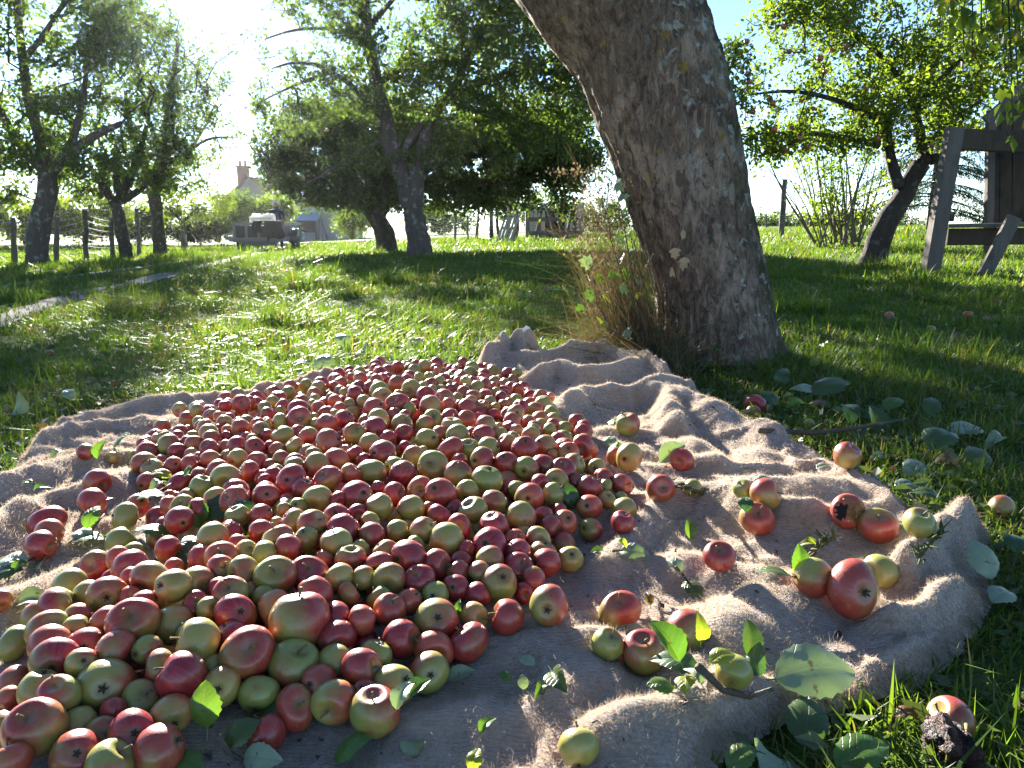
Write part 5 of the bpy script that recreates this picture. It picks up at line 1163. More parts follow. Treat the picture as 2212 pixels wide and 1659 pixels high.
# x y z r class end axis(3) where px py pr
APPLES = """-0.8739 1.2115 0.0715 0.017 o - 0.0 0.0 0.0 b 3 1295 19
-0.7328 1.1421 0.0955 0.0297 g C -0.87 -0.31 -0.38 h 127 1310 40
-0.7067 1.1829 0.0942 0.0225 r - 0.0 0.0 0.0 h 190 1286 29
-0.6591 1.1538 0.1101 0.0279 g C -0.45 0.87 -0.2 h 231 1285 37
-0.6179 1.1479 0.1077 0.017 o S 0.62 -0.5 0.61 h 282 1292 21
-0.579 1.1141 0.1146 0.0203 R S 0.9 0.32 0.3 h 312 1305 28
-0.6779 1.102 0.0983 0.0211 r - 0.0 0.0 0.0 h 169 1334 29
-0.7035 1.0637 0.0983 0.0278 g S 0.52 -0.49 0.7 h 107 1362 40
-0.6741 1.0202 0.0969 0.0286 r - 0.0 0.0 0.0 h 112 1395 42
-0.6423 0.9771 0.1002 0.0292 r C -0.39 0.91 -0.11 h 119 1429 45
-0.6587 1.063 0.0993 0.0204 G - 0.0 0.0 0.0 h 169 1360 29
-0.6209 1.0801 0.1003 0.0244 o - 0.0 0.0 0.0 h 224 1348 34
-0.6241 1.0239 0.0951 0.0251 o C -0.35 0.84 -0.41 h 183 1397 37
-0.5643 1.048 0.119 0.0336 r S 0.22 -0.65 0.73 h 294 1358 49
-0.5191 1.0774 0.1002 0.0281 y - 0.0 0.0 0.0 h 364 1347 40
-0.5656 0.9928 0.1019 0.0288 r - 0.0 0.0 0.0 h 249 1405 44
-0.5923 0.9574 0.1082 0.0195 r - 0.0 0.0 0.0 h 190 1432 30
-0.552 0.938 0.0867 0.034 g C -0.36 0.84 -0.4 h 212 1479 54
-0.5212 0.9965 0.1052 0.0192 g - 0.0 0.0 0.0 h 315 1405 29
-0.6026 1.188 0.1224 0.0286 r S -0.16 -0.94 -0.29 h 325 1249 37
-0.6468 1.2113 0.1093 0.0188 r - 0.0 0.0 0.0 h 284 1251 24
-0.54 1.132 0.1369 0.0254 g - 0.0 0.0 0.0 h 378 1265 34
-0.5193 1.1724 0.1186 0.0272 g S 0.71 -0.68 0.21 h 423 1262 36
-0.4996 1.1146 0.1136 0.0193 R S 0.47 -0.57 0.67 h 421 1307 26
-0.4712 1.0958 0.1157 0.017 g S 0.79 -0.4 0.47 h 450 1315 21
-0.4464 1.1258 0.126 0.0262 r S 0.03 -0.48 0.87 h 497 1284 36
-0.4751 1.1563 0.1164 0.0199 R - 0.0 0.0 0.0 h 476 1276 26
-0.4482 1.1916 0.1284 0.0256 g - 0.0 0.0 0.0 h 526 1240 33
-0.4235 1.0819 0.1156 0.0282 R C -0.58 0.65 -0.49 h 509 1326 40
-0.4488 1.0006 0.1154 0.0298 y - 0.0 0.0 0.0 h 430 1387 45
-0.4751 1.0375 0.1059 0.0199 G - 0.0 0.0 0.0 h 413 1371 29
-0.4144 1.0355 0.1003 0.0253 R - 0.0 0.0 0.0 h 500 1379 37
-0.377 0.993 0.1014 0.0349 r S 0.3 -0.71 0.64 h 536 1412 53
-0.4915 0.9704 0.0921 0.0256 r - 0.0 0.0 0.0 h 344 1448 40
-0.4477 0.9413 0.0988 0.0308 R - 0.0 0.0 0.0 h 394 1461 49
-0.4216 0.979 0.0893 0.017 y - 0.0 0.0 0.0 h 460 1440 24
-0.398 0.9426 0.0813 0.0251 y C -0.22 0.86 -0.45 h 476 1485 40
-0.6336 0.9272 0.0866 0.0272 g - 0.0 0.0 0.0 h 95 1487 44
-0.5927 0.9014 0.0945 0.0256 r S -0.04 -0.34 0.94 h 127 1514 42
-0.6808 0.9321 0.0679 0.0183 o - 0.0 0.0 0.0 h 21 1514 29
-0.5918 0.8471 0.0869 0.0336 r S 0.09 -0.45 0.89 h 83 1569 58
-0.5914 0.7961 0.0797 0.0218 o - 0.0 0.0 0.0 h 32 1633 40
-0.5573 0.8804 0.0669 0.0221 r - 0.0 0.0 0.0 h 175 1569 37
-0.4981 0.9285 0.0706 0.0256 g S 0.42 -0.36 0.83 h 299 1514 41
-0.445 0.8931 0.073 0.0256 y C -0.58 0.81 -0.03 h 369 1545 42
-0.5222 0.8977 0.0759 0.017 R - 0.0 0.0 0.0 h 254 1540 24
-0.5201 0.8641 0.0633 0.0218 r S 0.4 -0.53 0.75 h 225 1583 37
-0.4767 0.8546 0.072 0.0269 R - 0.0 0.0 0.0 h 283 1590 46
-0.5279 0.8202 0.0702 0.0268 R C -0.46 0.67 -0.59 h 172 1627 48
-0.4798 0.804 0.068 0.0277 G - 0.0 0.0 0.0 b 235 1654 50
-0.4318 0.8309 0.0697 0.0278 R - 0.0 0.0 0.0 h 341 1617 49
-0.3486 0.9478 0.0676 0.0253 G - 0.0 0.0 0.0 h 559 1499 40
-0.391 1.1797 0.1303 0.0303 g S 0.22 -0.68 0.7 h 598 1249 40
-0.3434 1.2083 0.1172 0.0311 R S 0.15 -0.52 0.84 h 663 1244 40
-0.3181 1.1414 0.1184 0.0266 R - 0.0 0.0 0.0 h 679 1282 36
-0.3699 1.1095 0.1065 0.0288 o - 0.0 0.0 0.0 h 600 1318 40
-0.4003 1.1389 0.1148 0.0177 g - 0.0 0.0 0.0 h 573 1286 24
-0.4255 1.1589 0.1126 0.017 o - 0.0 0.0 0.0 h 544 1278 19
-0.322 1.0661 0.1093 0.0409 r A -0.08 0.27 0.96 h 645 1350 58
-0.2748 1.1016 0.0996 0.0229 R S -0.59 -0.41 0.7 h 727 1334 32
-0.2647 1.0593 0.0868 0.0258 R - 0.0 0.0 0.0 h 721 1384 37
-0.2324 1.0913 0.0988 0.0228 o - 0.0 0.0 0.0 h 782 1340 32
-0.196 1.1306 0.0953 0.0235 o S 0.21 -0.24 0.95 h 842 1318 32
-0.2179 1.1623 0.0992 0.0181 G - 0.0 0.0 0.0 h 819 1293 24
-0.1689 1.1624 0.0937 0.0211 o - 0.0 0.0 0.0 h 884 1299 28
-0.2905 1.1987 0.1172 0.0237 y - 0.0 0.0 0.0 h 733 1249 30
-0.2534 1.2107 0.1114 0.0187 y - 0.0 0.0 0.0 h 783 1249 24
-0.2678 1.162 0.1069 0.0181 r - 0.0 0.0 0.0 h 753 1284 24
-0.2084 1.2064 0.1112 0.0259 g - 0.0 0.0 0.0 h 840 1252 33
-0.1579 1.215 0.105 0.0251 R - 0.0 0.0 0.0 h 906 1254 32
-0.1287 1.1855 0.0925 0.0215 G C 0.09 0.89 -0.45 h 939 1286 28
-0.0961 1.2159 0.0911 0.022 R C 0.22 0.85 -0.47 h 986 1270 28
-0.0587 1.2055 0.082 0.0208 R - 0.0 0.0 0.0 h 1031 1286 26
-0.12 1.1219 0.082 0.0332 r - 0.0 0.0 0.0 h 943 1340 45
-0.0631 1.1545 0.0695 0.0231 y - 0.0 0.0 0.0 h 1023 1334 30
-0.0674 1.0851 0.0639 0.0304 R - 0.0 0.0 0.0 h 1012 1389 42
-0.169 1.0726 0.0778 0.0281 r S 0.87 -0.35 0.35 h 869 1381 40
-0.1194 1.0664 0.0625 0.0281 o - 0.0 0.0 0.0 h 935 1405 40
-0.2031 1.0314 0.0742 0.0226 G S 0.35 0.3 0.89 h 809 1418 33
-0.257 1.0129 0.074 0.0268 g - 0.0 0.0 0.0 h 733 1426 40
-0.2148 0.9872 0.0806 0.027 r S 0.86 -0.32 0.39 h 774 1456 41
-0.3144 1.0007 0.0778 0.0352 G S 0.35 -0.1 0.93 h 637 1440 53
-0.2712 0.9685 0.0713 0.0232 o C 0.26 0.85 -0.46 h 684 1474 36
-0.2948 0.9323 0.057 0.0258 r S 0.39 -0.61 0.69 h 639 1527 41
-0.2406 0.932 0.0663 0.0283 g - 0.0 0.0 0.0 h 724 1514 45
-0.1823 0.9115 0.0652 0.0302 r S -0.06 -0.12 0.99 b 809 1535 49
-0.1664 0.9744 0.0626 0.0285 y C -0.68 0.37 -0.63 h 851 1482 44
-0.1219 1.0148 0.0574 0.0278 g C -0.2 0.89 -0.42 h 926 1453 41
-0.3234 0.8969 0.0431 0.0242 R - 0.0 0.0 0.0 b 576 1585 40
-0.3525 1.0303 0.0831 0.017 y - 0.0 0.0 0.0 h 594 1403 16
-0.2027 0.9502 0.0686 0.017 R - 0.0 0.0 0.0 h 785 1485 21
-0.837 1.568 0.0806 0.0268 g - 0.0 0.0 0.0 h 270 1117 27
-0.838 1.6267 0.0836 0.0247 o - 0.0 0.0 0.0 h 297 1093 24
-0.7867 1.6689 0.0876 0.0174 R S 0.43 -0.71 0.56 h 364 1075 16
-0.7427 1.5785 0.1034 0.0194 o - 0.0 0.0 0.0 h 367 1091 19
-0.697 1.536 0.1149 0.0233 G - 0.0 0.0 0.0 h 394 1096 24
-0.731 1.6378 0.0985 0.0186 r - 0.0 0.0 0.0 h 404 1075 18
-0.6591 1.5186 0.1169 0.0216 R - 0.0 0.0 0.0 h 425 1100 22
-0.6688 1.4564 0.1174 0.0263 R - 0.0 0.0 0.0 h 388 1124 28
-0.6383 1.5711 0.1219 0.0223 g - 0.0 0.0 0.0 h 466 1077 22
-0.5887 1.5415 0.1281 0.0277 o S -0.39 -0.75 0.53 h 505 1081 28
-0.5534 1.4608 0.1244 0.0208 G - 0.0 0.0 0.0 h 513 1115 22
-0.5617 1.3533 0.1243 0.0272 g - 0.0 0.0 0.0 h 460 1161 31
-0.6381 1.3316 0.1118 0.023 r - 0.0 0.0 0.0 h 362 1185 27
-0.5081 1.2535 0.1311 0.0253 o S 0.32 -0.67 0.67 h 478 1203 31
-0.4936 1.2108 0.127 0.0233 r - 0.0 0.0 0.0 h 475 1231 30
-0.4786 1.2897 0.125 0.0186 y S 0.45 -0.65 0.61 h 530 1191 22
-0.5053 1.3298 0.1207 0.0191 R - 0.0 0.0 0.0 h 516 1176 22
-0.7312 1.3278 0.0943 0.0204 o S 0.81 -0.44 0.38 h 254 1206 24
-0.6678 1.2504 0.1096 0.0289 R - 0.0 0.0 0.0 h 282 1230 36
-0.595 1.2552 0.1106 0.017 o - 0.0 0.0 0.0 h 374 1225 16
-0.5279 1.5673 0.1295 0.0266 R C -0.34 0.83 -0.45 h 575 1071 27
-0.5045 1.4611 0.1273 0.0208 R - 0.0 0.0 0.0 h 565 1112 22
-0.468 1.4871 0.1271 0.017 y - 0.0 0.0 0.0 h 614 1102 16
-0.4434 1.5071 0.1272 0.0171 G - 0.0 0.0 0.0 h 644 1094 18
-0.4087 1.5343 0.1315 0.0305 g S -0.19 -0.95 -0.24 h 687 1081 31
-0.3652 1.5255 0.1337 0.0173 R - 0.0 0.0 0.0 h 729 1081 18
-0.3296 1.5512 0.1372 0.03 r C -0.68 0.61 -0.42 h 770 1069 31
-0.298 1.6332 0.1234 0.017 R - 0.0 0.0 0.0 h 818 1054 16
-0.2537 1.5754 0.1297 0.0238 R - 0.0 0.0 0.0 h 852 1068 24
-0.2728 1.495 0.1305 0.0262 r - 0.0 0.0 0.0 h 819 1096 28
-0.3145 1.4753 0.1247 0.0182 R S 0.28 -0.94 0.17 h 772 1109 19
-0.3501 1.4418 0.1305 0.0247 R C -0.12 0.71 -0.69 h 726 1117 27
-0.4284 1.418 0.1313 0.0229 r - 0.0 0.0 0.0 h 633 1126 25
-0.383 1.389 0.1359 0.0278 g - 0.0 0.0 0.0 h 675 1133 31
-0.4674 1.4366 0.1151 0.017 y - 0.0 0.0 0.0 h 598 1135 10
-0.3208 1.3768 0.1313 0.0289 R - 0.0 0.0 0.0 h 742 1144 33
-0.3828 1.3414 0.1267 0.0218 G C 0.13 0.4 -0.91 h 663 1164 25
-0.2671 1.3669 0.1241 0.0235 R - 0.0 0.0 0.0 h 802 1155 27
-0.2789 1.432 0.1213 0.0204 g - 0.0 0.0 0.0 h 802 1130 22
-0.2214 1.4015 0.118 0.0201 G - 0.0 0.0 0.0 h 860 1147 22
-0.4763 1.3765 0.1256 0.0223 R - 0.0 0.0 0.0 h 566 1150 25
-0.43 1.3268 0.1319 0.0254 g - 0.0 0.0 0.0 h 602 1166 30
-0.4014 1.2915 0.1304 0.0235 R - 0.0 0.0 0.0 h 623 1184 28
-0.3202 1.3143 0.129 0.0271 g - 0.0 0.0 0.0 h 727 1175 32
-0.285 1.2661 0.1205 0.0237 g S 0.15 -0.1 0.98 h 758 1208 29
-0.279 1.3191 0.1173 0.017 y - 0.0 0.0 0.0 h 778 1185 19
-0.3471 1.3444 0.1223 0.017 R - 0.0 0.0 0.0 h 703 1167 16
-0.3353 1.2788 0.1152 0.017 o - 0.0 0.0 0.0 h 700 1208 16
-0.2305 1.3012 0.1185 0.0212 r - 0.0 0.0 0.0 h 831 1193 25
-0.2336 1.2528 0.1156 0.0229 R - 0.0 0.0 0.0 h 818 1221 28
-0.4397 1.2733 0.1271 0.022 y - 0.0 0.0 0.0 h 571 1197 27
-0.2073 1.4972 0.1273 0.0265 g - 0.0 0.0 0.0 h 889 1098 28
-0.2022 1.608 0.1298 0.0263 o S -0.03 -0.98 0.22 h 908 1057 26
-0.1551 1.5692 0.1332 0.0326 R C 0.3 0.69 -0.66 h 950 1067 33
-0.0992 1.6076 0.1246 0.0243 G C 0.11 0.95 0.28 h 1009 1062 24
-0.0375 1.5612 0.1153 0.0256 g C -0.93 0.31 0.2 h 1068 1086 26
-0.0809 1.5042 0.1196 0.0276 g - 0.0 0.0 0.0 h 1022 1103 29
0.0385 1.6097 0.111 0.0294 o C 0.13 0.97 -0.21 h 1144 1073 29
0.0938 1.6557 0.0997 0.025 G S 0.75 -0.07 0.65 h 1195 1069 24
0.0649 1.6962 0.1097 0.0234 R - 0.0 0.0 0.0 h 1166 1047 22
0.1064 1.7323 0.1085 0.0261 y - 0.0 0.0 0.0 h 1203 1037 24
0.1822 1.7142 0.0943 0.0269 R - 0.0 0.0 0.0 h 1274 1055 25
0.2254 1.7566 0.0853 0.0177 g - 0.0 0.0 0.0 h 1308 1049 16
0.173 1.6307 0.0784 0.0268 o - 0.0 0.0 0.0 h 1273 1096 26
0.22 1.6945 0.0721 0.0192 y S 0.16 -0.46 0.87 h 1310 1080 18
0.1686 1.5512 0.0587 0.0237 g C 0.69 0.59 -0.41 h 1276 1144 24
0.1121 1.5365 0.0803 0.0253 o C -0.3 0.61 -0.73 h 1220 1129 26
0.0663 1.5423 0.0895 0.0215 R - 0.0 0.0 0.0 h 1173 1118 22
0.0804 1.5058 0.0834 0.021 R - 0.0 0.0 0.0 h 1189 1138 22
0.019 1.5069 0.1034 0.0296 r - 0.0 0.0 0.0 h 1126 1118 31
0.1047 1.5924 0.0845 0.0181 R - 0.0 0.0 0.0 h 1209 1104 18
-0.0357 1.4392 0.1108 0.0274 R S -0.23 -0.21 0.95 h 1067 1138 30
-0.1041 1.4241 0.116 0.0244 R S 0.03 -0.94 0.34 h 992 1139 27
-0.1468 1.4756 0.1198 0.0224 R - 0.0 0.0 0.0 h 950 1114 24
-0.1734 1.5232 0.1153 0.017 o - 0.0 0.0 0.0 h 927 1100 16
-0.1199 1.5298 0.1148 0.0174 R - 0.0 0.0 0.0 h 983 1098 18
-0.1707 1.3901 0.1225 0.0265 g S 0.71 -0.04 0.7 h 914 1147 30
-0.1244 1.3579 0.1152 0.0312 g C 0.45 0.87 0.19 h 965 1170 36
-0.0433 1.3541 0.106 0.0329 R C 0.24 0.77 -0.59 h 1054 1182 38
0.0053 1.4095 0.0943 0.0207 o S 0.26 -0.75 0.61 h 1112 1168 23
0.0517 1.4255 0.0886 0.0245 g - 0.0 0.0 0.0 h 1162 1167 27
0.0103 1.3486 0.0968 0.0224 R C 0.01 0.96 -0.26 h 1118 1194 26
-0.0404 1.2996 0.1006 0.0258 r - 0.0 0.0 0.0 h 1057 1213 31
0.0102 1.3056 0.0863 0.0252 R - 0.0 0.0 0.0 h 1120 1227 30
0.0602 1.3827 0.0812 0.023 r - 0.0 0.0 0.0 h 1173 1194 26
0.0653 1.3377 0.0811 0.0258 R S -0.97 -0.23 -0.02 h 1181 1215 30
0.1124 1.3924 0.0636 0.0241 y C -0.13 0.66 -0.74 h 1231 1207 27
0.0381 1.2735 0.0787 0.0214 r S -0.97 -0.24 0.05 h 1150 1251 26
-0.1345 1.275 0.1056 0.0254 R - 0.0 0.0 0.0 h 945 1221 31
-0.1851 1.2778 0.1195 0.0303 R - 0.0 0.0 0.0 h 882 1203 37
-0.0919 1.3023 0.1012 0.0184 R - 0.0 0.0 0.0 h 997 1211 22
-0.095 1.2649 0.0969 0.0195 r - 0.0 0.0 0.0 h 991 1235 24
-0.0582 1.2607 0.098 0.0203 g - 0.0 0.0 0.0 h 1035 1237 25
-0.022 1.2329 0.0914 0.0295 r C -0.23 0.66 -0.72 h 1076 1259 37
-0.0859 1.336 0.1086 0.017 R - 0.0 0.0 0.0 h 1007 1186 16
0.0243 1.468 0.0851 0.017 y - 0.0 0.0 0.0 h 1132 1152 14
-0.1802 1.3431 0.1119 0.0172 G - 0.0 0.0 0.0 h 898 1180 20
0.0204 1.2452 0.0662 0.017 R - 0.0 0.0 0.0 h 1132 1281 19
0.0599 1.1535 0.0914 0.03 r C 0.13 0.97 -0.21 b 1185 1308 40
-0.007 1.1407 0.0771 0.0263 r S -0.9 -0.05 0.43 b 1097 1334 35
-1.1483 2.5807 0.0731 0.0262 y S 0.03 -0.96 0.29 h 388 885 16
-1.038 2.4598 0.1001 0.025 r - 0.0 0.0 0.0 h 425 887 16
-0.9084 2.3071 0.1132 0.0213 o - 0.0 0.0 0.0 h 472 903 15
-0.8599 2.2656 0.1194 0.021 R - 0.0 0.0 0.0 h 495 906 15
-0.8528 2.213 0.1186 0.0246 r S 0.28 -0.95 0.11 h 486 916 18
-0.8057 2.1981 0.1241 0.0214 r - 0.0 0.0 0.0 h 517 915 16
-0.9358 2.2329 0.1086 0.0186 R - 0.0 0.0 0.0 h 433 919 13
-0.8964 2.1803 0.1122 0.0263 g - 0.0 0.0 0.0 h 448 927 19
-0.8608 2.1064 0.1142 0.0284 y - 0.0 0.0 0.0 h 451 940 22
-0.839 2.0619 0.114 0.0249 R - 0.0 0.0 0.0 h 454 949 19
-0.8565 2.1748 0.113 0.017 R - 0.0 0.0 0.0 h 473 927 12
-0.8229 2.1458 0.1173 0.0179 o - 0.0 0.0 0.0 h 491 930 13
-0.7779 2.1325 0.1252 0.0277 o S 0.59 -0.78 -0.2 h 521 927 21
-0.7451 2.1823 0.1261 0.0222 R - 0.0 0.0 0.0 h 558 916 16
-0.7119 2.1088 0.1237 0.0254 g S 0.53 -0.36 0.77 h 565 933 19
-0.9793 2.1845 0.0967 0.0243 R - 0.0 0.0 0.0 h 388 937 18
-0.9653 2.1438 0.0968 0.0219 R - 0.0 0.0 0.0 h 385 945 16
-0.9183 2.1326 0.1024 0.0198 G - 0.0 0.0 0.0 h 417 943 15
-1.0233 2.1654 0.0858 0.0262 g - 0.0 0.0 0.0 h 350 949 19
-0.9596 2.0662 0.095 0.0298 g C 0.03 0.84 0.53 h 364 963 23
-1.0097 2.1294 0.0718 0.0179 R - 0.0 0.0 0.0 h 345 966 13
-1.0754 2.1606 0.0695 0.0221 R S 0.74 -0.26 0.62 h 311 961 16
-1.044 2.117 0.0759 0.0217 R - 0.0 0.0 0.0 h 323 966 16
-1.0099 2.0471 0.0769 0.0306 R S 0.33 -0.67 0.66 h 320 980 24
-1.0898 2.1311 0.0451 0.017 G - 0.0 0.0 0.0 h 292 985 10
-0.9162 2.0208 0.0908 0.0236 R - 0.0 0.0 0.0 h 383 976 19
-0.9145 2.0805 0.099 0.0213 R - 0.0 0.0 0.0 h 403 957 16
-0.8806 2.048 0.1022 0.0238 y - 0.0 0.0 0.0 h 419 961 19
-0.8135 1.9865 0.1095 0.025 R - 0.0 0.0 0.0 h 454 970 20
-0.8623 1.9884 0.0928 0.0204 g - 0.0 0.0 0.0 h 415 982 16
-0.78 2.0124 0.1073 0.0206 o - 0.0 0.0 0.0 h 485 966 16
-0.737 1.9782 0.1189 0.0249 R S 0.92 -0.02 0.4 h 511 964 20
-0.6798 1.9531 0.1206 0.0264 R - 0.0 0.0 0.0 h 550 969 22
-0.8102 2.1096 0.1109 0.017 R - 0.0 0.0 0.0 h 491 942 12
-0.7648 2.0959 0.1105 0.017 R - 0.0 0.0 0.0 h 522 945 12
-0.7412 2.0724 0.1156 0.0193 R - 0.0 0.0 0.0 h 534 946 15
-0.7176 2.0482 0.1178 0.0172 G - 0.0 0.0 0.0 h 544 949 13
-0.9764 1.9503 0.0799 0.0292 g - 0.0 0.0 0.0 h 311 1001 24
-0.9384 1.9777 0.0769 0.0213 R - 0.0 0.0 0.0 h 351 997 17
-0.9371 1.9168 0.0714 0.027 y - 0.0 0.0 0.0 h 330 1016 22
-0.8848 1.9263 0.0817 0.0226 o C -0.54 0.7 -0.46 h 376 1006 19
-0.835 1.9122 0.09 0.0233 o S 0.78 0.14 0.61 h 412 1003 19
-0.7832 1.9149 0.1022 0.0251 o - 0.0 0.0 0.0 h 455 992 21
-0.8291 1.9539 0.0947 0.017 R - 0.0 0.0 0.0 h 431 988 12
-0.7452 1.934 0.1038 0.019 g - 0.0 0.0 0.0 h 492 986 16
-0.6975 1.8763 0.1106 0.0263 r - 0.0 0.0 0.0 h 515 995 22
-0.6402 1.8513 0.1149 0.0243 R S -0.09 -0.84 0.53 h 556 998 21
-0.724 1.8096 0.1032 0.0272 R C 0.13 0.93 -0.35 h 472 1019 24
-0.6347 1.7738 0.115 0.0241 r S -0.77 -0.38 0.51 h 539 1019 22
-0.6639 1.7001 0.1226 0.032 g S 0.22 -0.97 -0.05 h 488 1034 30
-0.7726 1.8138 0.0893 0.0222 R - 0.0 0.0 0.0 h 431 1030 19
-0.9241 1.8504 0.0608 0.0235 o C 0.08 1.0 -0.03 h 317 1043 20
-0.8904 1.8373 0.0503 0.017 g - 0.0 0.0 0.0 h 341 1055 13
-0.809 1.7809 0.0793 0.0268 R - 0.0 0.0 0.0 h 388 1047 24
-0.7091 1.6704 0.1117 0.026 G S 0.38 0.05 0.93 h 435 1053 25
-0.5686 1.6842 0.1238 0.0174 R - 0.0 0.0 0.0 h 574 1037 16
-0.9394 2.4498 0.1167 0.022 R - 0.0 0.0 0.0 h 487 878 15
-0.8813 2.4325 0.1273 0.0291 R - 0.0 0.0 0.0 h 521 873 19
-0.8794 2.5077 0.1194 0.021 R - 0.0 0.0 0.0 h 539 867 14
-0.791 2.4706 0.1269 0.0222 y S 0.71 -0.39 0.59 h 588 868 15
-0.7899 2.3886 0.1264 0.0239 g - 0.0 0.0 0.0 h 572 881 16
-0.7595 2.314 0.1253 0.0222 R - 0.0 0.0 0.0 h 577 894 15
-0.7394 2.4045 0.1279 0.024 r - 0.0 0.0 0.0 h 609 878 16
-0.629 2.2003 0.1383 0.0326 r S 0.31 -0.87 0.39 h 646 905 24
-0.6833 2.1959 0.1289 0.0244 g - 0.0 0.0 0.0 h 606 912 18
-0.6545 2.2946 0.1404 0.0318 R - 0.0 0.0 0.0 h 646 887 22
-0.7344 2.3672 0.1222 0.017 G - 0.0 0.0 0.0 h 606 887 10
-0.7303 2.2168 0.1214 0.0185 g - 0.0 0.0 0.0 h 576 913 13
-0.6296 2.0355 0.1315 0.0293 G - 0.0 0.0 0.0 h 611 942 23
-0.5957 2.0702 0.1279 0.0231 R S 0.58 -0.21 0.79 h 644 937 18
-0.5505 2.0134 0.1339 0.0262 r - 0.0 0.0 0.0 h 668 945 21
-0.5697 1.9463 0.1283 0.0218 y S -0.57 -0.2 0.79 h 639 964 18
-0.62 1.942 0.1201 0.0208 o - 0.0 0.0 0.0 h 597 972 17
-0.645 1.9765 0.1175 0.0184 R - 0.0 0.0 0.0 h 585 966 15
-0.6847 2.0775 0.1214 0.0193 R - 0.0 0.0 0.0 h 578 940 15
-0.5314 2.1313 0.1375 0.0286 o S -0.06 -0.35 0.94 h 706 918 22
-0.5785 2.191 0.126 0.017 y - 0.0 0.0 0.0 h 682 915 12
-0.4927 2.1907 0.1386 0.0263 R C -0.67 0.19 -0.72 h 744 906 19
-0.5421 2.2766 0.1317 0.0189 y - 0.0 0.0 0.0 h 722 896 13
-0.4316 2.0239 0.1407 0.0273 g - 0.0 0.0 0.0 h 764 937 22
-0.477 1.9289 0.1427 0.0323 R - 0.0 0.0 0.0 h 711 957 27
-0.3827 2.0725 0.1432 0.0327 r - 0.0 0.0 0.0 h 810 925 25
-0.3891 2.1668 0.1448 0.0301 g - 0.0 0.0 0.0 h 817 906 22
-0.3726 1.9411 0.1355 0.0271 g - 0.0 0.0 0.0 h 799 960 22
-0.3237 1.8433 0.1407 0.0318 R C 0.7 0.68 -0.22 h 826 979 28
-0.3355 2.0027 0.1311 0.0224 R - 0.0 0.0 0.0 h 838 949 18
-0.2977 2.0404 0.1361 0.0246 R S -0.13 -0.73 0.67 h 872 937 19
-0.3148 2.1226 0.1419 0.0275 g - 0.0 0.0 0.0 h 868 916 21
-0.2471 1.848 0.1321 0.0242 y - 0.0 0.0 0.0 h 893 985 21
-0.2817 1.9483 0.1258 0.017 R - 0.0 0.0 0.0 h 875 966 13
-0.2835 1.768 0.1308 0.0232 g C 0.73 0.67 -0.17 h 851 1007 21
-0.2525 1.7007 0.1341 0.0303 R - 0.0 0.0 0.0 h 871 1024 28
-0.33 1.7195 0.1316 0.0331 G - 0.0 0.0 0.0 h 798 1021 31
-0.3702 1.686 0.1386 0.0238 o - 0.0 0.0 0.0 h 762 1024 22
-0.4275 1.796 0.1362 0.0302 o - 0.0 0.0 0.0 h 726 995 27
-0.3956 1.8651 0.1304 0.0209 R - 0.0 0.0 0.0 h 768 982 18
-0.4331 1.9015 0.1286 0.017 o C -0.63 0.77 -0.09 h 743 975 13
-0.37 1.8308 0.1284 0.0188 R - 0.0 0.0 0.0 h 784 992 16
-0.466 1.7528 0.134 0.0321 r C 0.68 0.73 0.05 h 680 1009 29
-0.4984 1.8579 0.129 0.0208 G - 0.0 0.0 0.0 h 679 985 18
-0.4148 1.6497 0.1384 0.0295 r - 0.0 0.0 0.0 h 708 1036 28
-0.4952 1.6435 0.1371 0.0317 R C 0.08 0.92 -0.38 h 630 1038 31
-0.4594 1.6082 0.1314 0.0227 R - 0.0 0.0 0.0 h 655 1055 22
-0.5827 1.8599 0.1186 0.0209 g - 0.0 0.0 0.0 h 606 994 18
-0.5346 1.8062 0.1255 0.0237 R - 0.0 0.0 0.0 h 636 1001 21
-0.5182 1.7475 0.1319 0.0246 g - 0.0 0.0 0.0 h 640 1012 22
-0.5608 1.7217 0.1178 0.0243 R - 0.0 0.0 0.0 h 588 1033 22
-0.5753 1.7925 0.1123 0.017 g - 0.0 0.0 0.0 h 597 1016 13
-0.6045 1.833 0.1123 0.017 R - 0.0 0.0 0.0 h 583 1004 10
-0.382 1.6275 0.1211 0.017 R - 0.0 0.0 0.0 h 735 1058 12
-0.5986 1.9692 0.114 0.017 R - 0.0 0.0 0.0 h 621 970 9
-0.2489 2.1326 0.1402 0.025 g - 0.0 0.0 0.0 h 919 915 19
-0.2314 2.1789 0.14 0.0282 G S 0.07 -0.69 0.72 h 935 908 21
-0.1834 2.2011 0.1368 0.0285 R - 0.0 0.0 0.0 h 973 906 21
-0.1337 2.1834 0.1383 0.0283 o S 0.08 -0.49 0.87 h 1006 908 21
-0.1048 2.2864 0.1206 0.017 o - 0.0 0.0 0.0 h 1032 902 10
-0.0734 2.1072 0.1392 0.0312 r - 0.0 0.0 0.0 h 1050 921 24
-0.0364 2.1746 0.1185 0.017 y - 0.0 0.0 0.0 h 1080 923 12
-0.1677 2.0802 0.1411 0.0309 y - 0.0 0.0 0.0 h 977 925 24
-0.1962 2.0388 0.1339 0.0227 R - 0.0 0.0 0.0 h 952 939 18
-0.2264 1.9803 0.1375 0.0282 G C -0.72 0.58 -0.37 h 923 949 23
-0.1475 2.0103 0.1367 0.0299 G S -0.27 -0.9 0.33 h 989 943 24
-0.1104 2.0636 0.1297 0.0217 R - 0.0 0.0 0.0 h 1020 937 17
-0.0766 2.0132 0.1359 0.0287 R S -0.45 -0.86 0.24 h 1045 943 23
-0.1561 1.8883 0.1368 0.0294 R - 0.0 0.0 0.0 h 975 971 25
-0.1131 1.918 0.1292 0.0274 G S -0.03 -0.31 0.95 h 1011 970 23
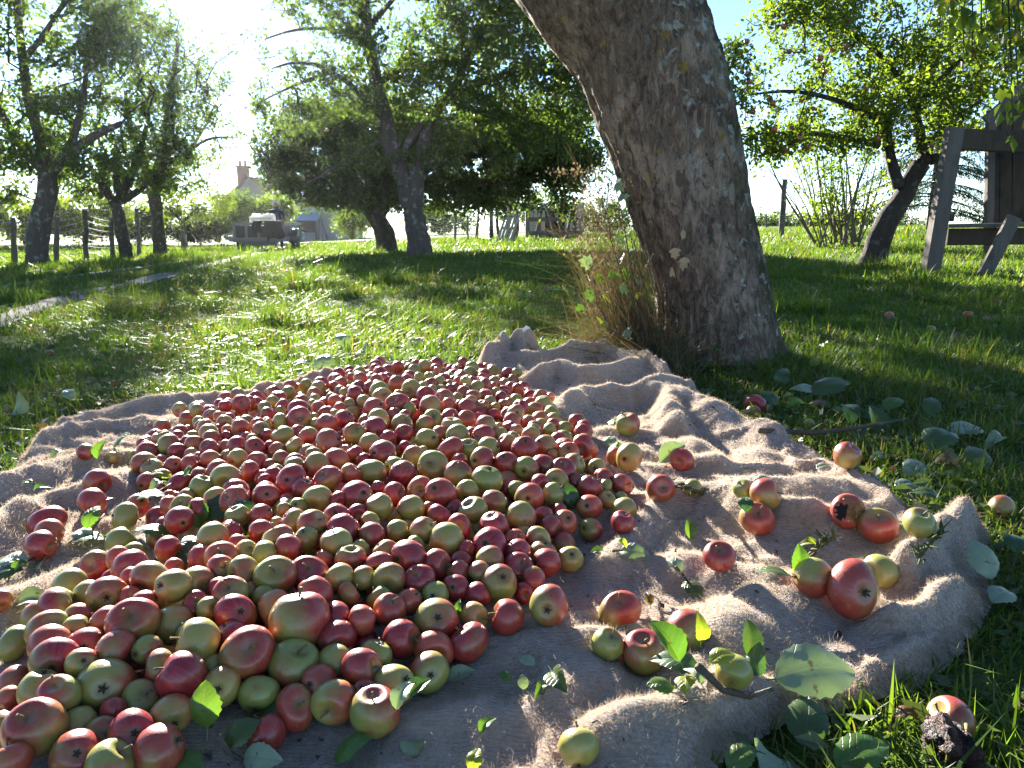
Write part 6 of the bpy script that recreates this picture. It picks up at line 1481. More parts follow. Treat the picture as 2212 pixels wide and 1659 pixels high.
-0.0598 1.9102 0.1328 0.0285 g - 0.0 0.0 0.0 h 1056 969 24
-0.0127 1.9664 0.1287 0.0256 o S -0.71 -0.23 0.66 h 1096 959 21
0.0045 2.0342 0.1248 0.0202 G - 0.0 0.0 0.0 h 1110 947 16
-0.0313 2.0699 0.128 0.0205 y - 0.0 0.0 0.0 h 1082 937 16
0.0328 1.9094 0.133 0.032 R - 0.0 0.0 0.0 h 1133 969 27
0.0869 1.9606 0.1232 0.0292 o C 0.53 0.55 -0.65 h 1177 965 24
0.0527 2.0456 0.1268 0.0253 g - 0.0 0.0 0.0 h 1147 943 20
0.0131 2.1242 0.1222 0.021 o - 0.0 0.0 0.0 h 1116 930 16
-0.0081 2.1559 0.1238 0.02 R - 0.0 0.0 0.0 h 1100 923 15
-0.0005 2.1993 0.1287 0.0258 R - 0.0 0.0 0.0 h 1106 912 19
0.0499 2.2417 0.1181 0.0221 o - 0.0 0.0 0.0 h 1143 912 16
0.0886 2.2336 0.1139 0.0207 y - 0.0 0.0 0.0 h 1169 915 15
0.1209 2.2109 0.1157 0.0219 R - 0.0 0.0 0.0 h 1193 918 16
0.1086 2.1519 0.1191 0.02 G - 0.0 0.0 0.0 h 1187 927 15
0.063 2.139 0.1198 0.0198 G - 0.0 0.0 0.0 h 1153 929 15
0.1466 1.9394 0.112 0.0278 o - 0.0 0.0 0.0 h 1225 979 23
0.1915 1.9813 0.1193 0.0283 R S -0.27 -0.96 -0.03 h 1260 963 23
0.153 1.8346 0.1123 0.0263 g - 0.0 0.0 0.0 h 1239 1005 23
0.1256 1.7841 0.1145 0.029 R S -0.14 -0.4 0.9 h 1218 1017 26
0.0762 1.8047 0.1196 0.0271 R C 0.29 0.96 -0.05 h 1173 1007 24
0.0349 1.7692 0.1241 0.0276 g - 0.0 0.0 0.0 h 1137 1013 25
-0.0139 1.7959 0.1294 0.028 R C 0.24 0.59 -0.77 h 1094 1001 25
-0.0735 1.8024 0.1344 0.0303 r - 0.0 0.0 0.0 h 1041 995 27
-0.0566 1.6599 0.1335 0.0323 G - 0.0 0.0 0.0 h 1052 1037 31
-0.13 1.8222 0.1258 0.0205 R - 0.0 0.0 0.0 h 993 997 18
-0.1255 1.6929 0.1334 0.0297 r S 0.35 -0.34 0.87 h 989 1027 28
-0.1861 1.749 0.1375 0.035 G S -0.13 -0.8 0.58 h 937 1007 32
-0.2332 1.9084 0.1259 0.017 y - 0.0 0.0 0.0 h 911 975 14
0.2138 1.843 0.1 0.023 y S -0.59 -0.76 0.27 h 1290 1013 20
0.224 1.7959 0.0882 0.0247 R - 0.0 0.0 0.0 h 1304 1037 22
0.155 1.7477 0.0991 0.0197 R - 0.0 0.0 0.0 h 1246 1040 18
0.2655 1.7774 0.0816 0.0246 R - 0.0 0.0 0.0 h 1342 1046 22
0.1079 1.9243 0.1104 0.017 o - 0.0 0.0 0.0 h 1197 983 12
0.01 1.6571 0.1126 0.0187 G - 0.0 0.0 0.0 h 1116 1056 18
0.2503 1.6206 0.0745 0.0266 g - 0.0 0.0 0.0 b 1348 1103 26
0.2334 1.5265 0.0843 0.0236 R - 0.0 0.0 0.0 b 1345 1129 24
0.2579 1.7209 0.0657 0.0176 G - 0.0 0.0 0.0 h 1342 1078 16
0.3683 2.3639 0.0773 0.0348 g S -0.23 -0.08 0.97 b 1356 917 24
0.3132 1.975 0.0889 0.0346 y - 0.0 0.0 0.0 h 1358 988 28
0.4721 2.0508 0.0597 0.0304 R - 0.0 0.0 0.0 b 1472 992 24
0.3555 1.7472 0.0826 0.0309 o S -0.03 -0.92 0.4 b 1427 1055 28
0.4435 1.7962 0.0679 0.0205 G - 0.0 0.0 0.0 b 1496 1053 18
0.5363 1.6945 0.0988 0.0231 G - 0.0 0.0 0.0 b 1605 1057 21
0.5705 1.6446 0.1047 0.0323 r - 0.0 0.0 0.0 b 1653 1068 31
0.5402 1.5966 0.0644 0.0351 o S -0.18 -0.54 0.82 b 1636 1121 34
0.7253 1.5688 0.0915 0.0344 B S -0.19 -0.41 0.89 b 1831 1106 34
0.7724 1.5242 0.0777 0.0356 r S -0.19 -0.38 0.91 b 1898 1136 37
0.7759 1.379 0.143 0.0284 g - 0.0 0.0 0.0 b 1986 1130 32
0.9159 2.8168 0.0353 0.039 R - 0.0 0.0 0.0 g 1631 874 22
0.8866 2.7431 0.0227 0.0256 r - 0.0 0.0 0.0 g 1627 891 15
1.0362 2.5962 0.0161 0.0194 G - 0.0 0.0 0.0 g 1747 917 12
0.9048 1.9923 0.0884 0.0322 r - 0.0 0.0 0.0 b 1829 984 26
0.3881 1.3418 0.0909 0.0279 R S -0.08 -0.41 0.91 b 1554 1203 32
1.1829 1.7564 0.0276 0.0288 y - 0.0 0.0 0.0 g 2163 1099 26
0.9863 1.755 0.0243 0.017 G - 0.0 0.0 0.0 b 1988 1102 15
0.1857 1.2106 0.052 0.0315 r S -0.2 -0.42 0.89 b 1340 1319 40
0.1468 1.0737 0.0674 0.0228 g S 0.25 -0.29 0.92 b 1312 1393 32
0.2013 1.0664 0.0586 0.0303 r S -0.09 -0.27 0.96 b 1390 1410 43
0.2807 1.127 0.0609 0.0318 g C -0.58 0.77 -0.25 b 1483 1363 43
0.3089 0.9643 0.0919 0.0226 G - 0.0 0.0 0.0 b 1586 1450 35
0.0844 0.8599 0.0504 0.0233 g - 0.0 0.0 0.0 b 1250 1615 40
0.5294 1.2557 0.0916 0.0317 r - 0.0 0.0 0.0 b 1764 1250 39
0.5823 1.2112 0.0911 0.0429 r C -0.14 0.95 -0.29 b 1834 1270 54
0.6875 1.3303 0.0686 0.0277 G S -0.91 -0.39 0.1 b 1903 1233 32
0.6057 0.9417 0.03 0.0302 g - 0.0 0.0 0.0 g 2056 1558 47
0.5668 0.8739 0.0374 0.0404 X - 0.0 0.0 0.0 g 2056 1619 68
-1.1858 2.0546 0.0809 0.0226 r - 0.0 0.0 0.0 b 186 976 18
-1.1365 2.0983 0.0501 0.017 y - 0.0 0.0 0.0 b 244 989 13
-1.0124 1.7847 0.0865 0.0291 R - 0.0 0.0 0.0 b 209 1040 26
-0.9712 1.6879 0.0705 0.0304 R - 0.0 0.0 0.0 b 201 1084 28
-1.0259 1.5976 0.0569 0.0343 r - 0.0 0.0 0.0 b 102 1128 34
-0.9647 1.5038 0.0711 0.0286 o - 0.0 0.0 0.0 b 106 1151 30
-0.9526 1.4531 0.0662 0.0277 R S 0.99 -0.16 -0.03 b 88 1177 30
-0.6379 2.9838 0.1108 0.0177 o - 0.0 0.0 0.0 h 758 813 10
-0.5714 2.8349 0.1323 0.0272 o C 0.0 0.96 -0.28 h 778 818 16
-0.5005 2.7851 0.1345 0.0255 o S 0.02 -0.67 0.74 h 814 822 15
-0.4882 2.8416 0.1336 0.0221 R - 0.0 0.0 0.0 h 826 816 13
-0.4072 2.6716 0.1425 0.0306 o S 0.08 -0.53 0.85 h 858 831 19
-0.5415 2.6685 0.1357 0.0232 R S 0.13 -0.62 0.78 h 777 836 14
-0.5282 2.5126 0.1427 0.0289 R - 0.0 0.0 0.0 h 765 852 19
-0.5025 2.6492 0.1348 0.0231 R S 0.04 -0.51 0.86 h 798 839 14
-0.4922 2.7438 0.13 0.0201 G - 0.0 0.0 0.0 h 815 830 12
-0.5775 2.5843 0.1316 0.019 g - 0.0 0.0 0.0 h 744 849 12
-0.453 2.5591 0.142 0.0317 g - 0.0 0.0 0.0 h 819 846 20
-0.4264 2.4554 0.1438 0.0316 y S 0.4 -0.63 0.67 h 825 859 21
-0.5765 2.4391 0.1359 0.0247 o S -0.36 -0.85 -0.39 h 724 867 16
-0.597 2.4782 0.134 0.0228 R - 0.0 0.0 0.0 h 716 862 15
-0.5248 2.421 0.131 0.0201 G - 0.0 0.0 0.0 h 756 873 13
-0.4825 2.4284 0.1362 0.0246 g - 0.0 0.0 0.0 h 785 868 16
-0.4256 2.3096 0.1441 0.0298 o - 0.0 0.0 0.0 h 809 882 21
-0.3628 2.3621 0.1434 0.0348 R - 0.0 0.0 0.0 h 859 874 24
-0.3429 2.5836 0.1399 0.0356 y S -0.21 -0.97 0.13 h 889 845 22
-0.2888 2.5066 0.1369 0.0311 R - 0.0 0.0 0.0 h 919 856 20
-0.2556 2.3334 0.1428 0.0333 o - 0.0 0.0 0.0 h 929 879 23
-0.3168 2.6764 0.1337 0.0221 g - 0.0 0.0 0.0 h 914 836 13
-0.3203 2.3325 0.1356 0.0215 G - 0.0 0.0 0.0 h 883 883 15
-0.3583 2.2836 0.133 0.0211 R C 0.49 0.73 -0.47 h 853 894 15
-0.3256 2.2624 0.1318 0.0209 r - 0.0 0.0 0.0 h 874 898 15
-0.3889 2.5649 0.1303 0.0189 y - 0.0 0.0 0.0 h 862 852 12
-0.3177 2.4497 0.1266 0.018 R - 0.0 0.0 0.0 h 896 871 12
-0.6077 2.3467 0.1352 0.0238 o S 0.13 -0.87 0.48 h 688 882 16
-0.575 2.2963 0.1322 0.0223 R S 0.15 -0.98 0.14 h 703 892 16
-0.6425 2.4058 0.1301 0.02 G - 0.0 0.0 0.0 h 675 876 13
-0.5377 2.3334 0.1361 0.0215 o - 0.0 0.0 0.0 h 734 883 15
-0.6015 2.2682 0.1239 0.017 y - 0.0 0.0 0.0 h 679 903 10
-0.3531 2.8636 0.1319 0.0196 G S -0.92 -0.32 0.22 h 905 815 11
-0.3202 2.8986 0.1276 0.0186 G - 0.0 0.0 0.0 h 926 813 10
-0.3027 3.0465 0.1211 0.017 o - 0.0 0.0 0.0 h 944 801 9
-0.2932 2.7131 0.1364 0.0249 R - 0.0 0.0 0.0 h 931 830 15
-0.2683 2.7524 0.1362 0.0252 y - 0.0 0.0 0.0 h 947 825 15
-0.2815 2.6485 0.1275 0.0194 y - 0.0 0.0 0.0 h 934 843 12
-0.2549 2.6742 0.1269 0.0196 g - 0.0 0.0 0.0 h 951 840 12
-0.2193 2.4326 0.1401 0.0336 r - 0.0 0.0 0.0 h 960 865 22
-0.2012 2.3822 0.1375 0.0242 o S 0.17 -0.98 0.09 h 969 874 16
-0.2225 2.6867 0.1266 0.0173 R - 0.0 0.0 0.0 h 972 839 10
-0.2362 3.1568 0.1089 0.017 R - 0.0 0.0 0.0 h 984 797 7
-0.2261 2.7425 0.1303 0.0176 o - 0.0 0.0 0.0 h 972 830 10
-0.198 2.8073 0.1275 0.0218 o - 0.0 0.0 0.0 h 992 824 13
-0.1726 2.7746 0.1312 0.0229 y S 0.56 -0.1 0.82 h 1004 825 13
-0.1495 2.8402 0.1206 0.0208 R - 0.0 0.0 0.0 h 1020 824 12
-0.1167 2.9325 0.1155 0.0201 R - 0.0 0.0 0.0 h 1041 816 11
-0.11 2.8973 0.1117 0.0186 R - 0.0 0.0 0.0 h 1044 822 10
-0.098 2.779 0.1201 0.0255 R - 0.0 0.0 0.0 h 1049 831 15
-0.1243 2.7124 0.1238 0.0261 G S -0.49 -0.72 0.49 h 1032 837 16
-0.1662 2.6024 0.1277 0.0275 R C -0.05 0.84 -0.54 h 1003 849 17
-0.2017 2.7141 0.1237 0.0199 R - 0.0 0.0 0.0 h 985 837 12
-0.1331 2.564 0.124 0.0271 g - 0.0 0.0 0.0 h 1022 856 17
-0.092 2.5994 0.121 0.0263 R - 0.0 0.0 0.0 h 1049 853 16
-0.1858 2.5414 0.1219 0.021 G S 0.28 -0.73 0.63 h 988 861 13
-0.1652 2.7102 0.1218 0.0174 G - 0.0 0.0 0.0 h 1007 839 10
-0.0735 2.5361 0.1136 0.021 G - 0.0 0.0 0.0 h 1059 867 13
-0.0954 2.4474 0.1201 0.0214 r S -0.2 -0.3 0.93 h 1043 876 14
-0.1353 2.4628 0.126 0.0249 y S 0.5 -0.84 0.2 h 1017 870 16
-0.1448 2.3616 0.1316 0.0272 R - 0.0 0.0 0.0 h 1007 882 19
-0.1728 2.4518 0.1215 0.017 R - 0.0 0.0 0.0 h 992 874 10
-0.0372 2.6097 0.1113 0.0228 R C -0.12 0.9 -0.42 h 1083 858 14
-0.0584 2.709 0.1093 0.0187 g - 0.0 0.0 0.0 h 1071 846 11
-0.0082 2.5414 0.1051 0.0199 g - 0.0 0.0 0.0 h 1101 871 13
-0.0286 2.5044 0.1091 0.0196 r - 0.0 0.0 0.0 h 1087 874 13
-0.054 2.4818 0.1073 0.017 r - 0.0 0.0 0.0 h 1071 879 9
0.0223 2.8542 0.0897 0.0236 R - 0.0 0.0 0.0 h 1119 839 13
0.0219 3.2016 0.0842 0.0219 G - 0.0 0.0 0.0 h 1117 805 11
0.1047 2.7428 0.0761 0.029 o S 0.15 -0.7 0.69 h 1168 861 17
0.1458 2.856 0.0531 0.017 o - 0.0 0.0 0.0 b 1189 859 7
0.0772 2.499 0.0961 0.0265 r - 0.0 0.0 0.0 h 1156 883 17
0.0272 2.4333 0.112 0.0269 R - 0.0 0.0 0.0 h 1124 883 18
-0.0125 2.4279 0.1041 0.017 y - 0.0 0.0 0.0 h 1098 889 9
0.0117 2.3112 0.1261 0.0256 g - 0.0 0.0 0.0 h 1114 894 18
-0.0691 2.8447 0.1011 0.017 o - 0.0 0.0 0.0 h 1067 834 7"""
FILL = """-1.1349 2.4073 0.0546 0.0289
-1.0924 2.2152 0.0588 0.0261
-1.1068 2.2985 0.0528 0.0278
-1.0929 2.5051 0.0574 0.0313
-1.1102 2.6389 0.0609 0.0299
-1.1181 2.6898 0.0535 0.0267
-1.0546 2.2503 0.0524 0.0276
-1.0471 2.3037 0.0521 0.0292
-1.0339 2.3680 0.0491 0.0245
-1.0579 2.5614 0.0529 0.0244
-1.0625 2.6116 0.0598 0.0244
-1.0464 2.6815 0.0631 0.0265
-1.0418 2.7439 0.0534 0.0257
-1.0699 2.7905 0.0615 0.0324
-0.9917 2.2042 0.0502 0.0245
-0.9817 2.3584 0.0518 0.0288
-1.0166 2.4412 0.0538 0.0266
-1.0134 2.4966 0.0540 0.0246
-0.9909 2.5971 0.0577 0.0258
-0.9870 2.6985 0.0666 0.0317
-0.9875 2.7640 0.0554 0.0270
-0.9487 2.1152 0.0593 0.0301
-0.9615 2.2466 0.0552 0.0298
-0.9455 2.4418 0.0608 0.0318
-0.9594 2.5058 0.0621 0.0297
-0.9323 2.5589 0.0604 0.0324
-0.9404 2.6437 0.0615 0.0299
-0.9322 2.7329 0.0558 0.0272
-0.9393 2.7957 0.0537 0.0282
-0.9349 2.9107 0.0564 0.0268
-0.9010 2.1399 0.0568 0.0266
-0.9031 2.1923 0.0548 0.0282
-0.8812 2.3025 0.0500 0.0248
-0.8897 2.7022 0.0544 0.0245
-0.8414 1.8603 0.0561 0.0293
-0.8479 2.0387 0.0594 0.0319
-0.8473 2.1372 0.0575 0.0270
-0.8487 2.2512 0.0547 0.0256
-0.8449 2.3428 0.0561 0.0306
-0.8541 2.4169 0.0530 0.0281
-0.8319 2.4923 0.0583 0.0320
-0.8690 2.5354 0.0564 0.0267
-0.8404 2.6041 0.0568 0.0277
-0.8535 2.6637 0.0568 0.0260
-0.8373 2.7472 0.0558 0.0258
-0.8604 2.7899 0.0530 0.0249
-0.8529 2.8558 0.0589 0.0275
-0.8317 2.9176 0.0670 0.0310
-0.7821 1.0978 0.0549 0.0272
-0.7840 1.1677 0.0590 0.0310
-0.8025 1.2887 0.0600 0.0305
-0.7955 1.3675 0.0605 0.0302
-0.7985 1.4676 0.0662 0.0297
-0.7833 1.6024 0.0614 0.0289
-0.7940 1.7181 0.0613 0.0308
-0.7943 1.9612 0.0567 0.0293
-0.7927 2.0177 0.0564 0.0279
-0.7905 2.0684 0.0535 0.0244
-0.8018 2.1677 0.0556 0.0257
-0.7962 2.2321 0.0605 0.0325
-0.7983 2.5481 0.0593 0.0309
-0.7990 2.6698 0.0523 0.0246
-0.7803 2.7885 0.0602 0.0310
-0.8066 2.8634 0.0536 0.0243
-0.8122 2.9876 0.0620 0.0246
-0.7932 3.0666 0.0570 0.0252
-0.7992 3.1529 0.0499 0.0245
-0.7311 1.2187 0.0527 0.0263
-0.7335 1.3101 0.0547 0.0246
-0.7482 1.4189 0.0587 0.0261
-0.7342 1.5046 0.0571 0.0262
-0.7469 1.5559 0.0591 0.0270
-0.7667 1.6501 0.0564 0.0253
-0.7568 1.7606 0.0565 0.0263
-0.7470 1.8541 0.0573 0.0316
-0.7375 1.9192 0.0503 0.0260
-0.7332 2.1149 0.0579 0.0318
-0.7470 2.1979 0.0579 0.0301
-0.7517 2.2869 0.0576 0.0323
-0.7341 2.3680 0.0518 0.0260
-0.7566 2.4165 0.0580 0.0319
-0.7368 2.5136 0.0584 0.0325
-0.7437 2.5969 0.0592 0.0326
-0.7596 2.6931 0.0524 0.0247
-0.7329 2.7509 0.0566 0.0280
-0.7343 2.8165 0.0582 0.0259
-0.7483 2.9091 0.0543 0.0242
-0.7384 3.1371 0.0652 0.0321
-0.7560 3.1879 0.0549 0.0263
-0.7584 3.3013 0.0627 0.0275
-0.7315 3.4025 0.0477 0.0323
-0.7159 0.9919 0.0516 0.0279
-0.7046 1.1147 0.0509 0.0242
-0.6876 1.2682 0.0592 0.0292
-0.6889 1.3342 0.0570 0.0280
-0.6844 1.5859 0.0592 0.0243
-0.6896 1.6565 0.0639 0.0318
-0.7153 1.7079 0.0570 0.0265
-0.6873 1.8136 0.0516 0.0262
-0.6863 1.8843 0.0564 0.0323
-0.6815 1.9475 0.0551 0.0294
-0.6815 2.0088 0.0564 0.0311
-0.6826 2.2306 0.0553 0.0296
-0.6872 2.4630 0.0571 0.0304
-0.6858 2.6523 0.0598 0.0311
-0.7032 2.8575 0.0590 0.0252
-0.6899 2.9110 0.0586 0.0293
-0.7193 3.0129 0.0577 0.0271
-0.6963 3.2600 0.0614 0.0269
-0.6591 0.8857 0.0553 0.0284
-0.6570 1.0075 0.0508 0.0256
-0.6396 1.0887 0.0538 0.0285
-0.6555 1.1654 0.0558 0.0261
-0.6432 1.3999 0.0614 0.0329
-0.6320 1.4528 0.0576 0.0255
-0.6585 1.5017 0.0622 0.0312
-0.6344 1.5652 0.0631 0.0310
-0.6529 1.7389 0.0605 0.0327
-0.6352 1.9850 0.0528 0.0249
-0.6662 2.0635 0.0493 0.0258
-0.6648 2.1373 0.0508 0.0256
-0.6476 2.1888 0.0533 0.0271
-0.6355 2.2541 0.0499 0.0241
-0.6594 2.3044 0.0554 0.0268
-0.6452 2.3988 0.0542 0.0261
-0.6478 2.5310 0.0501 0.0268
-0.6579 2.5969 0.0527 0.0279
-0.6385 2.6889 0.0553 0.0253
-0.6692 2.7683 0.0603 0.0300
-0.6447 2.9876 0.0536 0.0264
-0.6539 3.0691 0.0572 0.0329
-0.6600 3.1475 0.0495 0.0245
-0.6410 3.2080 0.0523 0.0262
-0.6648 3.3193 0.0571 0.0290
-0.6558 3.4029 0.0519 0.0260
-0.5828 1.1182 0.0524 0.0245
-0.6155 1.2158 0.0603 0.0298
-0.5948 1.2685 0.0561 0.0251
-0.5801 1.3453 0.0584 0.0314
-0.6079 1.6197 0.0587 0.0297
-0.5822 1.6956 0.0545 0.0261
-0.5807 1.8091 0.0577 0.0313
-0.6186 1.8665 0.0540 0.0247
-0.6177 1.9364 0.0550 0.0281
-0.6000 2.1026 0.0534 0.0262
-0.5991 2.2193 0.0552 0.0276
-0.5867 2.3132 0.0546 0.0251
-0.5871 2.4595 0.0534 0.0256
-0.5922 2.5847 0.0556 0.0258
-0.5896 2.6581 0.0589 0.0295
-0.5870 2.7616 0.0586 0.0280
-0.6020 2.8160 0.0569 0.0265
-0.6105 2.9152 0.0602 0.0321
-0.5849 3.0095 0.0520 0.0260
-0.6016 3.1497 0.0587 0.0297
-0.6176 3.2627 0.0602 0.0286
-0.6118 3.3378 0.0641 0.0311
-0.5951 3.4178 0.0543 0.0257
-0.5913 3.4868 0.0562 0.0306
-0.5382 0.9811 0.0525 0.0272
-0.5675 1.0427 0.0547 0.0274
-0.5692 1.1858 0.0593 0.0279
-0.5311 1.4487 0.0567 0.0290
-0.5596 1.5023 0.0600 0.0309
-0.5541 1.5847 0.0517 0.0243
-0.5419 1.6305 0.0538 0.0266
-0.5581 1.9046 0.0632 0.0304
-0.5512 1.9918 0.0574 0.0280
-0.5528 2.1485 0.0533 0.0254
-0.5331 2.2551 0.0570 0.0291
-0.5307 2.3191 0.0602 0.0287
-0.5507 2.3677 0.0609 0.0272
-0.5339 2.5617 0.0625 0.0311
-0.5549 2.7970 0.0545 0.0245
-0.5546 2.8678 0.0535 0.0246
-0.5332 2.9145 0.0596 0.0310
-0.5614 3.0947 0.0592 0.0308
-0.5342 3.2191 0.0594 0.0285
-0.5598 3.2905 0.0580 0.0278
-0.4991 1.0321 0.0544 0.0244
-0.4849 1.0803 0.0557 0.0248
-0.5059 1.1571 0.0598 0.0300
-0.5183 1.2589 0.0628 0.0317
-0.5097 1.3587 0.0569 0.0305
-0.5028 1.5083 0.0596 0.0314
-0.4940 1.6080 0.0521 0.0248
-0.4993 1.6625 0.0596 0.0308
-0.4950 1.7585 0.0539 0.0262
-0.5098 1.8612 0.0637 0.0318
-0.4991 1.9941 0.0592 0.0262
-0.5189 2.1098 0.0520 0.0243
-0.4895 2.3482 0.0581 0.0273
-0.5093 2.4469 0.0566 0.0296
-0.4813 2.5490 0.0575 0.0292
-0.4889 2.6394 0.0551 0.0274
-0.5084 2.7618 0.0610 0.0328
-0.4812 2.9523 0.0624 0.0326
-0.5066 3.0572 0.0593 0.0293
-0.4806 3.1656 0.0622 0.0304
-0.4825 3.2563 0.0522 0.0256
-0.4877 3.3106 0.0601 0.0327
-0.5144 3.3808 0.0569 0.0254
-0.4903 3.4300 0.0595 0.0281
-0.4933 3.4876 0.0582 0.0296
-0.4568 1.0049 0.0585 0.0301
-0.4353 1.1677 0.0574 0.0258
-0.4676 1.2515 0.0545 0.0252
-0.4376 1.3353 0.0604 0.0324
-0.4423 1.4064 0.0575 0.0299
-0.4404 1.5592 0.0603 0.0305
-0.4330 1.6977 0.0541 0.0242
-0.4594 1.8127 0.0575 0.0308
-0.4355 1.8632 0.0613 0.0299
-0.4601 1.9531 0.0570 0.0248
-0.4668 2.0325 0.0590 0.0256
-0.4640 2.1148 0.0597 0.0288
-0.4450 2.1921 0.0544 0.0241
-0.4552 2.2430 0.0572 0.0266
-0.4315 2.3130 0.0618 0.0310
-0.4468 2.3964 0.0559 0.0265
-0.4375 2.4850 0.0555 0.0267
-0.4666 2.7175 0.0614 0.0327
-0.4527 2.7948 0.0603 0.0300
-0.4479 2.9952 0.0575 0.0240
-0.4407 3.1119 0.0618 0.0312
-0.4308 3.3317 0.0505 0.0248
-0.4506 3.3856 0.0571 0.0306
-0.3851 1.0428 0.0524 0.0243
-0.3936 1.0968 0.0577 0.0276
-0.3821 1.1819 0.0581 0.0293
-0.4090 1.2548 0.0542 0.0260
-0.4091 1.4603 0.0586 0.0288
-0.4053 1.6085 0.0538 0.0243
-0.3821 1.7085 0.0562 0.0303
-0.3832 1.7944 0.0554 0.0262
-0.3832 1.8827 0.0533 0.0248
-0.3978 1.9315 0.0608 0.0320
-0.3816 1.9913 0.0607 0.0318
-0.4016 2.0520 0.0564 0.0278
-0.4066 2.1400 0.0621 0.0330
-0.3824 2.2642 0.0589 0.0304
-0.3883 2.3692 0.0596 0.0272
-0.3923 2.4578 0.0539 0.0246
-0.4078 2.5304 0.0511 0.0261
-0.4144 2.5951 0.0540 0.0283
-0.3824 2.7459 0.0601 0.0312
-0.4081 2.8381 0.0636 0.0323
-0.4021 2.9085 0.0540 0.0259
-0.4138 3.0462 0.0566 0.0274
-0.3801 3.1072 0.0542 0.0253
-0.4004 3.1605 0.0519 0.0245
-0.4139 3.2680 0.0530 0.0275
-0.3929 3.3820 0.0508 0.0242
-0.3807 3.4469 0.0671 0.0320
-0.3469 1.0690 0.0524 0.0243
-0.3426 1.1379 0.0536 0.0244
-0.3507 1.2617 0.0548 0.0264
-0.3507 1.3322 0.0551 0.0280
-0.3421 1.3944 0.0574 0.0316
-0.3657 1.4905 0.0518 0.0252
-0.3481 1.5639 0.0592 0.0308
-0.3390 1.6427 0.0522 0.0282
-0.3488 2.0803 0.0541 0.0253
-0.3325 2.1586 0.0568 0.0260
-0.3550 2.2065 0.0610 0.0315
-0.3441 2.3411 0.0580 0.0290
-0.3399 2.4340 0.0568 0.0300
-0.3391 2.5695 0.0513 0.0264
-0.3349 2.6427 0.0554 0.0255
-0.3522 2.8109 0.0582 0.0275
-0.3346 2.9386 0.0557 0.0278
-0.3678 2.9821 0.0626 0.0329
-0.3382 3.1436 0.0514 0.0255
-0.3581 3.2034 0.0533 0.0279
-0.3512 3.2944 0.0571 0.0301
-0.3039 1.2095 0.0538 0.0247
-0.3008 1.3089 0.0578 0.0296
-0.2918 1.3635 0.0571 0.0305
-0.2905 1.4304 0.0519 0.0287
-0.2838 1.4978 0.0527 0.0273
-0.3078 1.7091 0.0570 0.0322
-0.2888 1.7983 0.0503 0.0260
-0.2991 1.8479 0.0530 0.0271
-0.3073 1.9563 0.0513 0.0278
-0.2911 2.0597 0.0566 0.0276
-0.2852 2.1192 0.0595 0.0294
-0.2934 2.1942 0.0593 0.0266
-0.2921 2.3095 0.0535 0.0242
-0.2844 2.4019 0.0576 0.0270
-0.2996 2.4806 0.0503 0.0242
-0.2841 2.5427 0.0509 0.0257
-0.2889 2.7138 0.0627 0.0322
-0.2842 2.8600 0.0585 0.0258
-0.2869 2.9576 0.0556 0.0272
-0.2984 3.0122 0.0551 0.0281
-0.2968 3.1130 0.0541 0.0306
-0.3032 3.2406 0.0581 0.0312
-0.3052 3.3311 0.0576 0.0281
-0.3017 3.4157 0.0602 0.0298
-0.2336 1.0993 0.0553 0.0261
-0.2650 1.1638 0.0548 0.0248
-0.2369 1.2079 0.0556 0.0258
-0.2344 1.2665 0.0537 0.0248
-0.2315 1.3478 0.0584 0.0301
-0.2335 1.4154 0.0526 0.0294
-0.2469 1.5325 0.0510 0.0251
-0.2486 1.6186 0.0566 0.0323
-0.2432 1.9157 0.0551 0.0284
-0.2501 1.9976 0.0569 0.0322
-0.2513 2.1639 0.0546 0.0248
-0.2300 2.2603 0.0535 0.0243
-0.2375 2.3115 0.0617 0.0325
-0.2519 2.4528 0.0609 0.0324
-0.2425 2.6029 0.0527 0.0252
-0.2488 2.6642 0.0609 0.0327
-0.2461 2.7945 0.0623 0.0278
-0.2348 2.8558 0.0599 0.0262
-0.2591 2.9015 0.0576 0.0247
-0.2370 2.9595 0.0525 0.0247
-0.2602 3.0489 0.0505 0.0286
-0.2366 3.1011 0.0473 0.0244
-0.2584 3.1623 0.0544 0.0310
-0.2471 3.2911 0.0648 0.0307
-0.2369 3.4157 0.0636 0.0290
-0.1808 1.4639 0.0530 0.0289
-0.1930 1.5468 0.0508 0.0255
-0.1886 1.6594 0.0535 0.0275
-0.1863 1.7159 0.0517 0.0277
-0.2100 1.7845 0.0514 0.0275
-0.2020 1.8573 0.0561 0.0313
-0.1997 1.9434 0.0540 0.0274
-0.2131 2.0346 0.0533 0.0248
-0.2012 2.1164 0.0550 0.0243
-0.1990 2.2100 0.0585 0.0265
-0.1808 2.3018 0.0559 0.0258
-0.2095 2.3635 0.0557 0.0274
-0.1989 2.4817 0.0577 0.0287
-0.1997 2.7126 0.0575 0.0257
-0.1948 2.8996 0.0626 0.0316
-0.1919 2.9835 0.0546 0.0257
-0.1966 3.1609 0.0557 0.0297
-0.1958 3.2460 0.0613 0.0298
-0.1980 3.3383 0.0602 0.0280
-0.1952 3.4591 0.0633 0.0284
-0.1307 1.3033 0.0570 0.0280
-0.1590 1.3488 0.0546 0.0277
-0.1422 1.5607 0.0597 0.0329
-0.1377 1.7336 0.0549 0.0270
-0.1538 1.8041 0.0512 0.0280
-0.1457 1.9597 0.0568 0.0311
-0.1635 2.0423 0.0530 0.0245
-0.1450 2.1107 0.0627 0.0309
-0.1317 2.2123 0.0607 0.0314
-0.1486 2.3582 0.0585 0.0314
-0.1367 2.4339 0.0543 0.0255
-0.1667 2.5646 0.0494 0.0249
-0.1602 2.6169 0.0592 0.0307
-0.1420 2.6940 0.0553 0.0274
-0.1450 2.7488 0.0630 0.0322
-0.1685 2.8373 0.0619 0.0308
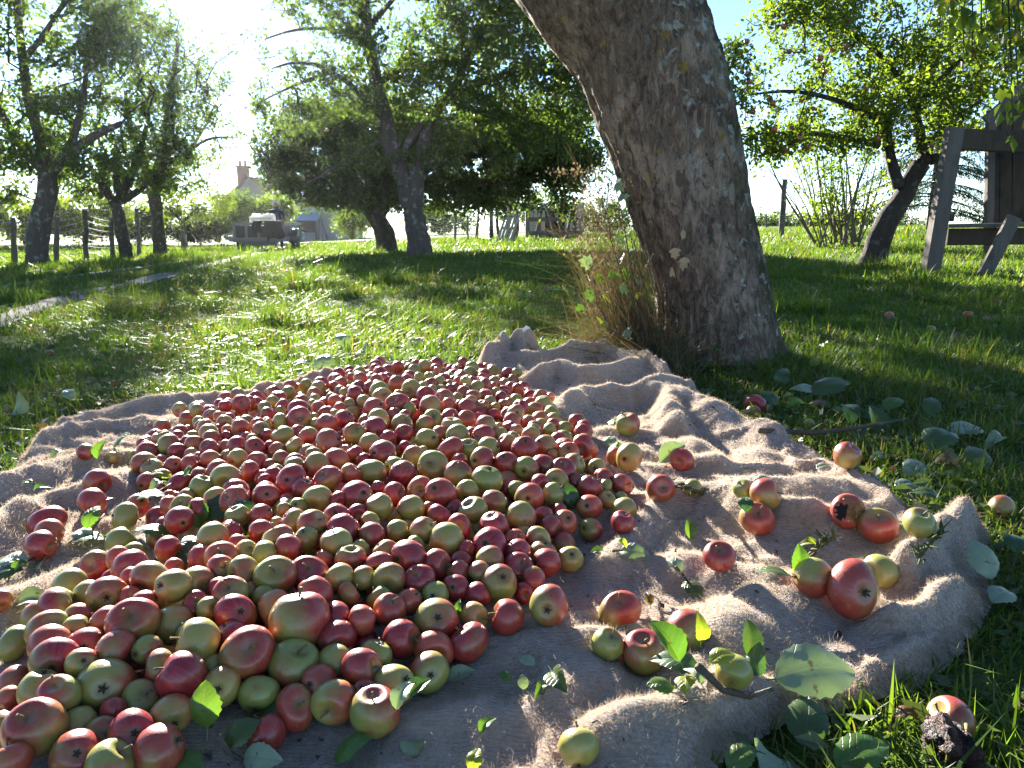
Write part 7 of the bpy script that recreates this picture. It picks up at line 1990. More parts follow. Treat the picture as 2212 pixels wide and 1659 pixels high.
-0.1546 2.9315 0.0548 0.0253
-0.1409 2.9943 0.0556 0.0298
-0.1340 3.0697 0.0548 0.0305
-0.1363 3.1494 0.0585 0.0323
-0.1349 3.2846 0.0542 0.0257
-0.1380 3.3317 0.0555 0.0264
-0.1486 3.4053 0.0592 0.0318
-0.0806 1.3175 0.0537 0.0249
-0.1010 1.4149 0.0544 0.0298
-0.1061 1.5063 0.0576 0.0322
-0.0859 1.5637 0.0527 0.0264
-0.1124 1.6078 0.0571 0.0285
-0.0822 1.6805 0.0566 0.0257
-0.0897 1.7527 0.0543 0.0256
-0.0864 1.8112 0.0555 0.0286
-0.1039 1.8659 0.0516 0.0269
-0.0911 1.9417 0.0513 0.0277
-0.0893 2.0910 0.0568 0.0245
-0.0951 2.3000 0.0581 0.0289
-0.0845 2.3808 0.0594 0.0273
-0.1142 2.5190 0.0577 0.0311
-0.0942 2.6184 0.0542 0.0245
-0.0952 2.7065 0.0535 0.0246
-0.0941 2.7551 0.0534 0.0241
-0.1056 2.8588 0.0513 0.0249
-0.0856 2.9079 0.0527 0.0257
-0.1017 3.0302 0.0507 0.0242
-0.1064 3.2087 0.0561 0.0295
-0.0829 3.2962 0.0694 0.0325
-0.0874 3.3887 0.0577 0.0307
-0.1168 3.4688 0.0547 0.0252
-0.0348 1.3500 0.0539 0.0248
-0.0464 1.4695 0.0568 0.0301
-0.0514 1.6164 0.0570 0.0256
-0.0384 1.6685 0.0578 0.0241
-0.0371 1.7424 0.0592 0.0296
-0.0500 1.8591 0.0617 0.0325
-0.0668 1.9894 0.0531 0.0251
-0.0409 2.1302 0.0563 0.0296
-0.0324 2.2076 0.0597 0.0306
-0.0396 2.3377 0.0623 0.0322
-0.0619 2.4346 0.0555 0.0275
-0.0486 2.5388 0.0573 0.0293
-0.0305 2.6595 0.0609 0.0323
-0.0454 2.7118 0.0531 0.0245
-0.0321 2.8580 0.0573 0.0311
-0.0304 2.9184 0.0575 0.0312
-0.0513 2.9832 0.0529 0.0261
-0.0357 3.0659 0.0585 0.0318
-0.0688 3.1319 0.0584 0.0303
-0.0532 3.1874 0.0532 0.0260
-0.0133 1.4108 0.0525 0.0266
0.0020 1.5324 0.0547 0.0305
0.0000 1.6077 0.0555 0.0260
0.0148 1.7913 0.0564 0.0273
0.0038 1.8823 0.0580 0.0305
-0.0125 1.9655 0.0586 0.0328
-0.0184 2.0374 0.0526 0.0245
-0.0039 2.3828 0.0584 0.0287
0.0007 2.4971 0.0577 0.0293
0.0197 2.5635 0.0606 0.0323
0.0166 2.7550 0.0593 0.0324
-0.0187 2.7988 0.0540 0.0260
0.0030 2.9913 0.0584 0.0322
0.0029 3.1640 0.0574 0.0288
-0.0182 3.2387 0.0731 0.0296
0.0580 1.7054 0.0549 0.0249
0.0598 1.7698 0.0555 0.0272
0.0310 1.8365 0.0558 0.0253
0.0615 1.9102 0.0566 0.0319
0.0589 2.0150 0.0544 0.0271
0.0351 2.1015 0.0572 0.0265
0.0618 2.1541 0.0600 0.0291
0.0516 2.2449 0.0555 0.0258
0.0515 2.3454 0.0599 0.0302
0.0609 2.4148 0.0566 0.0291
0.0598 2.6128 0.0597 0.0291
0.0650 2.7071 0.0601 0.0319
0.0680 2.8656 0.0559 0.0263
0.0572 2.9333 0.0522 0.0263
0.0483 3.0416 0.0547 0.0257
0.1082 1.4818 0.0547 0.0274
0.0972 1.6395 0.0556 0.0269
0.1170 1.8184 0.0523 0.0259
0.1069 2.0505 0.0622 0.0326
0.1115 2.1157 0.0567 0.0241
0.1173 2.2091 0.0629 0.0308
0.1093 2.2849 0.0527 0.0242
0.1133 2.3491 0.0611 0.0306
0.1149 2.4384 0.0529 0.0240
0.0862 2.5508 0.0606 0.0267
0.1103 2.6448 0.0807 0.0330
0.1464 1.7455 0.0585 0.0256
0.1600 1.8688 0.0601 0.0327
0.1385 1.9455 0.0556 0.0294
0.1567 2.2519 0.0631 0.0287
0.1685 2.3466 0.0641 0.0303
0.1395 2.4854 0.0571 0.0294
0.1369 2.5396 0.0694 0.0298
0.2147 1.9540 0.0626 0.0303
0.1941 2.0463 0.0616 0.0280
0.2187 2.1163 0.0663 0.0291
0.2133 2.2167 0.0622 0.0260
0.2181 2.2869 0.0663 0.0325
0.2121 2.4101 0.0752 0.0316
0.2447 1.8976 0.0619 0.0329
0.2301 2.3470 0.0656 0.0313
0.2854 1.8467 0.0566 0.0245
0.2905 2.0646 0.0629 0.0286
-0.9702 2.3090 0.0939 0.0244
-0.9644 2.3881 0.0973 0.0255
-0.9850 2.4425 0.0985 0.0263
-0.9729 2.6614 0.1073 0.0259
-0.9123 2.6591 0.1028 0.0257
-0.8799 2.5660 0.0991 0.0253
-0.8776 2.7606 0.0980 0.0251
-0.8188 2.2996 0.0982 0.0286
-0.8125 2.6040 0.1043 0.0316
-0.8124 2.7174 0.1041 0.0280
-0.8275 2.8041 0.1048 0.0291
-0.7767 2.8419 0.1042 0.0267
-0.7081 2.2828 0.0984 0.0245
-0.7144 2.5482 0.1041 0.0322
-0.7061 2.6811 0.1039 0.0307
-0.7122 2.7587 0.1080 0.0318
-0.7230 2.8431 0.1089 0.0309
-0.6603 2.1134 0.0974 0.0273
-0.6616 2.3450 0.0988 0.0242
-0.6865 2.6068 0.0972 0.0262
-0.6617 2.8112 0.1032 0.0254
-0.6613 2.8999 0.1011 0.0268
-0.6862 2.9609 0.1006 0.0268
-0.6226 1.6436 0.1067 0.0319
-0.6287 2.5098 0.1027 0.0317
-0.6299 2.5669 0.0985 0.0262
-0.6239 2.7410 0.1005 0.0255
-0.6189 3.0338 0.0975 0.0275
-0.6274 3.1002 0.1024 0.0292
-0.5586 1.2976 0.1039 0.0288
-0.5552 1.4148 0.1038 0.0315
-0.5562 1.6470 0.1030 0.0298
-0.5943 1.7610 0.1000 0.0256
-0.5564 1.8315 0.0980 0.0240
-0.5930 2.1543 0.1013 0.0304
-0.5815 2.3861 0.1033 0.0310
-0.5766 2.5362 0.1040 0.0286
-0.5694 2.6332 0.1049 0.0324
-0.5690 2.7404 0.1052 0.0316
-0.5649 2.8960 0.0981 0.0251
-0.5608 2.9467 0.1001 0.0272
-0.5599 3.0154 0.0973 0.0258
-0.5743 3.1802 0.1018 0.0281
-0.5848 3.2463 0.1042 0.0316
-0.5773 3.3024 0.1113 0.0302
-0.5285 1.9171 0.1092 0.0314
-0.5184 1.9842 0.1063 0.0291
-0.5333 2.0502 0.1055 0.0288
-0.5083 2.3830 0.1039 0.0294
-0.5302 2.8550 0.1028 0.0282
-0.5378 3.0644 0.1069 0.0325
-0.5169 3.1404 0.1055 0.0282
-0.4809 1.5389 0.1040 0.0300
-0.4909 1.6024 0.0980 0.0260
-0.4731 1.6862 0.1043 0.0305
-0.4679 2.0076 0.1039 0.0252
-0.4628 2.0834 0.1001 0.0245
-0.4729 2.1524 0.1067 0.0310
-0.4939 2.2440 0.1006 0.0245
-0.4577 2.3667 0.1077 0.0282
-0.4778 2.5050 0.0979 0.0244
-0.4910 2.5971 0.1008 0.0267
-0.4803 2.9086 0.1015 0.0265
-0.4940 3.0051 0.1002 0.0245
-0.4867 3.2113 0.1046 0.0298
-0.4396 1.2366 0.0999 0.0262
-0.4358 1.9466 0.1051 0.0263
-0.4297 2.2053 0.1046 0.0289
-0.4397 2.2667 0.1068 0.0323
-0.4163 2.7088 0.1022 0.0303
-0.4120 2.9325 0.1025 0.0280
-0.4090 3.0156 0.1030 0.0273
-0.4075 3.1527 0.1021 0.0295
-0.4380 3.2362 0.0973 0.0251
-0.4168 3.2940 0.0986 0.0271
-0.3784 1.4176 0.0976 0.0248
-0.3907 1.7597 0.1030 0.0309
-0.3807 2.1166 0.1006 0.0246
-0.3918 2.3184 0.0990 0.0242
-0.3696 2.4887 0.0996 0.0272
-0.3763 3.2543 0.1006 0.0308
-0.3198 1.5158 0.0971 0.0244
-0.3396 1.7832 0.1044 0.0315
-0.3261 1.9040 0.0937 0.0242
-0.3266 2.0322 0.0964 0.0247
-0.3146 2.2155 0.1018 0.0257
-0.3129 2.3806 0.0995 0.0248
-0.3216 2.5421 0.0980 0.0278
-0.3226 2.6426 0.0998 0.0251
-0.3202 3.0186 0.0981 0.0252
-0.3206 3.1898 0.0975 0.0279
-0.3267 3.3098 0.1045 0.0294
-0.2670 1.8948 0.0982 0.0264
-0.2599 2.2595 0.1048 0.0304
-0.2945 2.5968 0.1015 0.0318
-0.2639 2.8171 0.1047 0.0246
-0.2608 2.8893 0.1106 0.0329
-0.2562 3.0183 0.0968 0.0274
-0.2578 3.1962 0.0970 0.0253
-0.2109 1.4560 0.0938 0.0242
-0.2083 1.6956 0.0938 0.0243
-0.2450 1.7624 0.0949 0.0269
-0.2416 2.0386 0.0968 0.0244
-0.2057 2.1527 0.1002 0.0240
-0.2380 2.4965 0.1027 0.0286
-0.2320 2.5906 0.0994 0.0277
-0.2278 2.9445 0.0988 0.0245
-0.2065 3.0404 0.0995 0.0298
-0.2379 3.0910 0.0947 0.0280
-0.2113 3.2936 0.1072 0.0290
-0.1564 1.6393 0.0985 0.0270
-0.1621 1.6900 0.0972 0.0244
-0.1932 1.8001 0.1008 0.0325
-0.1803 1.9117 0.0982 0.0274
-0.1935 2.2684 0.1063 0.0324
-0.1733 2.9674 0.0985 0.0246
-0.1714 3.1147 0.0979 0.0311
-0.1706 3.2094 0.1042 0.0320
-0.1086 1.7407 0.0990 0.0252
-0.1074 2.4051 0.1014 0.0282
-0.1243 2.6481 0.0981 0.0247
-0.1063 2.8525 0.0960 0.0243
-0.1103 3.0403 0.1015 0.0306
-0.1205 3.0991 0.0956 0.0261
-0.0667 1.9612 0.1011 0.0311
-0.0792 2.1676 0.0974 0.0256
-0.0732 2.2305 0.1030 0.0310
-0.0588 2.4079 0.0995 0.0252
-0.0688 2.9163 0.1002 0.0265
-0.0179 1.6947 0.1011 0.0242
-0.0113 1.7489 0.1017 0.0262
-0.0080 1.8424 0.1011 0.0241
-0.0087 2.3564 0.1069 0.0301
0.0168 1.9877 0.0971 0.0251
0.0664 2.1848 0.1057 0.0314
0.0844 2.2923 0.1060 0.0326
0.1422 2.0073 0.1054 0.0301
0.1307 2.0814 0.1034 0.0275"""
CLS = {'R': (.80, .96, .05, .40), 'r': (.50, .70, .10, .55), 'o': (.66, .84, .55, .95), 'g': (.28, .44, .15, .60), 'G': (.06, .20, .0, .35), 'y': (.18, .40, .6, 1.0), 'B': (.75, .8, .4, .6), 'X': (.9, .9, .5, .5)}
HEAP_LABEL = {'R': ('deep red apple in the heap on the blanket', 'red apples in the heap'), 'r': ('red apple with a green flank in the heap on the blanket', 'red and green apples in the heap'),
              'o': ('orange-red striped apple in the heap on the blanket', 'striped apples in the heap'), 'g': ('green apple with a pink blush in the heap on the blanket', 'blushed apples in the heap'),
              'G': ('plain green apple in the heap on the blanket', 'green apples in the heap'), 'y': ('yellowish russet apple in the heap on the blanket', 'yellow apples in the heap')}
OWN = {0: 'orange-red apple lying on the blanket at the very left edge', 49: 'green apple cut by the bottom edge below the heap', 75: 'deep red apple at the front right tip of the heap, dimple facing sideways', 85: 'striped red apple standing upright, foremost at the front edge of the heap',
       88: 'dark red apple beside the bright leaf pair at the front of the heap', 189: 'large red and yellow apple with its calyx toward the viewer, beside the bare blanket', 190: 'green-topped red apple with a stem at the right front of the heap',
       351: 'yellow-green apple at the right tip of the heap above a small red one', 352: 'small red apple at the right tip of the heap', 354: 'green apple with a long stem behind a green leaf near the blanket folds',
       353: 'yellow apple beside the pale curved leaf on the blanket', 356: 'red apple half hidden behind the pale curved leaf', 357: 'russet-red apple touching a mossy twig right of the heap', 358: 'small green apple behind the mossy twig',
       359: 'small green apple beside the two-toned apple on the blanket', 360: 'apple half green and half bright red, split in a sharp line', 361: 'dull red apple with a stem just below the two-toned apple', 362: 'half-eaten red apple with a black rot hole on the blanket',
       363: 'red apple with its dimple upward beside the half-eaten one', 364: 'pale pinkish apple at the far right of the blanket', 365: 'bright red apple in the shaded grass at the foot of the trunk', 366: 'small red and green apple in the grass touching a bright red one',
       367: 'tiny green apple alone in the shaded grass', 368: 'green apple with a red cap in the grass beside the blanket edge', 369: 'red apple with an upright stem alone in the middle of the bare blanket', 370: 'dull yellow apple in the grass beyond the blanket corner',
       371: 'tiny green apple behind the pale pinkish one', 372: 'striped red apple with a green stem at the top of a group of four', 373: 'small blushed green apple at the edge of the group of four', 374: 'yellow and red apple behind torn leaves in the group of four',
       375: 'round green apple with a red flank at the right of the group of four', 376: 'pale green apple among the leaves of the fallen twig', 377: 'green apple alone near the bottom edge of the blanket', 378: 'red and yellow apple half hidden behind the large apple',
       379: 'largest red apple with calyx showing on the bare right part of the blanket', 380: 'small plain green apple beside the large red apple', 381: 'pale green apple in the grass behind the rotten brown one', 382: 'rotten brown shrivelled apple in the grass at the bottom corner',
       383: 'small red apple by the bright leaf on the left of the blanket', 384: 'tiny yellow apple under the bright leaf on the left', 385: 'red apple sunk in a blanket fold on the left', 386: 'big solid red apple alone on the sunlit left of the blanket',
       387: 'red apple rearmost of the trio at the left edge', 388: 'orange apple in the middle of the trio at the left edge', 389: 'dark red apple foremost of the trio at the left edge'}
OWN_PX = {(1220, 2300): None}
NEAR_OWN = [(647, 1351, 'largest red and yellow apple, standing proud at the front of the heap'), (532, 1408, 'large red-flanked apple with its stem toward the viewer at the heap front'), (211, 1477, 'large half green apple with its calyx toward the viewer'),
            (83, 1569, 'broad red apple with a stem at the lower left of the heap'), (950, 1162, 'yellow-green apple with a rosy cap in the middle of the heap'), (598, 1243, 'green apple with a brown stem star and red rim'), (915, 950, 'bright green-yellow apple upper middle of the heap'),
            (886, 845, 'yellow apple with red cheek on top at the back of the heap'), (880, 1204, 'glossy red apple perched in the middle of the heap'), (632, 1442, 'green apple with a purple cap below the largest apple'), (1155, 861, 'red apple by the folds, rear right of the heap')]
def apple_quat(axis, seed):
    r = random.Random(seed)
    if abs(axis[0]) + abs(axis[1]) + abs(axis[2]) < .01:
        v = Vector((r.gauss(0, 1), r.gauss(0, 1) , r.gauss(0, 1) * .9)).normalized()
    else: v = Vector(axis).normalized()
    return v.to_track_quat('Z', 'Y') @ Quaternion((0, 0, 1), r.uniform(0, 6.283))
def flat_merge(name, items, parts_nu=16, parts_nv=11):
    """many small apples as one mesh; every one keeps its own skin pattern"""
    base = [apple_mesh_arrays(s, parts_nu, parts_nv) for s in range(5)]
    Vs, Qs, Ls, Cs = [], [], [], []; n = 0
    for (p, r, c, q, s) in items:
        V, Q = base[s % 5]; R = np.array(q.to_matrix())
        Vs.append(V @ R.T * r + np.array(p)); Qs.append(Q + n); n += len(V); Ls.append(V); Cs.append(np.tile(c, (len(V), 1)))
    return mesh_tris(name, np.concatenate(Vs), np.concatenate(Qs), True, {'lpos': ('FLOAT_VECTOR', np.concatenate(Ls)), 'acol': ('FLOAT_COLOR', np.concatenate(Cs))})
def apple_color(c, r):
    a, b, y0, y1 = CLS[c]
    return (r.uniform(a, b), r.uniform(y0, y1), r.random(), 1.0)
def build_apples():
    rows = [l.split() for l in APPLES.strip().split('\n')]
    heap_sizes = sorted((int(w[12]) for w in rows if w[9] == 'h'), reverse=True); cut = heap_sizes[min(len(heap_sizes) - 1, 270)]
    rest = []; used = set(); own_near = {}
    for (x, y, lab) in NEAR_OWN:
        k = min((i for i in range(len(rows)) if i not in OWN), key=lambda i: (int(rows[i][10]) - x) ** 2 + (int(rows[i][11]) - y) ** 2); own_near[k] = lab
    nh = 0; HEAP_ITEMS = []
    for i, w in enumerate(rows):
        x, y, z, rad = [float(q) for q in w[:4]]; c, end = w[4], w[5]; ax = [float(q) for q in w[6:9]]; where = w[9]; pr = int(w[12])
        r = random.Random(i * 7 + 1); q = apple_quat(ax, i)
        if c == 'o' and end == '-' : pass
        if where == 'h' and i not in own_near:
            if pr < cut or nh >= 280:
                rest.append(((x, y, z), rad, apple_color(c, r), q, i)); continue
            nh += 1
        o = bpy.data.objects.new('apple', APM[i % 8]); COL.objects.link(o)
        o.location = (x, y, z); o.rotation_mode = 'QUATERNION'; o.rotation_quaternion = q; o.scale = (rad * r.uniform(1.06, 1.16), rad * r.uniform(1.06, 1.16), rad * r.uniform(1.04, 1.16))
        o.color = apple_color(c, r)
        if i in OWN: lab, grp = OWN[i], ('windfall apples in the grass' if where == 'g' else 'apples scattered round the heap')
        elif i in own_near: lab, grp = own_near[i], 'apples heaped on the blanket'
        elif where == 'h': lab, grp = HEAP_LABEL[c]; HEAP_ITEMS.append((o, c, int(w[10]), int(w[11])))
        else: lab, grp = 'apple on the blanket beside the heap', 'apples scattered round the heap'
        tag(o, lab, 'apple', grp)
        if c == 'X':
            o.data = o.data.copy(); o.data.materials.clear(); o.data.materials.append(M_ROT)
            for v in o.data.vertices:
                k = .75 + .35 * float(vnoise(v.co.x * 2.2 + 3, v.co.y * 2.2, v.co.z * 2.2, 71)) + .12 * float(vnoise(v.co.x * 6, v.co.y * 6, v.co.z * 6, 72)); v.co *= k
            o.scale = (rad * 1.15, rad * 1.1, rad * .95)
        if pr >= 17:
            if end != 'C' or r.random() < .5:
                s = link('stem', STEMS[i % 4], None, o); s.rotation_euler = (0, 0, r.uniform(0, 6.28))
            if end != 'S': link('calyx', CALYX, None, o).location = (0, 0, CZ[i % 8])
        if c == 'B':
            me = o.data = o.data.copy(); me.materials.append(M_FLESH); me.materials.append(M_HOLE)
            d1 = np.array(q.inverted() @ Vector((.22, -.90, .30)).normalized()); d2 = np.array(q.inverted() @ Vector((-.66, -.66, .32)).normalized())
            for v in me.vertices:
                n = np.array(v.co); L = np.linalg.norm(n); n /= L; a1 = n @ d1; a2 = n @ d2
                if a1 > .80: v.co *= 1 - .30 * min(1, (a1 - .80) / .08) + .05 * float(vnoise(n[0] * 9, n[1] * 9, n[2] * 9, 5))
                elif a2 > .90: v.co *= .80
            for p in me.polygons:
                n = np.array(p.center); n /= np.linalg.norm(n)
                if n @ d1 > .79: p.material_index = 1
                elif n @ d2 > .89: p.material_index = 2
    heap_labels(HEAP_ITEMS)
    rr = random.Random(5)
    for k, l in enumerate(FILL.strip().split('\n')):
        x, y, z, rad = [float(q) for q in l.split()]
        rest.append(((x, y, z), rad, apple_color(rr.choice('RRRrrogGy'), rr), apple_quat((0, 0, 0), 900 + k), k))
    o = link('small_apples', flat_merge('small_apples', rest), M_APPLE_S)
    tag(o, 'the many smaller far and half-buried apples of the heap', 'apples', None, 'stuff')
CNAME = {'R': 'deep red', 'r': 'red and green', 'o': 'orange-red striped', 'g': 'pink-blushed green', 'G': 'plain green', 'y': 'yellowish'}
ROWN = [(1480, 'front edge'), (1330, 'front'), (1220, 'lower middle'), (1110, 'middle'), (1010, 'upper middle'), (930, 'rear'), (0, 'far rear')]
ORD = ['leftmost', 'second', 'third', 'fourth', 'fifth', 'sixth', 'seventh', 'eighth', 'ninth', 'tenth']
def heap_labels(items):
    zones = {}
    for o, c, px, py in items:
        row = next(n for y, n in ROWN if py >= y); x0, x1 = (0, 1000) if py > 1330 else (240, 1300); f = (px - x0) / (x1 - x0)
        col = 'left end' if f < .2 else 'left part' if f < .42 else 'centre' if f < .62 else 'right part' if f < .82 else 'right end'
        zones.setdefault((c, row, col), []).append((px, o))
    for (c, row, col), l in zones.items():
        l.sort(key=lambda t: t[0])
        for k, (px, o) in enumerate(l):
            if len(l) == 1: lab = 'only %s apple in the %s of the heap, %s row' % (CNAME[c], col, row)
            else: lab = '%s %s apple%s, %s of heap, %s row' % (ORD[k], CNAME[c], '' if k == 0 else ' from left', col, row)
            tag(o, lab, 'apple', 'apples heaped on the blanket')
build_apples()

trailer_build()

hang_fruit()

# ================================================================ FALLEN LEAVES, TWIGS, WEEDS
def mat_leafbig(name, top, under, vein, transl=.35):
    m = NT(name); v = m.tex('Object'); sx = m.n('SeparateXYZ'); m.set(sx, 0, v); x, y, z = sx.outputs
    ay = m.math('ABSOLUTE', y); ph = m.math('SINE', m.math('ADD', m.math('MULTIPLY', m.math('SUBTRACT', x, m.math('MULTIPLY', ay, .8)), 46.0), m.math('MULTIPLY', m.noise(v, 6, 2), 4.0))); vn = m.math('MAXIMUM', m.ramp(ph, .90, .99), m.ramp(ay, .022, .008))
    r = m.n('ObjectInfo').outputs['Random']; f = m.noise(v, 5, 4)
    t = m.mix(f, top, tuple(min(1, q * 1.5) for q in top)); t = m.mix(m.math('MULTIPLY', r, .35), t, (.12, .13, .02)); t = m.mix(m.math('MULTIPLY', vn, .28), t, vein)
    u = m.mix(m.math('MULTIPLY', vn, .3), under, tuple(q * 1.25 for q in under)); t = m.mix(m.math('MULTIPLY', m.ramp(m.noise(v, 4, 4), .66, .72), .8), t, (.10, .055, .02))
    bf = m.n('NewGeometry').outputs['Backfacing']; c = m.mix(bf, t, u)
    b = m.principled(c, m.math('ADD', .36, m.math('MULTIPLY', bf, .3)), m.bump(m.math('SUBTRACT', 0.0, vn), .35, .02), .5); tr = m.n('BsdfTranslucent'); m.set(tr, 'Color', m.mix(1.0, t, (1.7, 1.9, .5, 1), 'MULTIPLY'))
    mx = m.n('MixShader'); m.set(mx, 0, transl); m.t.links.new(b, mx.inputs[1]); m.t.links.new(tr.outputs[0], mx.inputs[2]); return m.out(mx.outputs[0])
ML = {'g': mat_leafbig('leaf_green', (.050, .115, .020), (.20, .26, .17), (.16, .22, .06)), 'd': mat_leafbig('leaf_dark', (.024, .060, .020), (.15, .20, .14), (.07, .12, .05), .25),
      'p': mat_leafbig('leaf_pale_underside', (.17, .22, .145), (.06, .11, .03), (.27, .31, .20), .14), 'y': mat_leafbig('leaf_yellow', (.17, .20, .025), (.22, .24, .10), (.30, .30, .08), .45), 'b': mat_leafbig('leaf_brown', (.10, .045, .018), (.13, .075, .04), (.15, .09, .05), .25)}
M_TWIG = mat_bark('twig_bark', (.045, .034, .026), (.13, .10, .075), (.16, .17, .12)); M_MOSS = plain('twig_moss', (.07, .085, .02), .95, .4, 60, .6)
rd = math.radians
def leaf_mesh(seed, round_=.5, cup=.2, curl=.1, fold=.25, notch=False):
    """unit-length leaf along x with a toothed rim, folded along the midrib"""
    nx, ny = 14, 4; V = []; r = random.Random(seed)
    for i in range(nx + 1):
        f = i / nx; w = (math.sin(math.pi * f ** (.72 + .2 * round_)) ** .8) * (.24 + .16 * round_); w *= 1 + .05 * ((i % 2) * 2 - 1)
        if notch and f > .8: w *= .9
        for j in range(-ny, ny + 1):
            g = j / ny; yy = w * g; zz = fold * abs(yy) * .9 - cup * yy * yy * 2 + curl * math.sin(f * 3.0) - curl * 1.6 * f * f + .012 * math.sin(f * 17 + j + seed) * abs(g)
            V.append((f, yy, zz))
    m = 2 * ny + 1; F = [(i * m + j, (i + 1) * m + j, (i + 1) * m + j + 1, i * m + j + 1) for i in range(nx) for j in range(2 * ny)]
    F = [(i * m + j, (i + 1) * m + j, (i + 1) * m + j + 1, i * m + j + 1)[::-1] for i in range(nx) for j in range(2 * ny)]
    F = [f_[::-1] for f_ in F]
    # stalk
    n0 = len(V); st = [(0.02, 0, 0), (-.12, .01, .01), (-.28, .03 * r.uniform(-1, 1), .03)]
    for (x, y, z) in st:
        for k in range(4): a = k * 1.5708; V.append((x, y + .011 * math.cos(a), z + .011 * math.sin(a)))
    F += [(n0 + i * 4 + k, n0 + i * 4 + (k + 1) % 4, n0 + (i + 1) * 4 + (k + 1) % 4, n0 + (i + 1) * 4 + k) for i in range(2) for k in range(4)]
    me = bpy.data.meshes.new('leaf'); me.from_pydata(V, [], F); me.polygons.foreach_set('use_smooth', np.ones(len(me.polygons), bool)); me.update(); return me
LSH = [leaf_mesh(1, .5, .5, .14, .3), leaf_mesh(2, .8, .8, .20, .45), leaf_mesh(3, .3, .2, .30, .6), leaf_mesh(4, .6, 1.2, -.16, .2), leaf_mesh(5, .5, .4, .10, .95), leaf_mesh(6, .9, .6, .12, .25)]
_lm = {}
def leaf_data(k, tone):
    if (k, tone) not in _lm:
        me = LSH[k].copy(); me.materials.clear(); me.materials.append(ML[tone]); _lm[(k, tone)] = me
    return _lm[(k, tone)]
def hit(px, py, lift=0.0):
    p = gnd(px, py)
    for _ in range(10): p = gnd(px, py, surf(p[0], p[1]) + lift)
    return p
def put_leaf(px, py, L, ang, tone, shape=0, tilt=0.0, roll=0.0, lift=.012, parent=None, name='fallen_leaf', label=None, group=None, face=14.0):
    """leaf centred at a point of the photo, its tip toward ang in the picture plane seen from above"""
    p = hit(px, py, lift); dd = np.linalg.norm(p - np.array([0, 0, CAM_H])); Lm = L * .88 * dd / 1659.0
    o = bpy.data.objects.new(name, leaf_data(shape, tone)); COL.objects.link(o)
    R = Matrix.Rotation(ang, 4, 'Z') @ Matrix.Rotation(-tilt, 4, 'Y') @ Matrix.Rotation(roll, 4, 'X')
    if parent is None or name == 'leaf': R = Matrix.Rotation(rd(face), 4, 'X') @ R
    ctr = R @ Vector((.5 * Lm, 0, 0)); M = Matrix.Translation(Vector(p) - ctr + Vector((0, 0, .5 * Lm * math.sin(abs(tilt))))) @ R @ Matrix.Diagonal((Lm, Lm, Lm, 1))
    if parent is not None: o.parent = parent; o.matrix_parent_inverse = Matrix.Translation(-Vector(parent.location))
    o.matrix_basis = M
    if label: tag(o, label, 'leaf', group or 'loose leaves on the blanket')
    return o
def twig(px, py, pts, r, leaves, label, mossy=False):
    base = hit(px, py, .01); root = empty('leafy_twig' if leaves else 'twig', base); tag(root, label, 'twig', 'fallen twigs')
    if pts:
        P = [hit(x, y, l) for x, y, l in pts]; mb = MB(); mb.tube(P, np.linspace(r, r * .55, len(P)), 7); under(mb.build('stem', M_TWIG, None, True), root)
        if mossy:
            rng = np.random.default_rng(int(px)); mb = MB()
            for k in range(46):
                i = rng.integers(0, len(P) - 1); q = P[i] + (P[i + 1] - P[i]) * rng.random() + rng.normal(0, r, 3); mb.tube([q, q + rng.normal(0, r * 1.6, 3) + [0, 0, r * 1.2]], [r * .5, r * .15], 4)
            under(mb.build('moss', M_MOSS), root)
    for (x, y, L, a, tone, sh, ti, ro, li) in leaves: put_leaf(x, y, L, rd(a), tone, sh, rd(ti), rd(ro), li, root, 'leaf')
    return root
twig(500, 1630, [(470, 1590, .05), (495, 1625, .02), (520, 1640, .012), (545, 1655, .01)], .004, [(446, 1560, 95, 105, 'g', 5, 60, -20, .05), (522, 1598, 80, 35, 'd', 1, 28, 15, .03), (565, 1645, 90, -15, 'p', 0, 12, 30, .015), (590, 1560, 95, 20, 'd', 5, 30, 0, .02), (400, 1652, 80, 170, 'g', 0, 15, 0, .015)], 'twig with a bright notched upright leaf pair at the front of the heap')
twig(470, 1120, [(430, 1150, .03), (465, 1120, .05), (500, 1100, .05)], .004, [(475, 1108, 110, 20, 'd', 0, 12, 20, .07), (508, 1100, 70, 75, 'g', 1, 50, 0, .07), (530, 1140, 95, -60, 'd', 1, -30, 0, .06), (430, 1128, 75, 110, 'g', 4, 40, 0, .06), (330, 1164, 85, 170, 'g', 1, 25, 20, .03), (418, 1200, 110, -20, 'd', 5, -12, 0, .06), (395, 1130, 60, 90, 'p', 2, 60, 0, .05), (360, 1190, 60, -130, 'd', 0, 0, 0, .03)], 'leafy twig lying across the middle left of the heap')
twig(205, 1130, [(190, 1155, .02), (210, 1130, .02), (225, 1110, .03)], .003, [(200, 1132, 55, 80, 'g', 1, 40, 0, .02), (185, 1172, 75, 200, 'g', 0, 12, 10, .015), (175, 1155, 60, 150, 'p', 0, 5, 0, .012), (220, 1100, 45, 60, 'g', 2, 35, 0, .02), (212, 1160, 60, -15, 'p', 3, 4, 0, .012)], 'small twig with green and grey leaves on the sunlit left of the blanket')
twig(40, 1222, [(20, 1235, .01), (45, 1220, .015), (75, 1205, .01)], .003, [(25, 1215, 75, 160, 'p', 0, 6, 0, .012), (70, 1222, 70, 10, 'p', 3, 5, 0, .012), (40, 1232, 45, 240, 'g', 2, 10, 0, .012), (8, 1240, 70, 200, 'd', 1, 3, 0, .01)], 'twig with grey-green leaves by the apple trio at the left edge')
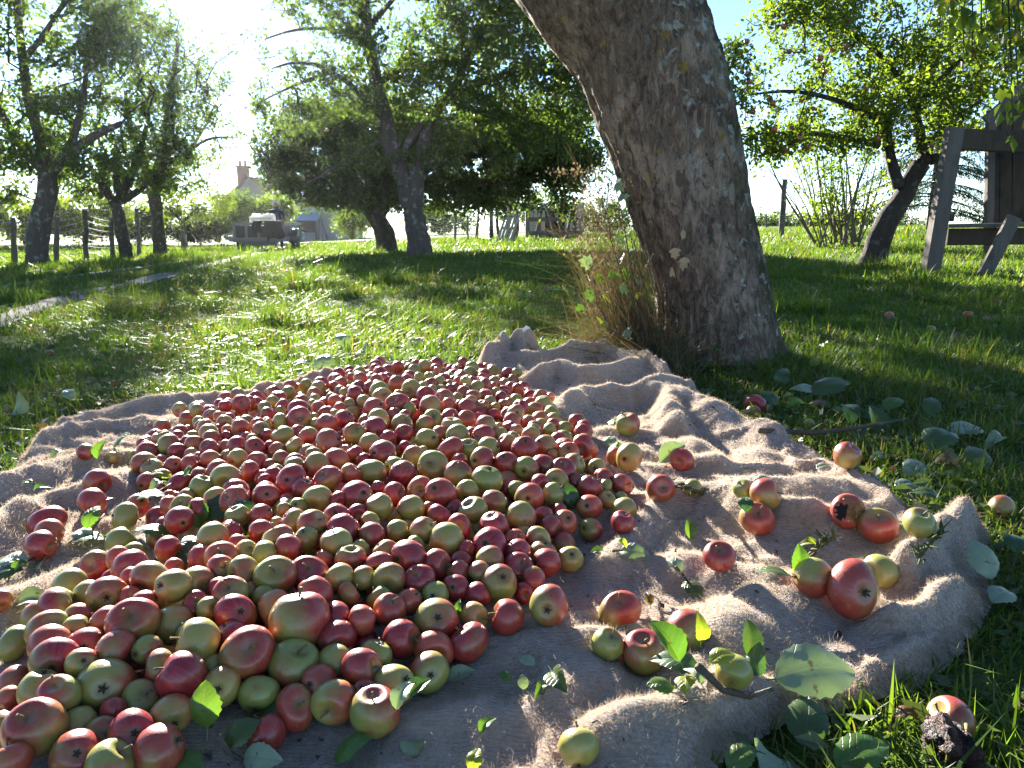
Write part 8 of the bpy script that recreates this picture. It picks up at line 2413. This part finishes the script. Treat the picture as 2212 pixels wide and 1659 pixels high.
twig(385, 1035, [(300, 1098, .05), (345, 1060, .06), (392, 1030, .06)], .003, [(318, 1078, 75, 200, 'p', 0, 10, 10, .06), (350, 1035, 48, 185, 'y', 1, 30, 0, .06), (405, 1028, 34, 30, 'g', 5, 50, 0, .07), (340, 1060, 50, 250, 'p', 2, 20, 0, .05)], 'thin twig with a yellow-rimmed leaf on the left of the heap')
twig(1545, 1465, [(1508, 1440, .055), (1530, 1460, .04), (1560, 1490, .02), (1620, 1505, .012), (1670, 1488, .02)], .006, [(1765, 1458, 195, 8, 'p', 0, 4, 16, .04), (1436, 1410, 110, 130, 'g', 4, 35, 0, .05), (1460, 1440, 110, 165, 'd', 0, 12, 0, .03), (1428, 1490, 66, 185, 'g', 5, 22, 0, .03), (1480, 1488, 66, 250, 'y', 1, 30, 15, .035), (1512, 1380, 60, 95, 'y', 2, 70, 0, .06), (1615, 1400, 80, 80, 'd', 4, 45, 20, .03), (1560, 1425, 66, 20, 'y', 1, 15, 0, .05), (1630, 1440, 75, 60, 'd', 3, 25, 0, .03), (1500, 1470, 50, 130, 'p', 2, 30, 0, .05)], 'largest fallen leafy twig with a big pale leaf near the blanket front')
twig(1180, 1470, [(1170, 1500, .012), (1180, 1480, .02), (1190, 1450, .02)], .003, [(1137, 1430, 46, 150, 'p', 1, 12, 0, .02), (1206, 1478, 78, -70, 'd', 4, 14, 30, .03), (1090, 1468, 36, 165, 'g', 1, 30, 0, .02), (1130, 1482, 34, 100, 'p', 5, 40, 0, .02), (1168, 1495, 42, 235, 'g', 2, 20, 0, .02)], 'five-leaved twig lying on the bare blanket right of the heap')
twig(1480, 1245, [(1460, 1225, .02), (1478, 1245, .02), (1490, 1265, .015)], .003, [(1455, 1228, 55, 120, 'p', 4, 14, 0, .015), (1496, 1272, 60, -60, 'd', 5, 6, 0, .012)], 'two-leaved twig between the upright-stemmed apple and the group of four')
twig(1745, 1195, [(1725, 1235, .02), (1752, 1195, .035), (1775, 1172, .04), (1790, 1165, .04)], .006, [(1668, 1242, 85, 165, 'd', 0, 10, 20, .02), (1722, 1230, 66, 70, 'g', 4, 55, 20, .03), (1745, 1182, 45, 170, 'y', 2, 15, 0, .03)], 'mossy twig with dark leaves behind the largest apple on the right', True)
twig(2010, 1170, [(1985, 1200, .03), (2010, 1172, .05), (2035, 1145, .06)], .005, [], 'short lichen-crusted twig on the raised blanket corner', True)
twig(1495, 1058, [(1455, 1048, .02), (1490, 1055, .03), (1530, 1070, .02), (1552, 1074, .015)], .005, [], 'dark mossy twig beside the russet-red apple', True)
twig(1360, 1195, [(1325, 1190, .02), (1345, 1188, .015)], .003, [(1370, 1197, 72, -10, 'p', 0, 10, 15, .02), (1338, 1180, 40, 150, 'y', 2, 20, 0, .02), (1290, 1195, 36, 200, 'd', 4, 15, 0, .015)], 'twig with one pale grey leaf right of the heap')
twig(1880, 905, [(1640, 930, .02), (1760, 935, .05), (1850, 925, .06), (1960, 905, .05)], .009, [(1830, 905, 70, 85, 'd', 2, 30, 0, .03), (1885, 925, 80, 80, 'd', 4, 34, 20, .02), (1735, 845, 60, 150, 'p', 1, 10, 0, .05), (1790, 850, 90, 15, 'd', 5, 25, 0, .05), (1985, 1018, 85, 20, 'p', 1, 6, 10, .02), (1900, 988, 50, 200, 'p', 0, 5, 0, .02), (2090, 935, 90, 5, 'p', 0, 8, 0, .03), (2030, 960, 95, 40, 'd', 1, 20, 0, .04), (1690, 835, 60, 60, 'd', 2, 50, 0, .03), (1810, 850, 80, 20, 'g', 4, 18, 0, .04), (1770, 875, 50, 140, 'b', 1, 8, 0, .03), (1850, 950, 64, 250, 'd', 2, 12, 0, .02), (1930, 880, 60, 30, 'g', 0, 20, 0, .03), (1960, 1050, 60, 10, 'p', 0, 6, 0, .015), (1720, 880, 54, 200, 'g', 4, 10, 0, .02), (2050, 1010, 60, 330, 'b', 2, 10, 0, .02), (1880, 1040, 50, 160, 'd', 0, 10, 0, .02), (2110, 1000, 70, 90, 'd', 5, 25, 0, .02), (1660, 870, 56, 120, 'd', 1, 30, 0, .03), (2150, 960, 60, 200, 'p', 2, 10, 0, .02), (2010, 890, 60, 60, 'd', 0, 30, 0, .03)], 'broken leafy branch lying in the shaded grass right of the blanket')
loose = [(757, 1638, 95, 12, 'g', 5, 38, -10, 'bright green leaf lit from behind at the bottom edge'), (998, 1466, 66, 25, 'p', 4, 14, 0, 'limp grey leaf at the right tip of the heap'), (872, 1518, 70, 60, 'p', 2, 38, 0, 'curled dry leaf beside the foremost apple'),
         (905, 1495, 66, 40, 'd', 4, 20, 0, 'dark leaf tucked under the front right apples'), (893, 1612, 66, -15, 'p', 3, 8, 10, 'wilted pale leaf below the foremost apple'), (1052, 1575, 46, 45, 'g', 2, 32, 0, 'narrow bright leaf standing on the blanket front'), (1025, 1650, 50, 70, 'y', 1, 30, 0, 'yellow leaf cut by the bottom edge'),
         (1360, 1366, 90, 8, 'p', 0, 6, 0, 'grey leaf lying under the group of four'), (1400, 1300, 34, 100, 'b', 4, 30, 0, 'crumpled brown leaf above the group of four'), (1488, 1158, 46, 100, 'g', 4, 50, 0, 'small green leaf above the upright-stemmed apple'),
         (1452, 995, 78, 25, 'p', 4, 30, 25, 'curved pale leaf leaning on a red apple'), (1330, 916, 46, 185, 'g', 1, 12, 10, 'green leaf in front of the long-stemmed apple'), (1318, 957, 42, 60, 'p', 5, 20, 0, 'rounded grey leaf on the upper blanket'), (1330, 972, 40, 150, 'g', 2, 12, 0, 'narrow leaf below the rounded grey one'),
         (1092, 1048, 52, 35, 'g', 4, 40, 0, 'bright leaf shading the middle right of the heap'), (1232, 1088, 60, 110, 'd', 0, 55, 0, 'dark leaf upright on the right of the heap'), (628, 1043, 34, 60, 'y', 5, 55, 0, 'small glowing yellow leaf in the heap'), (262, 970, 56, 10, 'g', 5, 50, 0, 'round leaf glowing green on the left of the blanket'),
         (220, 986, 44, 70, 'g', 4, 48, 0, 'pointed green leaf beside the glowing round leaf'), (130, 985, 40, 60, 'p', 2, 8, 0, 'shrivelled leaf on the far left folds'), (60, 1045, 30, 10, 'g', 0, 12, 0, 'small green leaf flat on the left folds'), (90, 1062, 32, 30, 'g', 2, 25, 0, 'narrow green leaf standing on the left folds'),
         (1118, 888, 36, 80, 'g', 4, 60, 0, 'pointed green leaf at the rear right of the heap'), (985, 812, 38, 40, 'p', 1, 40, 0, 'grey-green leaf at the back of the heap'), (1040, 842, 30, 100, 'y', 5, 55, 0, 'yellow-green round leaf at the back of the heap'), (770, 1285, 56, 160, 'd', 5, 20, 0, 'dark round leaf between apples in the lower heap'),
         (990, 1325, 34, 80, 'g', 2, 65, 0, 'slim leaf upright between two front apples'), (440, 1333, 50, 5, 'g', 0, 25, 0, 'bright leaf under the front left apples'), (80, 1310, 90, 20, 'p', 2, 6, 0, 'long straw-coloured leaf at the left of the heap'), (1610, 1095, 50, 75, 'd', 1, 25, 0, 'dark leaf beside the two-toned apple'), (1645, 1040, 38, 20, 'p', 0, 20, 0, 'grey leaf behind the two-toned apple'), (1955, 1145, 46, 10, 'p', 1, 8, 0, 'pale leaf between the two far right apples')]
for (x, y, L, a, t, s, ti, ro, lab) in loose:
    put_leaf(x, y, L, rd(a), t, s, rd(ti), rd(ro), .05 if float(heap_in(*gnd(x, y)[:2])) > 0 else .012, None, 'fallen_leaf', lab)
gl = [(2120, 1235, 86, 100, 'p', 5, 42, 0, 'big round grey leaf beside the blanket corner'), (2165, 1290, 70, 30, 'p', 1, 10, 0, 'pale leaf below the big round one'), (1742, 1572, 120, 70, 'd', 5, 20, 0, 'large dark round leaf in the grass under the blanket edge'), (1862, 1642, 130, 20, 'g', 0, 16, 0, 'broad green leaf at the bottom edge of the grass'),
      (1665, 1640, 90, 150, 'p', 3, 12, 0, 'torn pale leaf at the bottom edge'), (1600, 1648, 80, 30, 'g', 1, 25, 0, 'green leaf at the bottom by the blanket front'), (1960, 1545, 50, 10, 'b', 1, 10, 0, 'reddish brown leaf in the grass by the rotten apple'), (560, 745, 30, 10, 'b', 3, 30, 0, 'rusty brown leaf in the grass behind the heap'),
      (625, 760, 34, 60, 'b', 4, 30, 0, 'orange-brown curled leaf in the sunny grass'), (700, 795, 62, 90, 'p', 5, 30, 0, 'big grey-green leaf at the back edge of the blanket'), (740, 748, 50, 120, 'p', 1, 40, 0, 'upright grey leaf in the grass behind the blanket'), (650, 790, 46, 20, 'd', 0, 15, 0, 'dark leaf at the back edge of the blanket'),
      (780, 760, 44, 30, 'p', 3, 20, 0, 'pale leaf in the grass left of the weed clump'), (905, 745, 40, 60, 'p', 0, 30, 0, 'light leaf near the soil patch behind the blanket'), (300, 785, 30, 20, 'b', 2, 10, 0, 'dark brown leaf in the grass left of the heap'), (150, 860, 44, 140, 'p', 0, 25, 0, 'grey leaf in the grass at the blanket back left'),
      (40, 890, 50, 80, 'p', 3, 40, 0, 'tilted leaf in the grass at the left edge'), (1780, 1010, 40, 15, 'p', 0, 8, 0, 'small pale leaf by the red-capped apple'), (2000, 1070, 60, 160, 'd', 0, 10, 0, 'dark leaf in the shade near the blanket corner'), (2190, 1180, 60, 70, 'd', 1, 20, 0, 'dark leaf at the right edge'), (1760, 790, 30, 40, 'y', 1, 30, 0, 'yellow leaf in the sun right of the trunk'), (1840, 770, 34, 10, 'y', 0, 12, 0, 'golden leaf flat in the grass right of the trunk'),
      (2060, 735, 36, 30, 'b', 3, 15, 0, 'brown leaf in the shaded lawn far right'), (1930, 690, 30, 0, 'b', 1, 10, 0, 'russet leaf in the shaded lawn')]
for (x, y, L, a, t, s, ti, ro, lab) in gl: put_leaf(x, y, L, rd(a), t, s, rd(ti), rd(ro), .03, None, 'fallen_leaf', lab, 'loose leaves in the grass')

# ---- windfalls in the lawn to the right and behind
wf = [(1920, 692, 11, 'o', 'in the lawn right of the trunk, largest of the row'), (1790, 660, 8, 'o', 'far out in the shaded lawn'), (1880, 632, 6, 'y', 'rearmost in the shaded lawn'), (1960, 640, 6, 'o', 'in the shaded lawn before the leaning tree'), (2050, 650, 7, 'y', 'in the shaded lawn left of the timber prop'), (2150, 660, 8, 'o', 'in the shaded lawn below the timber prop'), (2180, 632, 7, 'R', 'nearest the timber prop foot'),
      (1702, 735, 14, 'y', 'touching the right foot of the trunk'), (1760, 632, 6, 'r', 'in the shade just right of the trunk'), (2010, 720, 9, 'y', 'half hidden in the long grass on the right'), (2090, 690, 9, 'o', 'in the right lawn'), (108, 772, 8, 'R', 'in the sunny grass at the left'), (810, 690, 7, 'r', 'in the lit grass behind the heap'), (2130, 700, 8, 'R', 'at the right edge of the lawn')]
for k, (x, y, r, c, lab) in enumerate(wf):
    p = hit(x, y, .0); dd = np.linalg.norm(p); rad = max(.024, min(.036, r * dd / 1659)); o = bpy.data.objects.new('apple', APM[k % 8]); COL.objects.link(o); o.location = (p[0], p[1], p[2] + rad * .8); o.scale = (rad, rad, rad); q = random.Random(k); o.rotation_euler = (q.uniform(-1, 1), q.uniform(-1, 1), q.uniform(0, 6)); o.color = apple_color(c, q)
    tag(o, {'R': 'red', 'r': 'red-green', 'o': 'orange-red', 'y': 'yellow'}[c] + ' windfall apple ' + lab, 'apple', 'windfall apples in the grass')

# ---- litter too fine to count
def litter(n):
    rng = np.random.default_rng(21); y = rng.uniform(.8, 5.5, n) ** 1.0; x = rng.uniform(-1, 1, n) * (.72 * y + .3); d = seg_dist(x, y, BL_OUT, True); ins = inside(x, y, BL_OUT)
    near = np.exp(-np.hypot(x - TRUNK_XY[0], y - TRUNK_XY[1]) / 1.4); k = ~ins & (d > .02) & (rng.uniform(0, 1, n) < .35 + .6 * near + .3 * (d < .35)); x, y = x[k], y[k]; n = len(x)
    P = np.stack([x, y, terrain(x, y) + rng.uniform(.008, .04, n)], 1); a = rng.uniform(0, 6.283, n); D = np.stack([np.cos(a), np.sin(a), rng.normal(0, .25, n)], 1)
    V = leaf_cloud(P, D * 2, .045, rng, .2, .3); T = (np.array([[0, 1, 2], [0, 2, 3]])[None] + (np.arange(n) * 4)[:, None, None]).reshape(-1, 3)
    return mesh_tris('leaf_litter', V.reshape(-1, 3), T, False, {'rnd': ('FLOAT', np.repeat(rng.uniform(0, 1, n), 4))})
M_LITTER = leafmat('leaf_litter', (.05, .085, .03), (.13, .15, .07), (.12, .065, .03), .3, .5)
tag(link('leaf_litter', litter(6500), M_LITTER), 'small fallen leaves scattered through the grass', 'leaves', None, 'stuff')
def crumbs(n):
    rng = np.random.default_rng(22); y = rng.uniform(.75, 3.2, n); x = rng.uniform(-1, 1, n) * (.7 * y); k = inside(x, y, BL_OUT); x, y = x[k], y[k]; mb = MB()
    for px, py in zip(x, y):
        s = rng.uniform(.002, .006); c = np.array([px, py, float(blanket(px, py)) + .006]); V = c + rng.normal(0, s, (5, 3)) * [1, 1, .4]; mb.add(V, [(0, 1, 2), (0, 2, 3), (0, 3, 4), (1, 2, 4)])
    return mb
_c = crumbs(420).build('bark_crumbs', M_TWIG); tag(_c, 'dark bark crumbs and moss specks strewn on the blanket', 'crumbs', None, 'stuff')

# ---- dry weeds at the foot of the trunk
M_STRAW = leafmat('dry_straw', (.050, .036, .018), (.150, .110, .055), (.06, .09, .02), .35, .6, (1.2, 1.1, .8)); M_SEED = leafmat('seed_heads', (.10, .08, .04), (.24, .19, .10), None, .35, .7, (1.1, 1, .8))
def off_cloth(b):
    while bool(inside(np.array(b[0]), np.array(b[1]), BL_OUT)): b[1] += .03
    b[1] += .02; b[2] = float(terrain(b[0], b[1])); return b
def weeds():
    rng = np.random.default_rng(33); root = empty('dry_weeds', hit(1380, 800)); tag(root, 'tall clump of dry straw-coloured weeds at the left foot of the trunk', 'weeds')
    V, T, Rn = [], [], []; n0 = 0
    def blade(P, w, r):
        nonlocal n0
        P = np.array(P); m = len(P); sd = rng.normal(0, 1, 3); t = P[-1] - P[0]; s = np.cross(t, sd); s /= np.linalg.norm(s) + 1e-9
        for i in range(m): ww = w * (1 - .8 * i / (m - 1)); V.extend([P[i] - s * ww, P[i] + s * ww])
        for i in range(m - 1): a = n0 + 2 * i; T.extend([(a, a + 1, a + 3), (a, a + 3, a + 2)])
        Rn.extend([r] * (2 * m)); n0 += 2 * m
    for k in range(2000):
        x = rng.normal(1395, 50); y = rng.uniform(768, 845); x = min(x, 1500); b = off_cloth(hit(x, y)); H = abs(rng.normal(.15, .09)) + .05; a = rng.uniform(0, 6.283); ln = abs(rng.normal(.35, .35)); bend = rng.uniform(.2, 1.3)
        P = [b + np.array([math.cos(a) * ln * H * f * (1 + bend * f), math.sin(a) * ln * H * f * (1 + bend * f), H * (f - .4 * bend * f ** 2.2)]) for f in np.linspace(0, 1, 6)]; blade(P, rng.uniform(.0012, .0028), rng.uniform(0, .9) if rng.random() < .72 else .97)
    for k in range(1300):
        x0 = rng.normal(1385, 34); b = off_cloth(hit(x0, rng.uniform(765, 800))); top = 800 - abs(rng.normal(190, 140)); x1 = 1372 + rng.normal(-30, 48) + (x0 - 1372) * .5 - (800 - top) * .10; x1 = min(x1, 1392 + (700 - top) * -.10)
        t = at(x1, top, b[1] + rng.normal(0, .10)); side = rng.normal(0, .05, 3); hook = rng.uniform(0, .16)
        P = [b + (t - b) * f + side * math.sin(f * math.pi) + np.array([rng.normal(-.5, 1) * hook * f ** 4, 0, -hook * f ** 5]) for f in np.linspace(0, 1, 9)]; blade(P, rng.uniform(.0012, .0028), rng.uniform(0, .9) if rng.random() < .8 else .97)
    for k in range(150):
        b = at(rng.normal(1345, 40), rng.uniform(560, 790), TRUNK_Y - .3 + rng.normal(0, .08)); a = rng.uniform(0, 6.283); L = rng.uniform(.08, .28); P = [b + np.array([math.cos(a) * L * f, rng.normal(0, .01), math.sin(a) * L * f * .6 - .25 * L * f * f]) for f in np.linspace(0, 1, 6)]; blade(P, .0011, rng.uniform(0, .9))
    Dq = TRUNK_Y - .35
    for P in ([(1310, 790), (1262, 690), (1215, 640), (1180, 660), (1168, 740)], [(1300, 800), (1215, 610), (1270, 540)], [(1250, 560), (1190, 600), (1165, 650)]): blade([at(x, y, Dq) for x, y in P], .0032, .5)
    under(link('stalks', mesh_tris('stalks', V, T, False, {'rnd': ('FLOAT', np.array(Rn))}), M_STRAW), root)
    LP = []; 
    for (cx, cy, sx, sy, n) in ((1290, 440, 20, 45, 260), (1268, 490, 16, 50, 200), (1245, 375, 32, 8, 120), (1305, 395, 26, 14, 130), (1310, 520, 26, 60, 260)):
        for q in range(n): LP.append(at(cx + rng.normal(0, sx), cy + rng.normal(0, sy), TRUNK_Y - .25 + rng.normal(0, .09)))
    LP = np.array(LP); W = leaf_cloud(LP, np.tile([0, 0, 1.0], (len(LP), 1)), .016, rng); n = len(W); under(link('seed_heads', mesh_tris('seed_heads', W.reshape(-1, 3), (np.array([[0, 1, 2], [0, 2, 3]])[None] + (np.arange(n) * 4)[:, None, None]).reshape(-1, 3), False, {'rnd': ('FLOAT', np.repeat(rng.uniform(0, 1, n), 4))}), M_SEED), root)
weeds()
# ---- ivy and bramble leaves climbing the left flank
def ivy_leaf(seed):
    pts = [(0, 0), (.10, .30), (.30, .52), (.42, .30), (.70, .36), (.74, .16), (1.0, 0)]; V = [(x, y, .25 * y * y - .12 * x * x) for x, y in pts] + [(x, -y, .25 * y * y - .12 * x * x) for x, y in pts[1:-1]] + [(.5, 0, .03)]
    n = 7; c = len(V) - 1; ring = list(range(7)) + list(range(11, 6, -1)); F = [(c, ring[i], ring[(i + 1) % 12]) for i in range(12)]; me = bpy.data.meshes.new('leaf'); me.from_pydata(V, [], F); me.update(); return me
IV = {t: ivy_leaf(1) for t in 'gdpyb'}
for t in IV: IV[t].materials.append(ML[t])
M_DEADLEAF = plain('dead_ivy_leaf', (.36, .25, .14), .8, .2, 8); _dl = ivy_leaf(2); _dl.materials.append(M_DEADLEAF)
def ivy():
    rng = random.Random(4); root = empty('ivy_plant', hit(1370, 790)); tag(root, 'green climbing leaves on thin stems along the left flank of the trunk', 'climbing plant')
    stems = [[(1385, 790), (1360, 700), (1345, 600), (1320, 520), (1310, 440), (1318, 380)], [(1370, 790), (1330, 720), (1290, 660), (1282, 600)], [(1390, 780), (1378, 640), (1360, 560), (1345, 470), (1330, 410)], [(1400, 790), (1395, 690), (1385, 600), (1370, 520)]]
    for s in stems: mb = MB(); mb.tube([at(x, y, TRUNK_Y - .2 - .012 * i) for i, (x, y) in enumerate(s)], np.linspace(.005, .002, len(s)), 6); under(mb.build('stem', M_TWIG, None, True), root)
    spots = [(1315, 372, 34, 'g'), (1330, 395, 40, 'g'), (1300, 385, 30, 'y'), (1335, 430, 36, 'g'), (1345, 455, 40, 'g'), (1312, 455, 30, 'y'), (1352, 490, 34, 'g'), (1330, 520, 34, 'g'), (1345, 560, 40, 'd'), (1320, 560, 34, 'p'), (1360, 590, 40, 'g'), (1338, 620, 36, 'g'), (1280, 570, 44, 'p'), (1268, 590, 40, 'p'), (1300, 600, 40, 'g'), (1285, 640, 40, 'd'), (1310, 650, 36, 'y'), (1340, 670, 36, 'd'), (1365, 660, 36, 'g'), (1300, 700, 36, 'd'), (1352, 710, 40, 'g'), (1290, 690, 30, 'y'), (1375, 610, 26, 'g'), (1372, 640, 26, 'y'), (1330, 590, 30, 'g'), (1260, 660, 30, 'd'), (1225, 800, 36, 'd'), (1245, 790, 36, 'g'), (1200, 815, 30, 'd'), (1560, 750, 24, 'd'), (1430, 720, 30, 'd'), (1440, 745, 30, 'd'), (1425, 760, 28, 'd'), (1460, 765, 26, 'd')]
    for (x, y, L, t) in spots:
        d = TRUNK_Y - .22 + rng.uniform(-.10, .08); p = at(x, y, d) if x < 1400 else trunk_front(x, y); s = L * .8 * d / 1659; o = bpy.data.objects.new('leaf', IV[t]); COL.objects.link(o); o.parent = root; o.matrix_parent_inverse = Matrix.Translation(-Vector(root.location)); o.location = p; o.scale = (s, s, s); o.rotation_euler = (rng.uniform(.6, 2.2), rng.uniform(-.6, .6), rng.uniform(0, 6.28))
    for k, (x, y, L) in enumerate(((1457, 535, 34), (1448, 580, 40), (1478, 555, 40), (1470, 505, 30))):
        p = trunk_front(x, y); s = L * .8 * p[1] / 1659; o = bpy.data.objects.new('dead_leaf', _dl); COL.objects.link(o); o.parent = root; o.matrix_parent_inverse = Matrix.Translation(-Vector(root.location)); o.location = p; o.scale = (s, s, s); o.rotation_euler = (1.5, rng.uniform(-.8, 1.6), .2 * k); o['label'] = 'dried buff leaf clinging to the bark'
ivy()
# ---- the near crown: leafy ends hanging into the top of the frame
def near_crown():
    rng = np.random.default_rng(55); LP, LD = [], []; mb = MB()
    ends = []
    for (P, r) in LIMBS_BIG:
        for k in range(12, 60, 3): ends.append((P[k], P[k] + np.array([rng.normal(0, .7), rng.normal(0, .8), rng.uniform(.1, .8)])))
    T0 = LIMBS_BIG[1][0][-1]
    for (x, y, d) in ((2190, 40, 4.4), (2120, 70, 4.3), (2060, 20, 4.5), (2205, 110, 4.2), (2150, 20, 4.3), (2100, 110, 4.5), (2030, 60, 4.7), (2200, 215, 4.2), (2170, 150, 4.3), (2080, 160, 4.6), (2190, 300, 4.3)): ends.append((T0 + np.array([0, 0, 0]), at(x, y, d)))
    T1 = LIMBS_BIG[0][0][-18]
    for (x, y, d) in ((1000, -60, 3.8), (1090, -50, 3.6)): ends.append((T1, at(x, y, d)))
    for a, b in ends:
        m = (a + b) / 2 + np.array([0, 0, .25]); P = [a * (1 - f) ** 2 + 2 * m * f * (1 - f) + b * f * f for f in np.linspace(0, 1, 8)]; mb.tube(P, np.linspace(.014, .003, 8), 5, False)
        for q in range(34): f = 1 - abs(rng.normal(0, .16)); f = max(.3, min(1, f)); i = int(f * 7 * .999); p = P[i] + (P[min(7, i + 1)] - P[i]) * rng.random(); LP.append(p + rng.normal(0, .035, 3)); LD.append(b - a)
    LD = np.array(LD); LD /= np.linalg.norm(LD, axis=1)[:, None]; W = leaf_cloud(np.array(LP), LD, .075, rng, droop=.3); n = len(W)
    under(mb.build('twigs', M_BARK_D), big_tree)
    under(link('crown', mesh_tris('crown', W.reshape(-1, 3), (np.array([[0, 1, 2], [0, 2, 3]])[None] + (np.arange(n) * 4)[:, None, None]).reshape(-1, 3), False, {'rnd': ('FLOAT', np.repeat(rng.uniform(0, 1, n), 4))}), M_LEAF_L), big_tree)
near_crown()

# ================================================================ HAZE VOLUME ADDED FOR SUN GLARE
def haze():
    mb = MB(); mb.box((0, 182, 4.75), (880, 506, 12.5)); m = bpy.data.materials.new('haze'); m.use_nodes = True; t = m.node_tree; t.nodes.clear()
    o = t.nodes.new('ShaderNodeOutputMaterial'); v = t.nodes.new('ShaderNodeVolumePrincipled'); v.inputs['Color'].default_value = (.92, .95, 1, 1); v.inputs['Density'].default_value = .00013; v.inputs['Anisotropy'].default_value = .76
    t.links.new(v.outputs[0], o.inputs['Volume']); ob = mb.build('haze', m); tag(ob, 'thin haze volume added for the sun glare veil', 'haze', None, 'stuff')
haze()
